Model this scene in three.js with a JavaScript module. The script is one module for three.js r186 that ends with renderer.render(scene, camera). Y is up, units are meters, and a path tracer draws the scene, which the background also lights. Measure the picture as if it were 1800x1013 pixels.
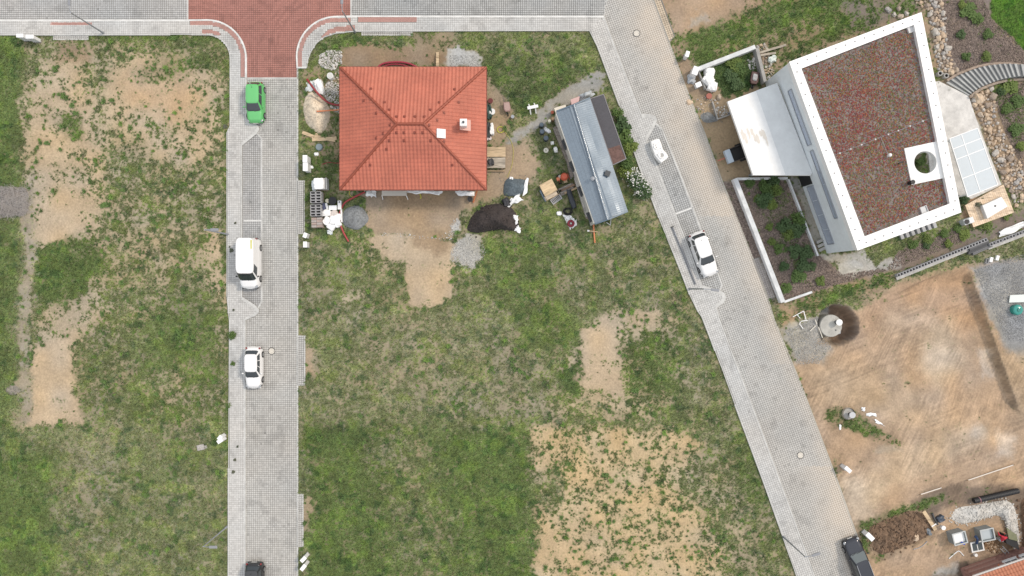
import * as THREE from 'three';
import { mergeGeometries } from 'three/addons/utils/BufferGeometryUtils.js';
import { RoundedBoxGeometry } from 'three/addons/geometries/RoundedBoxGeometry.js';
import { MarchingCubes } from 'three/addons/objects/MarchingCubes.js';

// ---------- camera, sky, sun, exposure ----------
const S = 18, CAM_H = 67;                       // photograph pixels per metre on the ground; height of the drone
const scene = new THREE.Scene();
const camera = new THREE.PerspectiveCamera(2 * Math.atan(506.5 / S / CAM_H) * 180 / Math.PI, 1800 / 1013, 0.5, 1500);
camera.position.set(0, CAM_H, 0); camera.up.set(0, 0, -1); camera.lookAt(0, 0, 0);
const renderer = new THREE.WebGLRenderer({ antialias: true });
renderer.toneMapping = THREE.LinearToneMapping;
renderer.toneMappingExposure = 1.52;
renderer.shadowMap.enabled = true;
{ // overcast sky, brighter towards the zenith
  const w = 128, h = 64, d = new Float32Array(w * h * 4);
  for (let j = 0; j < h; j++) {
    const el = ((j + 0.5) / h - 0.5) * Math.PI, s = Math.max(0, Math.sin(el));
    const L = 0.78 * (1 + 2 * s) / 3;
    for (let i = 0; i < w; i++) d.set([L * 0.965, L * 0.995, L * 1.05, 1], (j * w + i) * 4);
  }
  const t = new THREE.DataTexture(d, w, h, THREE.RGBAFormat, THREE.FloatType);
  t.mapping = THREE.EquirectangularReflectionMapping; t.magFilter = t.minFilter = THREE.LinearFilter; t.needsUpdate = true;
  scene.background = t; scene.environment = t;
}
const sun = new THREE.DirectionalLight(0xfff0de, 1.5);
sun.position.set(0.616 * 120, 0.711 * 120, -0.327 * 120); sun.target.position.set(0, 0, 0);
sun.castShadow = true; sun.shadow.radius = 20; sun.shadow.mapSize.set(4096, 4096);
Object.assign(sun.shadow.camera, { left: -75, right: 75, top: 60, bottom: -60, near: 1, far: 300 });
scene.add(sun, sun.target);

// ---------- helpers ----------
let seed = 12345;
const rnd = () => { seed |= 0; seed = seed + 0x6D2B79F5 | 0; let t = Math.imul(seed ^ seed >>> 15, 1 | seed); t = t + Math.imul(t ^ t >>> 7, 61 | t) ^ t; return ((t ^ t >>> 14) >>> 0) / 4294967296; };
const rr = (a, b) => a + (b - a) * rnd();
const lerp = (a, b, t) => a + (b - a) * t, clamp = (x, a = 0, b = 1) => x < a ? a : x > b ? b : x;
const sst = (a, b, x) => { const t = clamp((x - a) / (b - a)); return t * t * (3 - 2 * t); };
const NT = new Float32Array(65536); for (let i = 0; i < 65536; i++) NT[i] = rnd();
function vn(x, y) { const xi = Math.floor(x), yi = Math.floor(y); let fx = x - xi, fy = y - yi; fx = fx * fx * (3 - 2 * fx); fy = fy * fy * (3 - 2 * fy);
  const x0 = xi & 255, x1 = (xi + 1) & 255, y0 = (yi & 255) << 8, y1 = ((yi + 1) & 255) << 8;
  const a = NT[y0 + x0], b = NT[y0 + x1], c = NT[y1 + x0], d = NT[y1 + x1]; return a + (b - a) * fx + (c - a) * fy + (a - b - c + d) * fx * fy; }
const fbm = (x, y, o = 3) => { let s = 0, a = 0.5, n = 0; for (let i = 0; i < o; i++) { s += a * vn(x, y); n += a; a *= 0.5; x = x * 2.03 + 17.3; y = y * 2.03 + 9.1; } return s / n; };
const X = px => (px - 900) / S, Z = py => (py - 506.5) / S;
const W = (px, py, h = 0) => { const k = (CAM_H - h) / CAM_H; return new THREE.Vector3(X(px) * k, h, Z(py) * k); };   // the point at height h that the photograph shows at this pixel
const inPoly = (p, x, y) => { let c = false; for (let i = 0, j = p.length - 1; i < p.length; j = i++) { const a = p[i], b = p[j]; if ((a[1] > y) !== (b[1] > y) && x < (b[0] - a[0]) * (y - a[1]) / (b[1] - a[1]) + a[0]) c = !c; } return c; };
const sdPoly = (p, x, y) => { let d = 1e9; for (let i = 0, j = p.length - 1; i < p.length; j = i++) { const a = p[i], b = p[j], ex = b[0] - a[0], ey = b[1] - a[1], wx = x - a[0], wy = y - a[1], t = clamp((wx * ex + wy * ey) / (ex * ex + ey * ey)); const dx = wx - ex * t, dy = wy - ey * t; d = Math.min(d, dx * dx + dy * dy); } d = Math.sqrt(d); return inPoly(p, x, y) ? -d : d; };
const ell = (cx, cy, rx, ry, n = 14, rot = 0, wob = 0.12) => Array.from({ length: n }, (_, i) => { const a = i / n * 6.2832, k = 1 + (fbm(cx + i * 1.7, cy) - 0.5) * 2 * wob, x = Math.cos(a) * rx * k, y = Math.sin(a) * ry * k; return [cx + x * Math.cos(rot) - y * Math.sin(rot), cy + x * Math.sin(rot) + y * Math.cos(rot)]; });
const rect = (x0, y0, x1, y1) => [[x0, y0], [x1, y0], [x1, y1], [x0, y1]];
const mat = (r, g, b, rough = 0.85, o = {}) => { const m = new THREE.MeshStandardMaterial({ roughness: rough, side: THREE.DoubleSide, ...o }); m.color.setRGB(r, g, b); return m; };
const phys = (r, g, b, rough, o = {}) => { const m = new THREE.MeshPhysicalMaterial({ roughness: rough, side: THREE.DoubleSide, ...o }); m.color.setRGB(r, g, b); return m; };
// tileable grain texture: mean 1, used as a colour map that multiplies the base colour
function grain(size, metres, amp, octs, tint = [0, 0, 0], stretch = 1) {
  const d = new Uint8Array(size * size * 4);
  for (let j = 0; j < size; j++) for (let i = 0; i < size; i++) {
    let v = 0, n = 0; for (const [f, a] of octs) { v += a * (vnT(i / size * f * stretch, j / size * f, Math.round(f * stretch), f) - 0.5); n += a; }
    const c = vnT(i / size * 4, j / size * 4, 4, 4) - 0.5;
    for (let k = 0; k < 3; k++) d[(j * size + i) * 4 + k] = 255 * clamp(Math.pow(clamp(0.82 * (1 + 2 * amp * v / n + tint[k] * c)), 1 / 2.2));
    d[(j * size + i) * 4 + 3] = 255;
  }
  const t = new THREE.DataTexture(d, size, size, THREE.RGBAFormat); t.colorSpace = THREE.SRGBColorSpace; t.wrapS = t.wrapT = THREE.RepeatWrapping; t.magFilter = THREE.LinearFilter; t.minFilter = THREE.LinearMipmapLinearFilter; t.generateMipmaps = true; t.repeat.set(1 / metres, 1 / metres); t.needsUpdate = true; return t;
}
function vnT(x, y, px, py) { const xi = Math.floor(x), yi = Math.floor(y); let fx = x - xi, fy = y - yi; fx = fx * fx * (3 - 2 * fx); fy = fy * fy * (3 - 2 * fy);
  const X0 = (xi % px) & 255, X1 = ((xi + 1) % px) & 255, Y0 = ((yi % py) & 255) << 8, Y1 = (((yi + 1) % py) & 255) << 8;
  const a = NT[Y0 + X0], b = NT[Y0 + X1], c = NT[Y1 + X0], d = NT[Y1 + X1]; return a + (b - a) * fx + (c - a) * fy + (a - b - c + d) * fx * fy; }
const gConc = grain(256, 4, 0.28, [[6, 1], [20, 0.7], [90, 0.8]]), gFine = grain(256, 1.5, 0.3, [[10, 0.5], [50, 1], [120, 1]]), gWood = grain(256, 2, 0.45, [[6, 0.6], [40, 1]], [0, 0, 0], 0.12), gSoil = grain(256, 3, 0.6, [[8, 0.6], [30, 1], [90, 1]], [0.05, 0, -0.05]);

const used = {};
const numbered = n => { const k = used[n] = (used[n] ?? -1) + 1; return k ? `${n}_${String(k).padStart(3, '0')}` : n; };
function tag(o, label, category, group) { o.userData.label = label; o.userData.category = category; if (group) o.userData.group = group; return o; }
function thing(name, label, category, x = 0, y = 0, z = 0, turn = 0, group) { const o = new THREE.Group(); o.name = numbered(name); o.position.set(x, y, z); o.rotation.y = turn; scene.add(o); return tag(o, label, category, group); }
function struct(name) { const o = new THREE.Group(); o.name = numbered(name); o.userData.kind = 'structure'; scene.add(o); return o; }
// uv in metres from position and normal, so that grain keeps its real size
function metreUV(g) { const p = g.attributes.position, n = g.attributes.normal, uv = new Float32Array(p.count * 2); for (let i = 0; i < p.count; i++) { const ax = Math.abs(n.getX(i)), ay = Math.abs(n.getY(i)), az = Math.abs(n.getZ(i)); if (ay >= ax && ay >= az) { uv[2 * i] = p.getX(i); uv[2 * i + 1] = p.getZ(i); } else if (ax > az) { uv[2 * i] = p.getZ(i); uv[2 * i + 1] = p.getY(i); } else { uv[2 * i] = p.getX(i); uv[2 * i + 1] = p.getY(i); } } g.setAttribute('uv', new THREE.BufferAttribute(uv, 2)); return g; }
const ready = g => { g = g.index ? g.toNonIndexed() : g; for (const k of Object.keys(g.attributes)) if (!['position', 'normal', 'uv', 'color'].includes(k)) g.deleteAttribute(k); if (!g.attributes.normal) g.computeVertexNormals(); return metreUV(g); };
function part(name, geo, m, parent, kind) { if (Array.isArray(geo)) geo = geo.length > 1 ? mergeGeometries(geo.map(ready)) : ready(geo[0]); else geo = ready(geo); const o = new THREE.Mesh(geo, m); o.name = name; if (kind) o.userData.kind = kind; parent.add(o); return o; }
function solo(name, geo, m, label, category, x = 0, y = 0, z = 0, turn = 0, group) { const o = part(numbered(name), geo, m, scene); o.position.set(x, y, z); o.rotation.y = turn; return tag(o, label, category, group); }
const mv = (g, x, y, z, ry = 0, rx = 0, rz = 0) => { if (rx) g.rotateX(rx); if (rz) g.rotateZ(rz); if (ry) g.rotateY(ry); return g.translate(x, y, z); };
const box = (w, h, d, x = 0, y = 0, z = 0, ry = 0) => mv(new THREE.BoxGeometry(w, h, d), x, y, z, ry);
const rbox = (w, h, d, x = 0, y = 0, z = 0, ry = 0, r = 0.02) => mv(new RoundedBoxGeometry(w, h, d, 1, Math.min(r, w / 2.01, h / 2.01, d / 2.01)), x, y, z, ry);
const cyl = (r0, r1, h, x = 0, y = 0, z = 0, n = 16) => mv(new THREE.CylinderGeometry(r1, r0, h, n), x, y + h / 2, z);
const tube = (pts, r, seg = 24, rad = 7) => new THREE.TubeGeometry(new THREE.CatmullRomCurve3(pts), seg, r, rad);
const bar = (a, b, w, h = w) => { const L = a.distanceTo(b), g = new THREE.BoxGeometry(w, h, L), o = new THREE.Object3D(); o.position.copy(a).lerp(b, 0.5); o.lookAt(b); o.updateMatrix(); return g.applyMatrix4(o.matrix); };
const rod = (a, b, r, n = 8) => { const L = a.distanceTo(b), g = new THREE.CylinderGeometry(r, r, L, n), o = new THREE.Object3D(); g.rotateX(Math.PI / 2); o.position.copy(a).lerp(b, 0.5); o.lookAt(b); o.updateMatrix(); return g.applyMatrix4(o.matrix); };
const wpoly = (pts, h) => pts.map(([a, b]) => { const v = W(a, b, h); return [v.x, v.z]; });
// upright prism over a world polygon [[x, z]...] with holes
function prism(poly, y0, y1, holes = [], bevel = 0) {
  const sh = new THREE.Shape(poly.map(([x, z]) => new THREE.Vector2(x, -z))); for (const h of holes) sh.holes.push(new THREE.Path(h.map(([x, z]) => new THREE.Vector2(x, -z))));
  const g = new THREE.ExtrudeGeometry(sh, { depth: Math.max(0.001, y1 - y0 - 2 * bevel), bevelEnabled: bevel > 0, bevelSize: bevel, bevelThickness: bevel, bevelOffset: -bevel, bevelSegments: 1 });
  return g.rotateX(-Math.PI / 2).translate(0, y0 + bevel, 0);
}
const flat = (poly, y, holes = []) => { const sh = new THREE.Shape(poly.map(([x, z]) => new THREE.Vector2(x, -z))); for (const h of holes) sh.holes.push(new THREE.Path(h.map(([x, z]) => new THREE.Vector2(x, -z)))); return new THREE.ShapeGeometry(sh).rotateX(-Math.PI / 2).translate(0, y, 0); };
// a long solid strip (kerb, wall) along a world polyline [[x, z]...]
function strip(pts, w, y0, y1, closed = false) {
  const n = pts.length, L = [], R = [];
  for (let i = 0; i < n; i++) { const a = pts[closed ? (i + n - 1) % n : Math.max(0, i - 1)], b = pts[i], c = pts[closed ? (i + 1) % n : Math.min(n - 1, i + 1)];
    let d1 = [b[0] - a[0], b[1] - a[1]], d2 = [c[0] - b[0], c[1] - b[1]]; const l1 = Math.hypot(...d1), l2 = Math.hypot(...d2); if (l1 < 1e-9) d1 = d2; if (l2 < 1e-9) d2 = d1; const m1 = Math.hypot(...d1), m2 = Math.hypot(...d2); d1 = [d1[0] / m1, d1[1] / m1]; d2 = [d2[0] / m2, d2[1] / m2];
    let nx = -(d1[1] + d2[1]), nz = d1[0] + d2[0]; const l = Math.hypot(nx, nz) || 1; nx /= l; nz /= l; const k = Math.min(2, 1 / Math.max(0.3, nx * -d1[1] + nz * d1[0])) * w / 2; L.push([b[0] + nx * k, b[1] + nz * k]); R.push([b[0] - nx * k, b[1] - nz * k]); }
  const P = []; const q = (a, b, c, d) => P.push(...a, ...b, ...c, ...a, ...c, ...d), v = (p, y) => [p[0], y, p[1]], m = closed ? n : n - 1;
  for (let i = 0; i < m; i++) { const j = (i + 1) % n; q(v(L[i], y1), v(L[j], y1), v(R[j], y1), v(R[i], y1)); q(v(L[i], y0), v(L[j], y0), v(L[j], y1), v(L[i], y1)); q(v(R[j], y0), v(R[i], y0), v(R[i], y1), v(R[j], y1)); }
  if (!closed) { q(v(R[0], y0), v(L[0], y0), v(L[0], y1), v(R[0], y1)); const e = n - 1; q(v(L[e], y0), v(R[e], y0), v(R[e], y1), v(L[e], y1)); }
  const g = new THREE.BufferGeometry(); g.setAttribute('position', new THREE.Float32BufferAttribute(P, 3)); g.computeVertexNormals(); return g;
}
function irregular(r, n = 0, sx = 1, sy = 0.7, sz = 1) { const g = new THREE.IcosahedronGeometry(r, n), p = g.attributes.position, m = {}; for (let i = 0; i < p.count; i++) { const k = [p.getX(i), p.getY(i), p.getZ(i)].map(v => v.toFixed(3)).join(); m[k] ??= rr(0.72, 1.2); p.setXYZ(i, p.getX(i) * m[k] * sx, p.getY(i) * m[k] * sy, p.getZ(i) * m[k] * sz); } g.computeVertexNormals(); return g; }
// heap of loose matter over a pixel outline: h metres high, slumped sides, lumpy skin
function heap(px, h, o = {}) {
  const { rings = 14, seg = 48, pow = 1, amp = 0.06, freq = 2.2, top = null, y = 0 } = o, c = top || [px.reduce((s, p) => s + p[0], 0) / px.length, px.reduce((s, p) => s + p[1], 0) / px.length];
  const out = []; const n = px.length; for (let i = 0; i < seg; i++) { const t = i / seg * n, a = px[Math.floor(t) % n], b = px[(Math.floor(t) + 1) % n], f = t % 1; const z0 = px[(Math.floor(t) + n - 1) % n], z1 = px[(Math.floor(t) + 2) % n]; const cr = (p, q, r, s, u) => 0.5 * (2 * q + (r - p) * u + (2 * p - 5 * q + 4 * r - s) * u * u + (3 * q - p - 3 * r + s) * u * u * u); out.push([cr(z0[0], a[0], b[0], z1[0], f), cr(z0[1], a[1], b[1], z1[1], f)]); }
  const P = [], I = []; for (let j = 0; j <= rings; j++) for (let i = 0; i < seg; i++) { const t = j / rings, x = X(lerp(c[0], out[i][0], t)), z = Z(lerp(c[1], out[i][1], t)); const e = Math.min(1, (1 - t) * 4); P.push(x, y + h * Math.pow(Math.cos(t * Math.PI / 2), pow) + e * amp * (fbm(x * freq + 50, z * freq + 50, 3) - 0.5) * 2 - (j === rings ? 0.06 : 0), z); }
  for (let j = 0; j < rings; j++) for (let i = 0; i < seg; i++) { const a = j * seg + i, b = j * seg + (i + 1) % seg, d = a + seg, e = b + seg; I.push(a, b, d, b, e, d); }
  const g = new THREE.BufferGeometry(); g.setAttribute('position', new THREE.Float32BufferAttribute(P, 3)); g.setIndex(I); g.computeVertexNormals(); return g;
}
// ---------- street outlines, in photograph pixels ----------
const arc = (cx, cy, r, a0, a1, n = 14) => Array.from({ length: n + 1 }, (_, i) => { const a = (a0 + (a1 - a0) * i / n) * Math.PI / 180; return [cx + r * Math.cos(a), cy + r * Math.sin(a)]; });
const westOuter = [[405, 138], [405, 222], [399.5, 234], [399.5, 520], [404, 565], [403, 750], [401, 1100]];
const westKerb = [[433, 137], [434, 214], [446, 218], [453, 222.5], [455, 228], [451, 234], [424.5, 256], [425, 523], [447, 537], [453, 543], [454, 548], [450, 553], [437, 558], [431, 562], [431, 1100]];
const westBayLine = [[451, 234], [459.5, 243], [460, 530], [453, 543]];
const westEast = [[523, 119], [523, 1100]];
const arcL = arc(365, 104, 68, 0, -90), arcR = arc(592, 100, 70, 180, 270);
const topLeftOuter = [[-200, 62], [93, 62.5], [155, 62.5], [330, 61], ...arc(364, 103, 41, -90, 0), [405, 138]];
const topRightInner = [[539.5, 119.5], [541, 107], [546, 93], [556, 77], [570, 66], [590, 59.5], [620, 56], [1036, 54]];
const eastOuter = [[1036, 54], [1053, 89], [1071.6, 140], [1087, 181], [1101.6, 214], [1104.7, 241], [1125, 299], [1154, 372.6], [1213, 520], [1225, 545], [1233, 557], [1268, 645], [1305, 748], [1330, 815], [1400, 1013], [1435, 1110]];
const eastKerb = [[1061, 30], [1072, 62], [1105, 148], [1127, 203], [1141, 203], [1150, 206], [1152.5, 212], [1147, 224], [1135.6, 246], [1172, 340], [1215, 449], [1233, 503], [1259, 510.6], [1270, 516], [1273, 522.6], [1269.6, 531], [1257.6, 539], [1263, 560], [1335, 750], [1431, 1013], [1467, 1110]];
const eastBayLine = [[1147, 224], [1153, 217], [1164, 228], [1199, 315.5], [1230, 399], [1261, 479], [1269, 501], [1265, 512]];
const eastEdge = [[1075, -200], [1149, 0], [1176, 74], [1204, 150], [1217, 183], [1239, 235], [1269, 318], [1294, 380], [1324, 456], [1351, 527], [1360, 560], [1401, 659], [1409.5, 680], [1470, 840], [1501, 927], [1530, 1005], [1567, 1110]];
const poly = {
  westWalk: [...westOuter, ...westKerb.slice().reverse()],
  westBay: [[424.5, 256], [451, 234], [459.5, 243], [460, 530], [453, 543], [447, 537], [425, 523]],
  westRoad: [...westKerb, [523, 1100], [523, 137]],
  topRoadL: rect(-200, -200, 330, 36.5), topRed: [[330, -200], [617, -200], [617, 29.5], ...arcR.slice().reverse(), [523, 137], [433, 137], ...arcL, [330, 36.5]], topRoadR: [[617, -200], [1075, -200], [1085, -170], [1100, -130], [1061, 30], [617, 29.5]],
  topWalkL: [[-200, 36.5], [330, 36.5], ...arcL.slice().reverse(), [433, 137], ...topLeftOuter.slice().reverse()],
  topWalkR: [[617, 29.5], ...arcR.slice().reverse(), [523, 119.5], ...topRightInner, [1061, 30]],
  eastWalk: [...eastOuter, ...eastKerb.slice().reverse()],
  eastBay: [[1135.6, 246], ...eastBayLine, [1259, 510.6], [1233, 503], [1215, 449], [1172, 340]],
  eastRoad: [...eastKerb, ...eastEdge.slice().reverse(), [1085, -170]],
};
const aprons = [rect(523, 318, 535, 411), rect(523, 591, 535.5, 677.5), rect(522.5, 869, 533, 961), rect(94, 62, 155, 70), rect(636, 55, 725, 62), [[1149, 0], [1163, 0], [1186, 64], [1176, 74]], [[1324, 456], [1335, 453], [1362, 523], [1351, 527]]];
const hard = [...Object.values(poly), ...aprons];
const bboxOf = p => [Math.min(...p.map(q => q[0])), Math.min(...p.map(q => q[1])), Math.max(...p.map(q => q[0])), Math.max(...p.map(q => q[1]))];
const hardB = hard.map(bboxOf);
const onHard = (x, y) => { for (let i = 0; i < hard.length; i++) { const b = hardB[i]; if (x > b[0] && x < b[2] && y > b[1] && y < b[3] && inPoly(hard[i], x, y)) return true; } return false; };
const edgeX = y => { for (let i = 1; i < eastEdge.length; i++) if (y <= eastEdge[i][1]) { const a = eastEdge[i - 1], b = eastEdge[i]; return lerp(a[0], b[0], (y - a[1]) / (b[1] - a[1])); } return 1567; };
// sand carried onto the east street by site traffic
const dustAt = (x, y) => { if (x < 1040) return 0; const d = edgeX(y) - x; if (d < -40) return 0; const near = y < 110 ? sst(100, 5, d) : y < 380 ? sst(95, 10, d) * 0.95 : y < 640 ? sst(60, -5, d) * 0.75 : y < 820 ? sst(40, -5, d) * 0.55 : sst(90, 0, d) * 1.05; return clamp(near * (0.45 + 1.1 * fbm(x / 38, y / 38, 3)) - 0.12); };

// ---------- ground: what it is made of where ----------
const GX0 = -190, GX1 = 1990, GY0 = -190, GY1 = 1203, FW = 727, FH = 465;
const F = new Float32Array(FW * FH * 9);        // soil rgb, plant cover, plant rgb, share of dry straw, plant height
const K = {
  meadow: [.27, .23, .15, .77, .146, .17, .07, .37, .7], lush: [.15, .14, .07, .95, .11, .165, .045, .14, .85], tall: [.2, .19, .11, .95, .17, .205, .085, .3, 1.0], dry: [.29, .255, .18, .77, .16, .176, .086, .45, .7],
  sand: [.435, .345, .24, .09, .09, .12, .04, .2, .6], sandClump: [.425, .34, .235, .36, .09, .12, .04, .22, .6], sandMix: [.4, .33, .225, .58, .115, .135, .055, .35, .7], orange: [.45, .325, .205, .14, .085, .12, .04, .2, .6], gold: [.47, .36, .215, .4, .09, .118, .038, .24, .7],
  dirt: [.27, .2, .135, .06, .09, .11, .04, .3, .6], tan: [.35, .265, .18, .04, .1, .12, .05, .3, .6], clay: [.375, .272, .185, .03, .1, .12, .05, .3, .5], clayRed: [.39, .255, .16, .01, .08, .1, .04, .3, .5], pale: [.46, .375, .28, .0, .08, .1, .04, .3, .5], chalk: [.53, .49, .44, 0, .08, .1, .04, .3, .5],
  gravel: [.31, .305, .285, .05, .1, .12, .05, .3, .5], gravelPale: [.42, .415, .39, 0, .08, .1, .04, .3, .5], gravelDark: [.26, .26, .255, 0, .08, .1, .04, .3, .5], mulch: [.195, .155, .13, .12, .08, .12, .03, .2, .8], mulchGrass: [.19, .155, .125, .55, .105, .155, .042, .2, .9], dead: [.3, .265, .21, .3, .2, .19, .12, .8, .6], darkBrownEarth: [.2, .135, .09, 0, .08, .1, .04, .3, .5], darkSoilAndShade: [.13, .095, .07, .14, .08, .11, .035, .2, .8],  // darkest soil doubles as painted shade; dark brown earth covers the pit's right
  lawn: [.08, .11, .025, 1.02, .078, .16, .02, .02, .5], dirtGrass: [.3, .22, .145, .5, .105, .135, .043, .35, .8], joint: [.2, .197, .185, 0, .08, .1, .04, .3, .5], concrete: [.43, .415, .38, 0, .08, .1, .04, .3, .5], brownYard: [.31, .235, .15, .01, .08, .1, .04, .3, .5], lushDark: [.12, .11, .06, .95, .08, .127, .04, .12, 1.1],
};
for (let i = 0; i < FW * FH; i++) F.set(K.meadow, i * 9);
const cellW = (GX1 - GX0) / (FW - 1), cellH = (GY1 - GY0) / (FH - 1);
function lay(kind, p, feather = 5, strength = 1) {
  const k = K[kind], b = bboxOf(p), f = feather;
  const i0 = Math.max(0, Math.floor((b[0] - f - GX0) / cellW)), i1 = Math.min(FW - 1, Math.ceil((b[2] + f - GX0) / cellW)), j0 = Math.max(0, Math.floor((b[1] - f - GY0) / cellH)), j1 = Math.min(FH - 1, Math.ceil((b[3] + f - GY0) / cellH));
  for (let j = j0; j <= j1; j++) for (let i = i0; i <= i1; i++) { const s = sdPoly(p, GX0 + i * cellW, GY0 + j * cellH), w = strength * sst(f, -f, s); if (w <= 0) continue; const o = (j * FW + i) * 9; for (let c = 0; c < 9; c++) F[o + c] += (k[c] - F[o + c]) * w; }
}
const pitPoly0 = [[1438, 566], [1446, 546], [1468, 536], [1490, 542], [1506, 562], [1508, 584], [1494, 600], [1470, 608], [1446, 600]];
// west field
lay('meadow', rect(-190, 60, 402, 1203), 2); lay('sandMix', [[40, 90], [180, 75], [390, 110], [395, 300], [380, 420], [330, 560], [200, 600], [140, 500], [45, 470]], 30, .8);
lay('meadow', [[190, 260], [390, 270], [390, 560], [330, 600], [180, 600], [150, 480], [180, 330]], 25, .35);
lay('sandClump', [[55, 130], [130, 105], [175, 200], [185, 330], [170, 435], [58, 435], [48, 260]], 22); lay('sand', [[70, 340], [150, 330], [160, 400], [90, 425], [60, 400]], 16, .7);
lay('sandClump', [[180, 130], [260, 105], [350, 110], [392, 150], [385, 260], [330, 290], [270, 270], [200, 215]], 18); lay('orange', [[230, 115], [300, 108], [340, 140], [350, 180], [300, 215], [235, 185], [205, 150]], 22, .85);
lay('lush', [[62, 440], [120, 425], [170, 430], [178, 480], [140, 520], [80, 545], [60, 520]], 14, .75); lay('sandClump', [[120, 540], [170, 500], [175, 550], [130, 600], [62, 600], [58, 555]], 14, .8);
lay('sand', [[52, 610], [130, 585], [134, 735], [48, 748], [50, 680]], 10); lay('lush', [[235, 140], [250, 120], [280, 100], [395, 95], [398, 110], [330, 130]], 14, .5); lay('lush', [[100, 210], [130, 200], [140, 250], [115, 255]], 10, .7);
lay('sandMix', [[355, 290], [396, 290], [396, 740], [375, 740], [380, 560], [352, 470]], 12, .9); lay('sandClump', [[360, 400], [392, 395], [395, 540], [365, 520]], 12, .75);
lay('lush', [[270, 540], [330, 520], [390, 560], [385, 740], [300, 740], [240, 720], [235, 660]], 30, .5); lay('sandMix', [[240, 660], [330, 640], [390, 700], [380, 738], [250, 720]], 20, .6);
lay('tall', rect(-190, 752, 400, 1203), 9); lay('dry', [[40, 750], [400, 745], [400, 775], [40, 790]], 10, .6); lay('dry', [[110, 775], [300, 765], [398, 790], [398, 1203], [100, 1203]], 26, .6); lay('dead', [[110, 770], [210, 765], [190, 880], [110, 900]], 30, .3); lay('lush', [[-190, 830], [92, 790], [98, 1203], [-190, 1203]], 16, .65);
lay('tall', [[-190, 58], [38, 58], [34, 200], [40, 520], [20, 700], [-190, 1203]], 8); lay('lush', [[-190, 50], [40, 60], [30, 330], [-190, 340]], 14, .6); lay('lush', [[-190, 400], [36, 390], [38, 560], [10, 720], [-190, 760]], 18, .5);
lay('dead', [[36, 400], [58, 300], [60, 480], [46, 620], [52, 740], [30, 745], [28, 600]], 9, .85); lay('lush', rect(395, 200, 401, 560), 3, .5); lay('lush', rect(170, 64, 400, 74), 5, .6); lay('dirtGrass', [[95, 70], [160, 72], [150, 110], [100, 105]], 12);
// plot with the red house
lay('meadow', [[525, 56], [1040, 55], [1400, 1013], [1440, 1203], [524, 1203], [524, 130]], 2); lay('dirt', [[598, 85], [640, 78], [740, 95], [800, 96], [800, 122], [596, 122]], 9); lay('lush', [[560, 66], [650, 62], [650, 84], [600, 92], [560, 100]], 9, .6); lay('dirt', [[735, 60], [800, 60], [800, 100], [735, 100]], 12, .6);
lay('gravelPale', [[788, 85], [844, 88], [846, 122], [786, 122]], 4); lay('dirtGrass', [[524, 120], [600, 120], [600, 340], [524, 330]], 12, .6); lay('lushDark', [[524, 270], [600, 262], [600, 300], [560, 330], [524, 320]], 12, .6); lay('lushDark', [[850, 100], [960, 100], [1040, 120], [1010, 160], [940, 215], [860, 160]], 22, .5);
lay('tan', [[853, 120], [866, 140], [895, 210], [880, 250], [853, 260]], 7, .8); lay('tan', [[880, 255], [920, 247], [950, 265], [945, 300], [900, 330], [850, 345], [853, 300], [880, 300]], 10); lay('gravel', [[1010, 150], [1062, 125], [1060, 160], [1010, 180], [975, 195], [945, 230], [890, 252], [885, 245], [935, 215], [965, 180]], 5, .85);
lay('tan', [[600, 335], [852, 335], [850, 350], [815, 380], [790, 415], [740, 420], [660, 412], [640, 390], [640, 350]], 7); lay('dirt', [[655, 336], [850, 336], [845, 356], [700, 362], [640, 352]], 8, .6); lay('sandMix', [[600, 400], [650, 415], [700, 480], [640, 470]], 14, .5);
lay('sand', [[650, 415], [720, 418], [795, 425], [790, 500], [785, 530], [758, 542], [728, 530], [716, 505], [712, 470], [660, 450]], 4.5); lay('dirt', [[715, 413], [780, 418], [785, 445], [720, 440]], 8, .8); lay('sandMix', [[585, 505], [640, 505], [645, 528], [590, 530]], 6); lay('gravelPale', ell(822, 444, 31, 30, 16, 0, .08), 3); lay('gravelPale', ell(795, 405, 9, 10), 3); lay('tan', [[850, 300], [890, 300], [880, 350], [850, 355]], 8);
lay('dry', [[525, 545], [700, 540], [960, 560], [960, 750], [525, 748]], 25, .5); lay('dead', [[640, 600], [800, 560], [930, 640], [900, 730], [700, 740]], 60, .14); lay('lush', [[524, 758], [930, 752], [950, 1203], [524, 1203]], 20, .7); lay('meadow', [[640, 770], [760, 760], [800, 1013], [720, 1013]], 45, .7); lay('dry', [[650, 790], [720, 770], [760, 850], [680, 850]], 30, .4); lay('lushDark', rect(524, 755, 650, 785), 14, .5); lay('dry', [[530, 420], [650, 470], [640, 600], [530, 600]], 40, .35);
lay('lush', [[830, 420], [960, 400], [1020, 440], [1000, 520], [880, 520]], 35, .4); lay('dry', [[960, 420], [1160, 400], [1220, 560], [1120, 560], [1000, 540]], 30, .4); lay('dry', [[1180, 560], [1240, 570], [1330, 830], [1260, 780], [1190, 700]], 22, .5); lay('lushDark', [[980, 640], [1020, 600], [1045, 620], [1035, 690], [1000, 710]], 12, .85); lay('lush', [[900, 520], [1000, 545], [1010, 600], [930, 620]], 25, .5);
lay('sand', [[1016, 585], [1066, 556], [1158, 542], [1146, 568], [1120, 620], [1116, 690], [1084, 710], [1016, 698]], 11, 1); lay('sandClump', [[1090, 560], [1160, 552], [1190, 580], [1180, 640], [1120, 690], [1100, 690]], 18, .7); lay('sandMix', [[1090, 560], [1190, 560], [1195, 690], [1140, 740], [980, 740], [930, 720], [1030, 690], [1100, 690]], 22, .75); lay('lush', [[1105, 590], [1190, 580], [1195, 700], [1120, 700]], 18, .5); lay('sandMix', [[985, 625], [1015, 610], [1012, 640], [985, 645]], 6);
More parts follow.
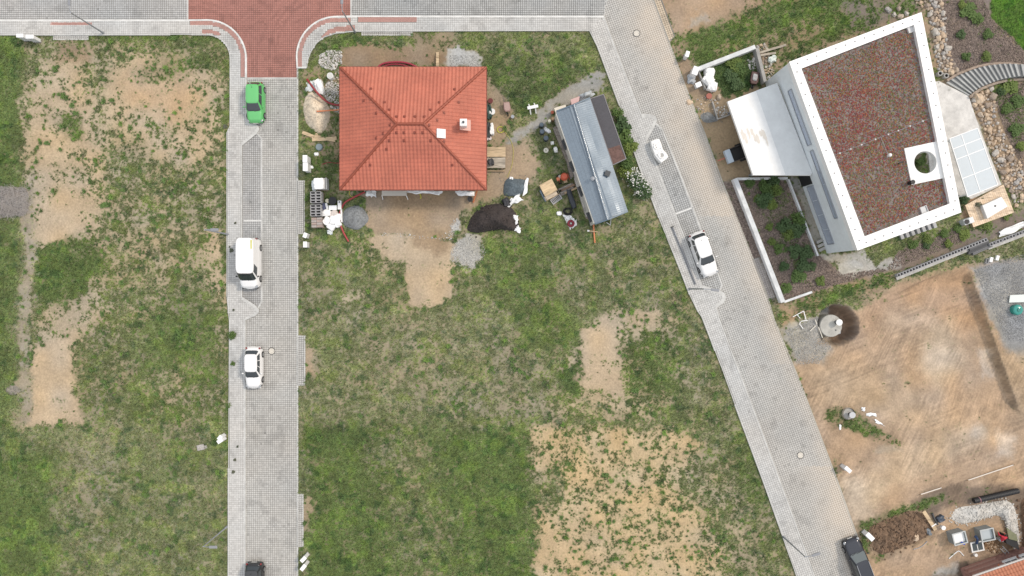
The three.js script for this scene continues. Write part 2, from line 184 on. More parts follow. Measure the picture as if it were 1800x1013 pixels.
lay('gold', [[932, 755], [1180, 752], [1230, 780], [1200, 860], [1270, 940], [1280, 1203], [950, 1203], [945, 880]], 12); lay('sandMix', [[1150, 800], [1330, 830], [1390, 1013], [1250, 1013], [1200, 900]], 30, .6); lay('meadow', [[1230, 740], [1310, 760], [1400, 1030], [1350, 1030], [1290, 880]], 20, .8); lay('lush', [[1290, 770], [1335, 840], [1350, 900], [1310, 880]], 18, .6); lay('gold', [[970, 880], [1160, 860], [1250, 1013], [960, 1013]], 40, .6); lay('sand', [[955, 950], [1060, 940], [1150, 1013], [955, 1013]], 30, .35); lay('meadow', [[935, 830], [985, 820], [985, 890], [950, 900]], 12, .7);
lay('dry', [[524, 130], [534, 130], [536, 1013], [523, 1013]], 4, .7); lay('tan', rect(535, 610, 552, 660), 8, .8); lay('tan', rect(533, 870, 552, 930), 8, .7);
// east side of the diagonal street
lay('dirtGrass', [[1149, -190], [1990, -190], [1990, 160], [1700, 200], [1300, 240], [1200, 130], [1149, 0]], 3); lay('clay', [[1160, 0], [1300, -40], [1330, 10], [1240, 50], [1190, 50], [1168, 20]], 18, .9); lay('gravel', ell(1228, 34, 16, 10), 7, .7); lay('lush', [[1190, 62], [1330, 20], [1500, -60], [1560, 10], [1390, 105], [1330, 85], [1225, 120]], 12, .72); lay('dirtGrass', [[1230, 90], [1340, 60], [1420, 30], [1460, 50], [1380, 100]], 12, .6);
lay('mulchGrass', [[1470, 0], [1620, -60], [1620, 20], [1500, 62]], 12); lay('mulch', [[1605, -60], [1740, -60], [1750, 60], [1800, 80], [1990, 90], [1990, 130], [1660, 140], [1640, 20]], 6); lay('mulchGrass', [[1680, 0], [1720, -20], [1745, 60], [1700, 50]], 14, .7); lay('lawn', [[1728, -190], [1990, -190], [1990, 95], [1800, 86], [1770, 55], [1745, 30]], 2.5);
lay('brownYard', [[1200, 122], [1350, 160], [1440, 300], [1300, 316], [1269, 318], [1210, 160]], 5); lay('lushDark', [[1240, 125], [1318, 92], [1340, 150], [1280, 172], [1262, 155]], 6); lay('dirt', [[1190, 110], [1232, 125], [1242, 170], [1212, 170]], 6); lay('mulch', [[1270, 318], [1300, 316], [1376, 530], [1351, 527], [1294, 380]], 3);
lay('mulch', [[1298, 312], [1390, 312], [1440, 445], [1480, 480], [1560, 470], [1580, 440], [1800, 370], [1990, 330], [1990, 400], [1800, 402], [1580, 478], [1430, 516], [1380, 532]], 3); lay('mulchGrass', [[1310, 320], [1385, 318], [1430, 430], [1420, 480], [1390, 490], [1350, 400]], 10, .8); lay('gravel', [[1388, 312], [1410, 312], [1450, 420], [1438, 430]], 3, .8);
lay('concrete', [[1436, 448], [1520, 440], [1540, 470], [1560, 455], [1590, 450], [1580, 470], [1520, 480], [1470, 465]], 3, .8); lay('gravelPale', ell(1496, 472, 24, 17), 3, .9); lay('mulchGrass', [[1600, 420], [1700, 395], [1760, 395], [1760, 410], [1620, 460]], 10, .6);
lay('dirtGrass', [[1355, 535], [1430, 515], [1575, 475], [1570, 500], [1440, 545], [1380, 575]], 6); lay('lush', [[1390, 535], [1560, 482], [1560, 500], [1430, 545]], 8, .6);
lay('clay', [[1395, 640], [1430, 560], [1510, 545], [1580, 500], [1705, 465], [1990, 440], [1990, 1203], [1567, 1203], [1500, 925], [1410, 680]], 6); lay('clayRed', [[1530, 510], [1705, 470], [1740, 570], [1700, 590], [1560, 560], [1500, 600]], 26, .6); lay('pale', [[1640, 570], [1680, 560], [1700, 640], [1660, 690], [1620, 650]], 22, .75); lay('chalk', ell(1655, 630, 22, 30), 20, .22); lay('pale', ell(1600, 560, 45, 22), 30, .4);
lay('gravel', [[1372, 580], [1440, 555], [1470, 605], [1450, 640], [1400, 640]], 8, .9); lay('tan', [[1410, 640], [1500, 650], [1560, 720], [1440, 720]], 30, .5); lay('gravelDark', [[1708, 470], [1990, 420], [1990, 640], [1790, 640], [1760, 600], [1740, 560]], 7); lay('gravelPale', [[1720, 500], [1770, 490], [1780, 540], [1745, 545]], 14, .4); lay('tan', [[1750, 620], [1990, 630], [1990, 850], [1800, 740], [1775, 680]], 14, .8); lay('dirt', [[1700, 468], [1704, 468], [1741, 572], [1797, 728], [1793, 731], [1737, 575]], 2.2, 1); lay('chalk', [[1726, 614], [1750, 618], [1758, 665], [1738, 665]], 8, .5); lay('chalk', [[1750, 755], [1786, 770], [1782, 805], [1755, 800]], 10, .45); lay('gravelDark', ell(1722, 758, 14, 12), 8, .6);  // strip on the dug edge: cut topsoil with the face shadow in its colour
lay('pale', [[1560, 800], [1650, 760], [1740, 745], [1740, 770], [1600, 850], [1520, 880], [1480, 900], [1480, 850]], 16, .55); lay('dirtGrass', [[1448, 735], [1470, 712], [1500, 712], [1525, 745], [1590, 775], [1580, 790], [1520, 765], [1460, 755]], 6); lay('lush', [[1452, 735], [1472, 715], [1510, 725], [1560, 765], [1500, 760]], 6, .7); lay('dead', ell(1560, 790, 26, 8), 6, .6); lay('pale', [[1470, 840], [1560, 850], [1540, 900], [1502, 925]], 14, .8); lay('dirtGrass', rect(1462, 805, 1480, 850), 7, .6);
lay('darkSoilAndShade', [[1600, 880], [1670, 850], [1800, 855], [1990, 870], [1990, 900], [1700, 890], [1660, 895], [1640, 920]], 8, .8); lay('dirt', [[1520, 925], [1610, 895], [1650, 910], [1640, 950], [1560, 985], [1530, 970]], 8); lay('lush', [[1510, 915], [1600, 885], [1660, 870], [1655, 885], [1600, 900], [1530, 930], [1530, 975], [1560, 975], [1540, 990], [1512, 960]], 6, .7); lay('clay', [[1640, 950], [1720, 900], [1780, 920], [1760, 1013], [1560, 1013], [1560, 985]], 9); lay('gravelPale', [[1645, 1002], [1685, 990], [1690, 1013], [1640, 1013]], 6, .8); lay('darkSoilAndShade', [[1780, 890], [1990, 900], [1990, 960], [1800, 960]], 10, .8);
lay('darkSoilAndShade', [[1682, 992], [1702, 986], [1722, 1013], [1680, 1030]], 4); lay('gravel', pitPoly0, 3, .9); lay('darkBrownEarth', [[1462, 536], [1490, 541], [1507, 560], [1508, 586], [1492, 602], [1474, 606], [1474, 575], [1470, 556]], 3, 1); lay('tan', [[1440, 600], [1478, 600], [1470, 612], [1440, 608]], 4, .7); lay('tan', [[1420, 650], [1560, 640], [1620, 700], [1560, 720], [1450, 720]], 40, .5); lay('pale', [[1480, 690], [1600, 690], [1690, 740], [1600, 770]], 40, .35);  // hollow beside brick house: shade in the colour; right of pit: darker brown
lay('concrete', [[1600, 150], [1702, 168], [1722, 226], [1760, 326], [1710, 350], [1640, 330]], 3); lay('mulchGrass', [[1590, 262], [1629, 250], [1634, 310], [1600, 325]], 3, .9); lay('dirt', [[1702, 170], [1745, 160], [1800, 260], [1990, 320], [1800, 345], [1765, 325]], 4); lay('mulchGrass', [[1740, 150], [1990, 140], [1990, 320], [1790, 270]], 8); lay('clayRed', [[1700, 345], [1715, 350], [1712, 395], [1692, 380]], 5);


// shape of the ground: the levelled building site is dug in, the shaft stands in a pit
const digSide = (px, py) => { const a = [1700, 468], b = [1800, 745], l = Math.hypot(b[0] - a[0], b[1] - a[1]); return ((b[1] - a[1]) * (a[0] - px) - (b[0] - a[0]) * (a[1] - py)) / l; };
const digPoly = [[1470, 640], [1540, 540], [1600, 505], [1701, 462], [1830, 830], [1640, 740], [1500, 700]];
const pitPoly = [[1438, 566], [1446, 546], [1468, 536], [1490, 542], [1506, 562], [1508, 584], [1494, 600], [1470, 608], [1446, 600]];
function groundH(px, py) {
  let h = (fbm(px / 60, py / 60, 3) - 0.5) * 0.10 + (fbm(px / 9, py / 9, 2) - 0.5) * 0.035;
  if (px > 1380 && py > 440 && py < 860) {
    const r = digSide(px, py), s = sdPoly(digPoly, px, py);
    if (s < 0) h -= .7 * sst(0, 5, r) * Math.min(1, Math.max(sst(0, 90, -s), sst(170, 15, r) * (py > 470 && py < 735 ? sst(0, 30, Math.min(py - 470, 735 - py)) : 0)));
    const p = sdPoly(pitPoly, px, py); if (p < 4) h -= 1.6 * sst(3, -6, p) * sst(1425, 1452, px);
    h += 0.035 * Math.sin((px * 0.86 + py * 0.5) * 1.15) * sst(40, 0, Math.abs(px - 1510 - (py - 610) * .3)) * sst(50, 10, Math.abs(py - 620));
  }
  return h;
}
const flatNear = (px, py) => { let d = 1e9; for (let i = 0; i < hard.length; i++) { const b = hardB[i]; if (px > b[0] - 16 && px < b[2] + 16 && py > b[1] - 16 && py < b[3] + 16) d = Math.min(d, sdPoly(hard[i], px, py)); if (d < 0) break; } return d; };
const NGX = 726, NGY = 465, HG = new Float32Array((NGX + 1) * (NGY + 1));
for (let j = 0; j <= NGY; j++) for (let i = 0; i <= NGX; i++) { const px = lerp(GX0, GX1, i / NGX), py = lerp(GY0, GY1, j / NGY), d = flatNear(px, py); let h = groundH(px, py); h = d < 0 ? -0.012 : lerp(0.0, h, sst(0, 14, d)); const e = Math.min(px - GX0, GX1 - px, py - GY0, GY1 - py); HG[j * (NGX + 1) + i] = h * sst(0, 20, e); }
const gyp = (px, py) => { const u = clamp((px - GX0) / (GX1 - GX0)) * NGX, v = clamp((py - GY0) / (GY1 - GY0)) * NGY, i = Math.min(NGX - 1, Math.floor(u)), j = Math.min(NGY - 1, Math.floor(v)), a = u - i, b = v - j, w = NGX + 1; return lerp(lerp(HG[j * w + i], HG[j * w + i + 1], a), lerp(HG[(j + 1) * w + i], HG[(j + 1) * w + i + 1], a), b); };
const PX = x => x * S + 900, PY = z => z * S + 506.5, gy = (x, z) => gyp(PX(x), PY(z));

const TW = 2048, TH = Math.round(TW * (GY1 - GY0) / (GX1 - GX0)), COVER = new Uint8Array(TW * TH), TINT = new Uint8Array(TW * TH);
const HARD = new Uint8Array(TW * TH); for (const p of hard) { const b = bboxOf(p), ix = v => Math.round((v - GX0) / (GX1 - GX0) * TW), iy = v => Math.round((v - GY0) / (GY1 - GY0) * TH); for (let j = Math.max(0, iy(b[1])); j < Math.min(TH, iy(b[3])); j++) for (let i = Math.max(0, ix(b[0])); i < Math.min(TW, ix(b[2])); i++) if (!HARD[j * TW + i] && inPoly(p, lerp(GX0, GX1, (i + .5) / TW), lerp(GY0, GY1, (j + .5) / TH))) HARD[j * TW + i] = 1; }
// plants differ from patch to patch: fresh lime growth, dark weeds, thin grey grass
const kindOf = (px, py, out) => { const b = .6 + .62 * fbm(px / 26, py / 26, 3) + .3 * vn(px / 6 + 12, py / 6), l = sst(.5, .74, fbm(px / 20 + 50, py / 20, 2)), d = sst(.62, .75, fbm(px / 13 + 20, py / 13 + 90, 2)); out[0] = b * (1 + .16 * l) * (1 - .45 * d); out[1] = b * (1 + .24 * l) * (1 - .32 * d); out[2] = b * (1 - .08 * l) * (1 - .35 * d); return out; };
const fieldAt = (px, py, out) => { const u = clamp((px - GX0) / cellW, 0, FW - 1.001), v = clamp((py - GY0) / cellH, 0, FH - 1.001), i = u | 0, j = v | 0, a = u - i, b = v - j, o = (j * FW + i) * 9, q = o + FW * 9; for (let c = 0; c < 9; c++) { const t = F[o + c] + (F[o + 9 + c] - F[o + c]) * a, s = F[q + c] + (F[q + 9 + c] - F[q + c]) * a; out[c] = t + (s - t) * b; } return out; };
{
  const d = new Uint8Array(TW * TH * 4), f = new Float32Array(9), kv = [1, 1, 1], G = v => 255 * Math.pow(v < 0 ? 0 : v > 1 ? 1 : v, 1 / 2.2);
  for (let j = 0; j < TH; j++) for (let i = 0; i < TW; i++) {
    const px = lerp(GX0, GX1, (i + .5) / TW), py = lerp(GY0, GY1, (j + .5) / TH);
    const w1 = vn(px / 13, py / 13 + 40) - .5, w2 = vn(px / 13 + 90, py / 13) - .5, w3 = vn(px / 4, py / 4 + 7) - .5, w4 = vn(px / 4 + 31, py / 4) - .5;
    const far = px > 1390, bw = px < 1140 ? 20 : 7, a1 = far ? 6 : 13, a2 = far ? 5 : 7; if (HARD[j * TW + i]) f.set(K.joint); else fieldAt(px + (vn(px / 45 + 8, py / 45) - .5) * bw + w1 * a1 + w3 * a2, py + (vn(px / 45, py / 45 + 61) - .5) * bw + w2 * a1 + w4 * a2, f); kindOf(px, py, kv);
    const big = vn(px / 55 + 3, py / 55), mid = vn(px / 16, py / 16), sm = vn(px / 6.3 + 5, py / 6.3), ti = vn(px / 2.4, py / 2.4), fi = vn(px / 1.25 + 40, py / 1.25), n = .1 * big + .17 * mid + .27 * sm + .28 * ti + .18 * fi;
    const th = lerp(.79, .29, f[3]), m = f[3] < .005 ? 0 : sst(th - .12, th + .12, n); COVER[j * TW + i] = 255 * m;
    const st = far && py > 470 ? (vn((px * .9 + py * .44) / 2.2, (py * .9 - px * .44) / 26) - .5) * .34 * sst(.35, .6, vn(px / 40 + 5, py / 40 + 5)) + (vn((px * .35 + py * .94) / 3.2, (px * .94 - py * .35) / 40 + 9) - .5) * .3 * sst(.4, .6, vn(px / 50 + 25, py / 50)) + (fbm(px / 14, py / 14, 3) - .5) * .42 : 0; const dustK = HARD[j * TW + i] && px > 1040 ? dustAt(px, py) : 0;
    const dr = sst(1 - f[7] - .12, 1 - f[7] + .22, .55 * vn(px / 9 + 60, py / 7) + .45 * vn(px / 2.1, py / 2.1 + 80)); TINT[j * TW + i] = 255 * dr;
    const sp = .72 + .34 * vn(px / 1.7, py / 1.7 + 20) + .22 * vn(px / 21 + 9, py / 21), pale = vn(px / 1.3 + 70, py / 1.3) > .9 ? 1.22 : 1, tw = (vn(px / 35 + 11, py / 35 + 70) - .5) * .22;
    for (let c = 0; c < 3; c++) { let so = f[c] * sp * (1 + st) * pale * (1 + tw * (c === 0 ? .5 : c === 2 ? -.9 : 0)); if (dustK) so = lerp(so, [.43, .345, .255][c], dustK); const ve = lerp(f[4 + c], [.26, .25, .155][c], dr) * (.58 + .62 * ti + .2 * big) * kv[c] * [.93, .96, .9][c]; d[(j * TW + i) * 4 + c] = G(lerp(so, ve, m)); }
    d[(j * TW + i) * 4 + 3] = 255;
  }
  const t = new THREE.DataTexture(d, TW, TH, THREE.RGBAFormat); t.colorSpace = THREE.SRGBColorSpace; t.magFilter = THREE.LinearFilter; t.minFilter = THREE.LinearMipmapLinearFilter; t.generateMipmaps = true; t.needsUpdate = true;
  const P = [], U = [], I = []; for (let y = 0; y <= NGY; y++) for (let x = 0; x <= NGX; x++) { P.push(X(lerp(GX0, GX1, x / NGX)), HG[y * (NGX + 1) + x], Z(lerp(GY0, GY1, y / NGY))); U.push(x / NGX, y / NGY); }
  for (let y = 0; y < NGY; y++) for (let x = 0; x < NGX; x++) { const a = y * (NGX + 1) + x, b = a + NGX + 1; I.push(a, b, a + 1, b, b + 1, a + 1); }
  const g = new THREE.BufferGeometry(); g.setAttribute('position', new THREE.Float32BufferAttribute(P, 3)); g.setAttribute('uv', new THREE.Float32BufferAttribute(U, 2)); g.setIndex(I); g.computeVertexNormals();
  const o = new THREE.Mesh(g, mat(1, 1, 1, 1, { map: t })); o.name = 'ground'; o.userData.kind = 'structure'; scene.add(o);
  const R = 600, far = part('surrounding_ground', flat([[-R, -R], [R, -R], [R, R], [-R, R]], 0, [[[X(GX0), Z(GY0)], [X(GX1), Z(GY0)], [X(GX1), Z(GY1)], [X(GX0), Z(GY1)]]]), mat(.1, .115, .05, 1, { map: gSoil }), scene); far.userData.kind = 'structure';
}

// ---------- grass: loose tufts wherever the ground is covered ----------
const noGrow = [];   // footprints that nothing grows through, filled in below
function bladeTuft(n, len, wid, lean) { const P = []; for (let i = 0; i < n; i++) { const a = rnd() * 6.283, l = len * rr(.6, 1.2), k = lean * rr(.5, 1.2), dx = Math.cos(a), dz = Math.sin(a), sx = -dz * wid / 2, sz = dx * wid / 2, ox = rr(-.035, .035), oz = rr(-.035, .035); const mx = ox + dx * l * k * .45, mz = oz + dz * l * k * .45, my = l * .62, tx = ox + dx * l * k, tz = oz + dz * l * k, ty = l * (.62 + .3 * (1 - k)); P.push(ox - sx, -.02, oz - sz, ox + sx, -.02, oz + sz, mx + sx, my, mz + sz, ox - sx, -.02, oz - sz, mx + sx, my, mz + sz, mx - sx, my, mz - sz, mx - sx, my, mz - sz, mx + sx, my, mz + sz, tx, ty, tz); } const g = new THREE.BufferGeometry(); g.setAttribute('position', new THREE.Float32BufferAttribute(P, 3)); g.computeVertexNormals(); return g; }
function grassField() {
  const lists = [[], [], []], f = new Float32Array(9), kv = [1, 1, 1], step = .128 * S;
  for (let py = -75; py < 1090; py += step) for (let px = -75; px < 1875; px += step) {
    const x = px + rr(-.5, .5) * step, y = py + rr(-.5, .5) * step, i = Math.floor((x - GX0) / (GX1 - GX0) * TW), j = Math.floor((y - GY0) / (GY1 - GY0) * TH), c = COVER[j * TW + i] / 255;
    if (rnd() > c * .95 || c < .3) continue;
    let bad = false; for (const p of noGrow) if (x > p.b[0] && x < p.b[2] && y > p.b[1] && y < p.b[3] && inPoly(p.p, x, y)) { bad = true; break; } if (bad || onHard(x, y)) continue;
    fieldAt(x, y, f); kindOf(x, y, kv); for (let c = 0; c < 3; c++) f[4 + c] *= kv[c] * [.94, .97, .9][c]; lists[Math.floor(rnd() * 3)].push([x, y, f[4], f[5], f[6], f[8], TINT[j * TW + i] / 255]);
  }
  const m = mat(1, 1, 1, .9), geos = [bladeTuft(8, .17, .022, .75), bladeTuft(9, .14, .026, .95), bladeTuft(7, .2, .02, .6)], M = new THREE.Matrix4(), q = new THREE.Quaternion(), up = new THREE.Vector3(0, 1, 0), col = new THREE.Color();
  const root = new THREE.Group(); root.name = 'grass'; root.userData.kind = 'stuff'; scene.add(root); tag(root, 'rough grass and weeds growing over the bare plots and verges', 'grass');
  const wl2 = []; for (let i = 0; i < 26000; i++) { const x = rr(-40, 1420), y = rr(62, 1060), a = Math.floor((x - GX0) / (GX1 - GX0) * TW), b = Math.floor((y - GY0) / (GY1 - GY0) * TH); fieldAt(x, y, f); const d = fbm(x / 13 + 20, y / 13 + 90, 2), sandy = sst(.25, .4, f[0]); if (f[3] < .2 || rnd() > .03 + .42 * sst(.57, .74, d) + .05 * sandy || onHard(x, y) || noGrow.some(p => x > p.b[0] && x < p.b[2] && y > p.b[1] && y < p.b[3])) continue; wl2.push([x, y]); }
  const wg = bladeTuft(22, .3, .075, 1.15), wm = new THREE.InstancedMesh(wg, m, wl2.length); wm.name = 'weed'; wm.userData.kind = 'stuff'; wl2.forEach(([x, y], i) => { const s = .4 + .8 * rnd() ** 2; q.setFromAxisAngle(up, rnd() * 6.283); M.compose(new THREE.Vector3(X(x), gyp(x, y), Z(y)), q, new THREE.Vector3(s, s * .8, s)); wm.setMatrixAt(i, M); const b = rr(.8, 1.4), l = rnd() < .25 ? 1.35 : 1; col.setRGB(.09 * b * l, .15 * b * l, .042 * b); wm.setColorAt(i, col); }); root.add(wm);
  lists.forEach((L, k) => { const o = new THREE.InstancedMesh(geos[k], m, L.length); o.name = 'tuft'; o.userData.kind = 'stuff'; L.forEach((t, i) => { const s = rr(.6, 1.15) * (.55 + .5 * t[5]); q.setFromAxisAngle(up, rnd() * 6.283); M.compose(new THREE.Vector3(X(t[0]), gyp(t[0], t[1]), Z(t[1])), q, new THREE.Vector3(s, s * rr(.7, 1.2), s)); o.setMatrixAt(i, M); const dry = clamp(t[6] + rr(-.25, .15)), b = rr(.58, 1.6), w = rr(-.12, .12); col.setRGB(lerp(t[2], .28, dry) * b * (1 + w), lerp(t[3], .275, dry) * b, lerp(t[4], .165, dry) * b * (1 - w)); o.setColorAt(i, col); }); root.add(o); });
}

// ---------- streets: pavers laid one by one in their bedding, kerbs, lines ----------
function paverGeo(s, h) { const c = .008, a = s / 2, b = a - c, P = []; const q = (A, B, C, D) => P.push(...A, ...B, ...C, ...A, ...C, ...D); const r = (k, y) => [[-k, y, -k], [k, y, -k], [k, y, k], [-k, y, k]]; const T = r(b, 0), M = r(a, -c), B = r(a, -h); q(T[0], T[3], T[2], T[1]); for (let i = 0; i < 4; i++) { const j = (i + 1) % 4; q(T[i], T[j], M[j], M[i]); q(M[i], M[j], B[j], B[i]); } const g = new THREE.BufferGeometry(); g.setAttribute('position', new THREE.Float32BufferAttribute(P, 3)); g.computeVertexNormals(); return g; }
// rubber marks of turning cars on the junction
const tyre = (x, y) => { if (x < 330 || x > 617 || y > 135) return 1; let k = 1; for (const [cx, cy, r] of [[332, 112, 100], [332, 112, 112], [590, 96, 105], [590, 96, 117], [340, 150, 135], [600, 120, 150]]) { const e = Math.abs(Math.hypot(x - cx, y - cy) - r); if (e < 4) k = Math.min(k, 1 - .2 * sst(4, 1, e) * vn(x / 14, y / 14)); } return k; };
const mPaver = mat(1, 1, 1, .9);
function pave(parent, region, { not = [], turn = 0, pitch = .207, joint = .03, y = .03, col = [.44, .44, .43], vary = .09, dust = false, skip = null }) {
  const b = bboxOf(region), c = Math.cos(turn), s = Math.sin(turn), L = [], x0 = X(b[0]), x1 = X(b[2]), z0 = Z(b[1]), z1 = Z(b[3]); let u0 = 1e9, u1 = -1e9, v0 = 1e9, v1 = -1e9;
  for (const [x, z] of [[x0, z0], [x1, z0], [x0, z1], [x1, z1]]) { const u = x * c - z * s, v = x * s + z * c; u0 = Math.min(u0, u); u1 = Math.max(u1, u); v0 = Math.min(v0, v); v1 = Math.max(v1, v); }
  const lim = [-90, -70, 1890, 1085];
  for (let i = Math.floor(u0 / pitch); i <= u1 / pitch; i++) for (let j = Math.floor(v0 / pitch); j <= v1 / pitch; j++) { const u = (i + .5) * pitch, v = (j + .5) * pitch, x = u * c + v * s, z = -u * s + v * c, px = PX(x), py = PY(z); if (px < lim[0] || px > lim[2] || py < lim[1] || py > lim[3] || !inPoly(region, px, py)) continue; if (not.some(p => inPoly(p, px, py))) continue; L.push([x, z, px, py, i, j]); }
  const o = new THREE.InstancedMesh(paverGeo(pitch - joint, .05), mPaver, L.length), M = new THREE.Matrix4(), e = new THREE.Euler(), q = new THREE.Quaternion(), k = new THREE.Color(), one = new THREE.Vector3(1, 1, 1); o.name = 'paver'; o.userData.kind = 'stuff';
  L.forEach(([x, z, px, py, i, j], n) => { e.set(rr(-.012, .012), turn + rr(-.02, .02), rr(-.012, .012)); M.compose(new THREE.Vector3(x, y + rr(-.003, .003), z), q.setFromEuler(e), one); o.setMatrixAt(n, M); const t = (1 + (rnd() - .5) * 2 * vary) * (.9 + .2 * fbm(px / 45, py / 45, 3)) * (rnd() < .004 ? .75 : 1) * (1 - .16 * sst(.62, .74, fbm(px / 17 + 4, py / 17 + 8, 3))) * tyre(px, py), d = dust ? dustAt(px, py) * .9 : 0, w = (fbm(px / 70 + 33, py / 70) - .5) * .06; k.setRGB(lerp(col[0] * t * (1 + w), .56 + .03 * t, d), lerp(col[1] * t, .5 + .03 * t, d), lerp(col[2] * t * (1 - w), .425 + .03 * t, d)); o.setColorAt(n, k); });
  parent.add(o); return o;
}
const kerbM = mat(.62, .62, .6, .9, { map: gConc }), kerbWhite = mat(.8, .8, .78, .9, { map: gConc }), bedM = mat(.3, .295, .275, .95, { map: gFine }), paintM = mat(.8, .8, .78, .7, { map: gFine });
const wl = pts => pts.map(([a, b]) => [X(a), Z(b)]);
const GREY = [.455, .45, .43], WALK = [.51, .508, .495], RED = [.37, .175, .145], PINK = [.47, .27, .235];
{
  const r = struct('road'); // the residential street past the red house, with its junction
  pave(r, poly.westRoad, { not: [poly.westBay], col: GREY, joint: .026 }); pave(r, poly.westBay, { col: [.42, .42, .415], joint: .034 });
  pave(r, poly.topRoadL, { col: [.43, .43, .425], joint: .034 }); pave(r, poly.topRoadR, { col: [.41, .415, .41], joint: .036 }); pave(r, poly.topRed, { col: RED, joint: .022, vary: .07 });
  part('flush_kerb', strip(wl(westEast), .15, -.03, .05), kerbM, r); part('flush_kerb', strip(wl([[433, 137.5], [523, 137.5]]), .13, -.03, .037), kerbM, r); part('flush_kerb', strip(wl([[330, -200], [330, 36.5]]), .13, -.03, .037), kerbM, r); part('flush_kerb', strip(wl([[617, -200], [617, 29.5]]), .13, -.03, .037), kerbM, r); part('flush_kerb', strip(wl(westBayLine), .15, -.03, .037), kerbM, r);
  part('parking_line', box(1.75, .004, .13, X(444), .036, Z(388.3)), paintM, r);
  const w = struct('pavement'); part('bedding', prism(wl(poly.westWalk), -.03, .112), bedM, w); part('bedding', prism(wl(poly.topWalkL), -.03, .111), bedM, w); part('bedding', prism(wl(poly.topWalkR), -.03, .111), bedM, w);
  const bandL = [...arc(365, 104, 66, 0, -90), [334, 38], [334, 45.5], ...arc(365, 104, 58.5, -90, 0), [423.5, 137], [431, 137]], bandR = [...arc(592, 100, 68, 180, 270), [617, 32], [617, 39], ...arc(592, 100, 60.5, 270, 180), [531.5, 118.5], [524, 118.5]], wedgeL = [...arc(365, 104, 51, -100, -62), ...arc(364, 103, 43.5, -60, -100)], wedgeR = [[562, 70], [575, 55], [590, 48], [624, 45], [624, 54], [590, 57.5], [572, 64]], dashL = rect(90, 39, 162, 45.5), dashR = rect(629, 31, 734, 39), tact = [bandL, bandR, wedgeL, wedgeR, dashL, dashR];
  pave(w, poly.westWalk, { col: WALK, joint: .016, y: .13 }); pave(w, poly.topWalkL, { not: tact, col: WALK, joint: .016, y: .13 }); pave(w, poly.topWalkR, { not: tact, col: WALK, joint: .016, y: .13 }); for (const t of tact) pave(w, t, { col: PINK, joint: .012, y: .131, vary: .06, pitch: .105 });
  part('kerb', strip(wl(westKerb), .13, -.03, .137), kerbM, w); part('kerb', strip(wl([[-200, 36.5], [330, 36.5], ...arcL.slice().reverse(), [433, 137]]), .15, -.03, .138), kerbWhite, w); part('kerb', strip(wl([[1061, 30], [617, 29.5], ...arcR.slice().reverse(), [523, 119.5], [539, 119.5]]), .15, -.03, .138), kerbWhite, w);
  part('edging', strip(wl([[405, 142], ...westOuter.slice(1)]), .07, -.05, .134), kerbM, w); part('edging', strip(wl(topLeftOuter), .07, -.05, .136), kerbM, w); part('edging', strip(wl(topRightInner), .07, -.05, .136), kerbM, w);
  part('smooth_apron', prism(wl([[434, 212], [446, 216], [455, 222], [456.5, 228], [452, 235.5], [426, 256.5], [424.5, 252], [447, 232], [450, 226.5], [444, 222], [434, 219]]), .1, .142), kerbM, w); part('smooth_apron', prism(wl([[425, 521], [449, 536.5], [455.5, 544], [456, 549], [450, 555], [431, 563.5], [431, 559], [446, 552], [450.5, 548], [446, 541], [425, 527]]), .1, .142), kerbM, w);
  const e = struct('road'); // the diagonal street
  const tn = .355; pave(e, poly.eastRoad, { not: [poly.eastBay], turn: tn, col: [.47, .462, .44], joint: .024, vary: .06, dust: true }); pave(e, poly.eastBay, { turn: tn, col: [.43, .435, .43], joint: .034 });
  part('flush_kerb', strip(wl(eastEdge), .13, -.03, .045), mat(.5, .47, .41, .9, { map: gConc }), e); part('flush_kerb', strip(wl(eastBayLine), .14, -.03, .037), kerbM, e); part('parking_line', strip(wl([[1187, 376.5], [1218, 365]]), .13, .03, .037), paintM, e);
  const v = struct('pavement'); part('bedding', prism(wl(poly.eastWalk), -.03, .112), bedM, v); pave(v, poly.eastWalk, { turn: tn, col: WALK, joint: .018, y: .13 }); part('kerb', strip(wl(eastKerb), .13, -.03, .137), kerbM, v); part('edging', strip(wl(eastOuter), .07, -.05, .136), kerbM, v);
  part('smooth_apron', prism(wl([[1126, 200.5], [1142, 201], [1152, 204.5], [1155, 212], [1149, 226], [1137, 248], [1133.5, 243], [1144.5, 223], [1149, 212], [1146, 208], [1128, 208]]), .1, .142), kerbM, v); part('smooth_apron', prism(wl([[1232, 501], [1260, 508.5], [1272, 514.5], [1276, 523], [1271.5, 533], [1258, 542], [1256, 536.5], [1266, 529], [1269, 523], [1265, 518.5], [1234, 508]]), .1, .142), kerbM, v);
  aprons.forEach((p, i) => { const d = struct('driveway_apron'); pave(d, p, { turn: i > 4 ? tn : 0, col: i === 5 ? [.56, .47, .36] : i === 6 ? [.36, .33, .31] : GREY, joint: .028, y: .045, pitch: i < 3 ? .21 : .207 }); part('edging', strip(wl(p), .06, -.04, .05, true), i > 4 ? bedM : kerbM, d); });
}
// ---------- buildings ----------
const V3 = (x, y, z) => new THREE.Vector3(x, y, z);
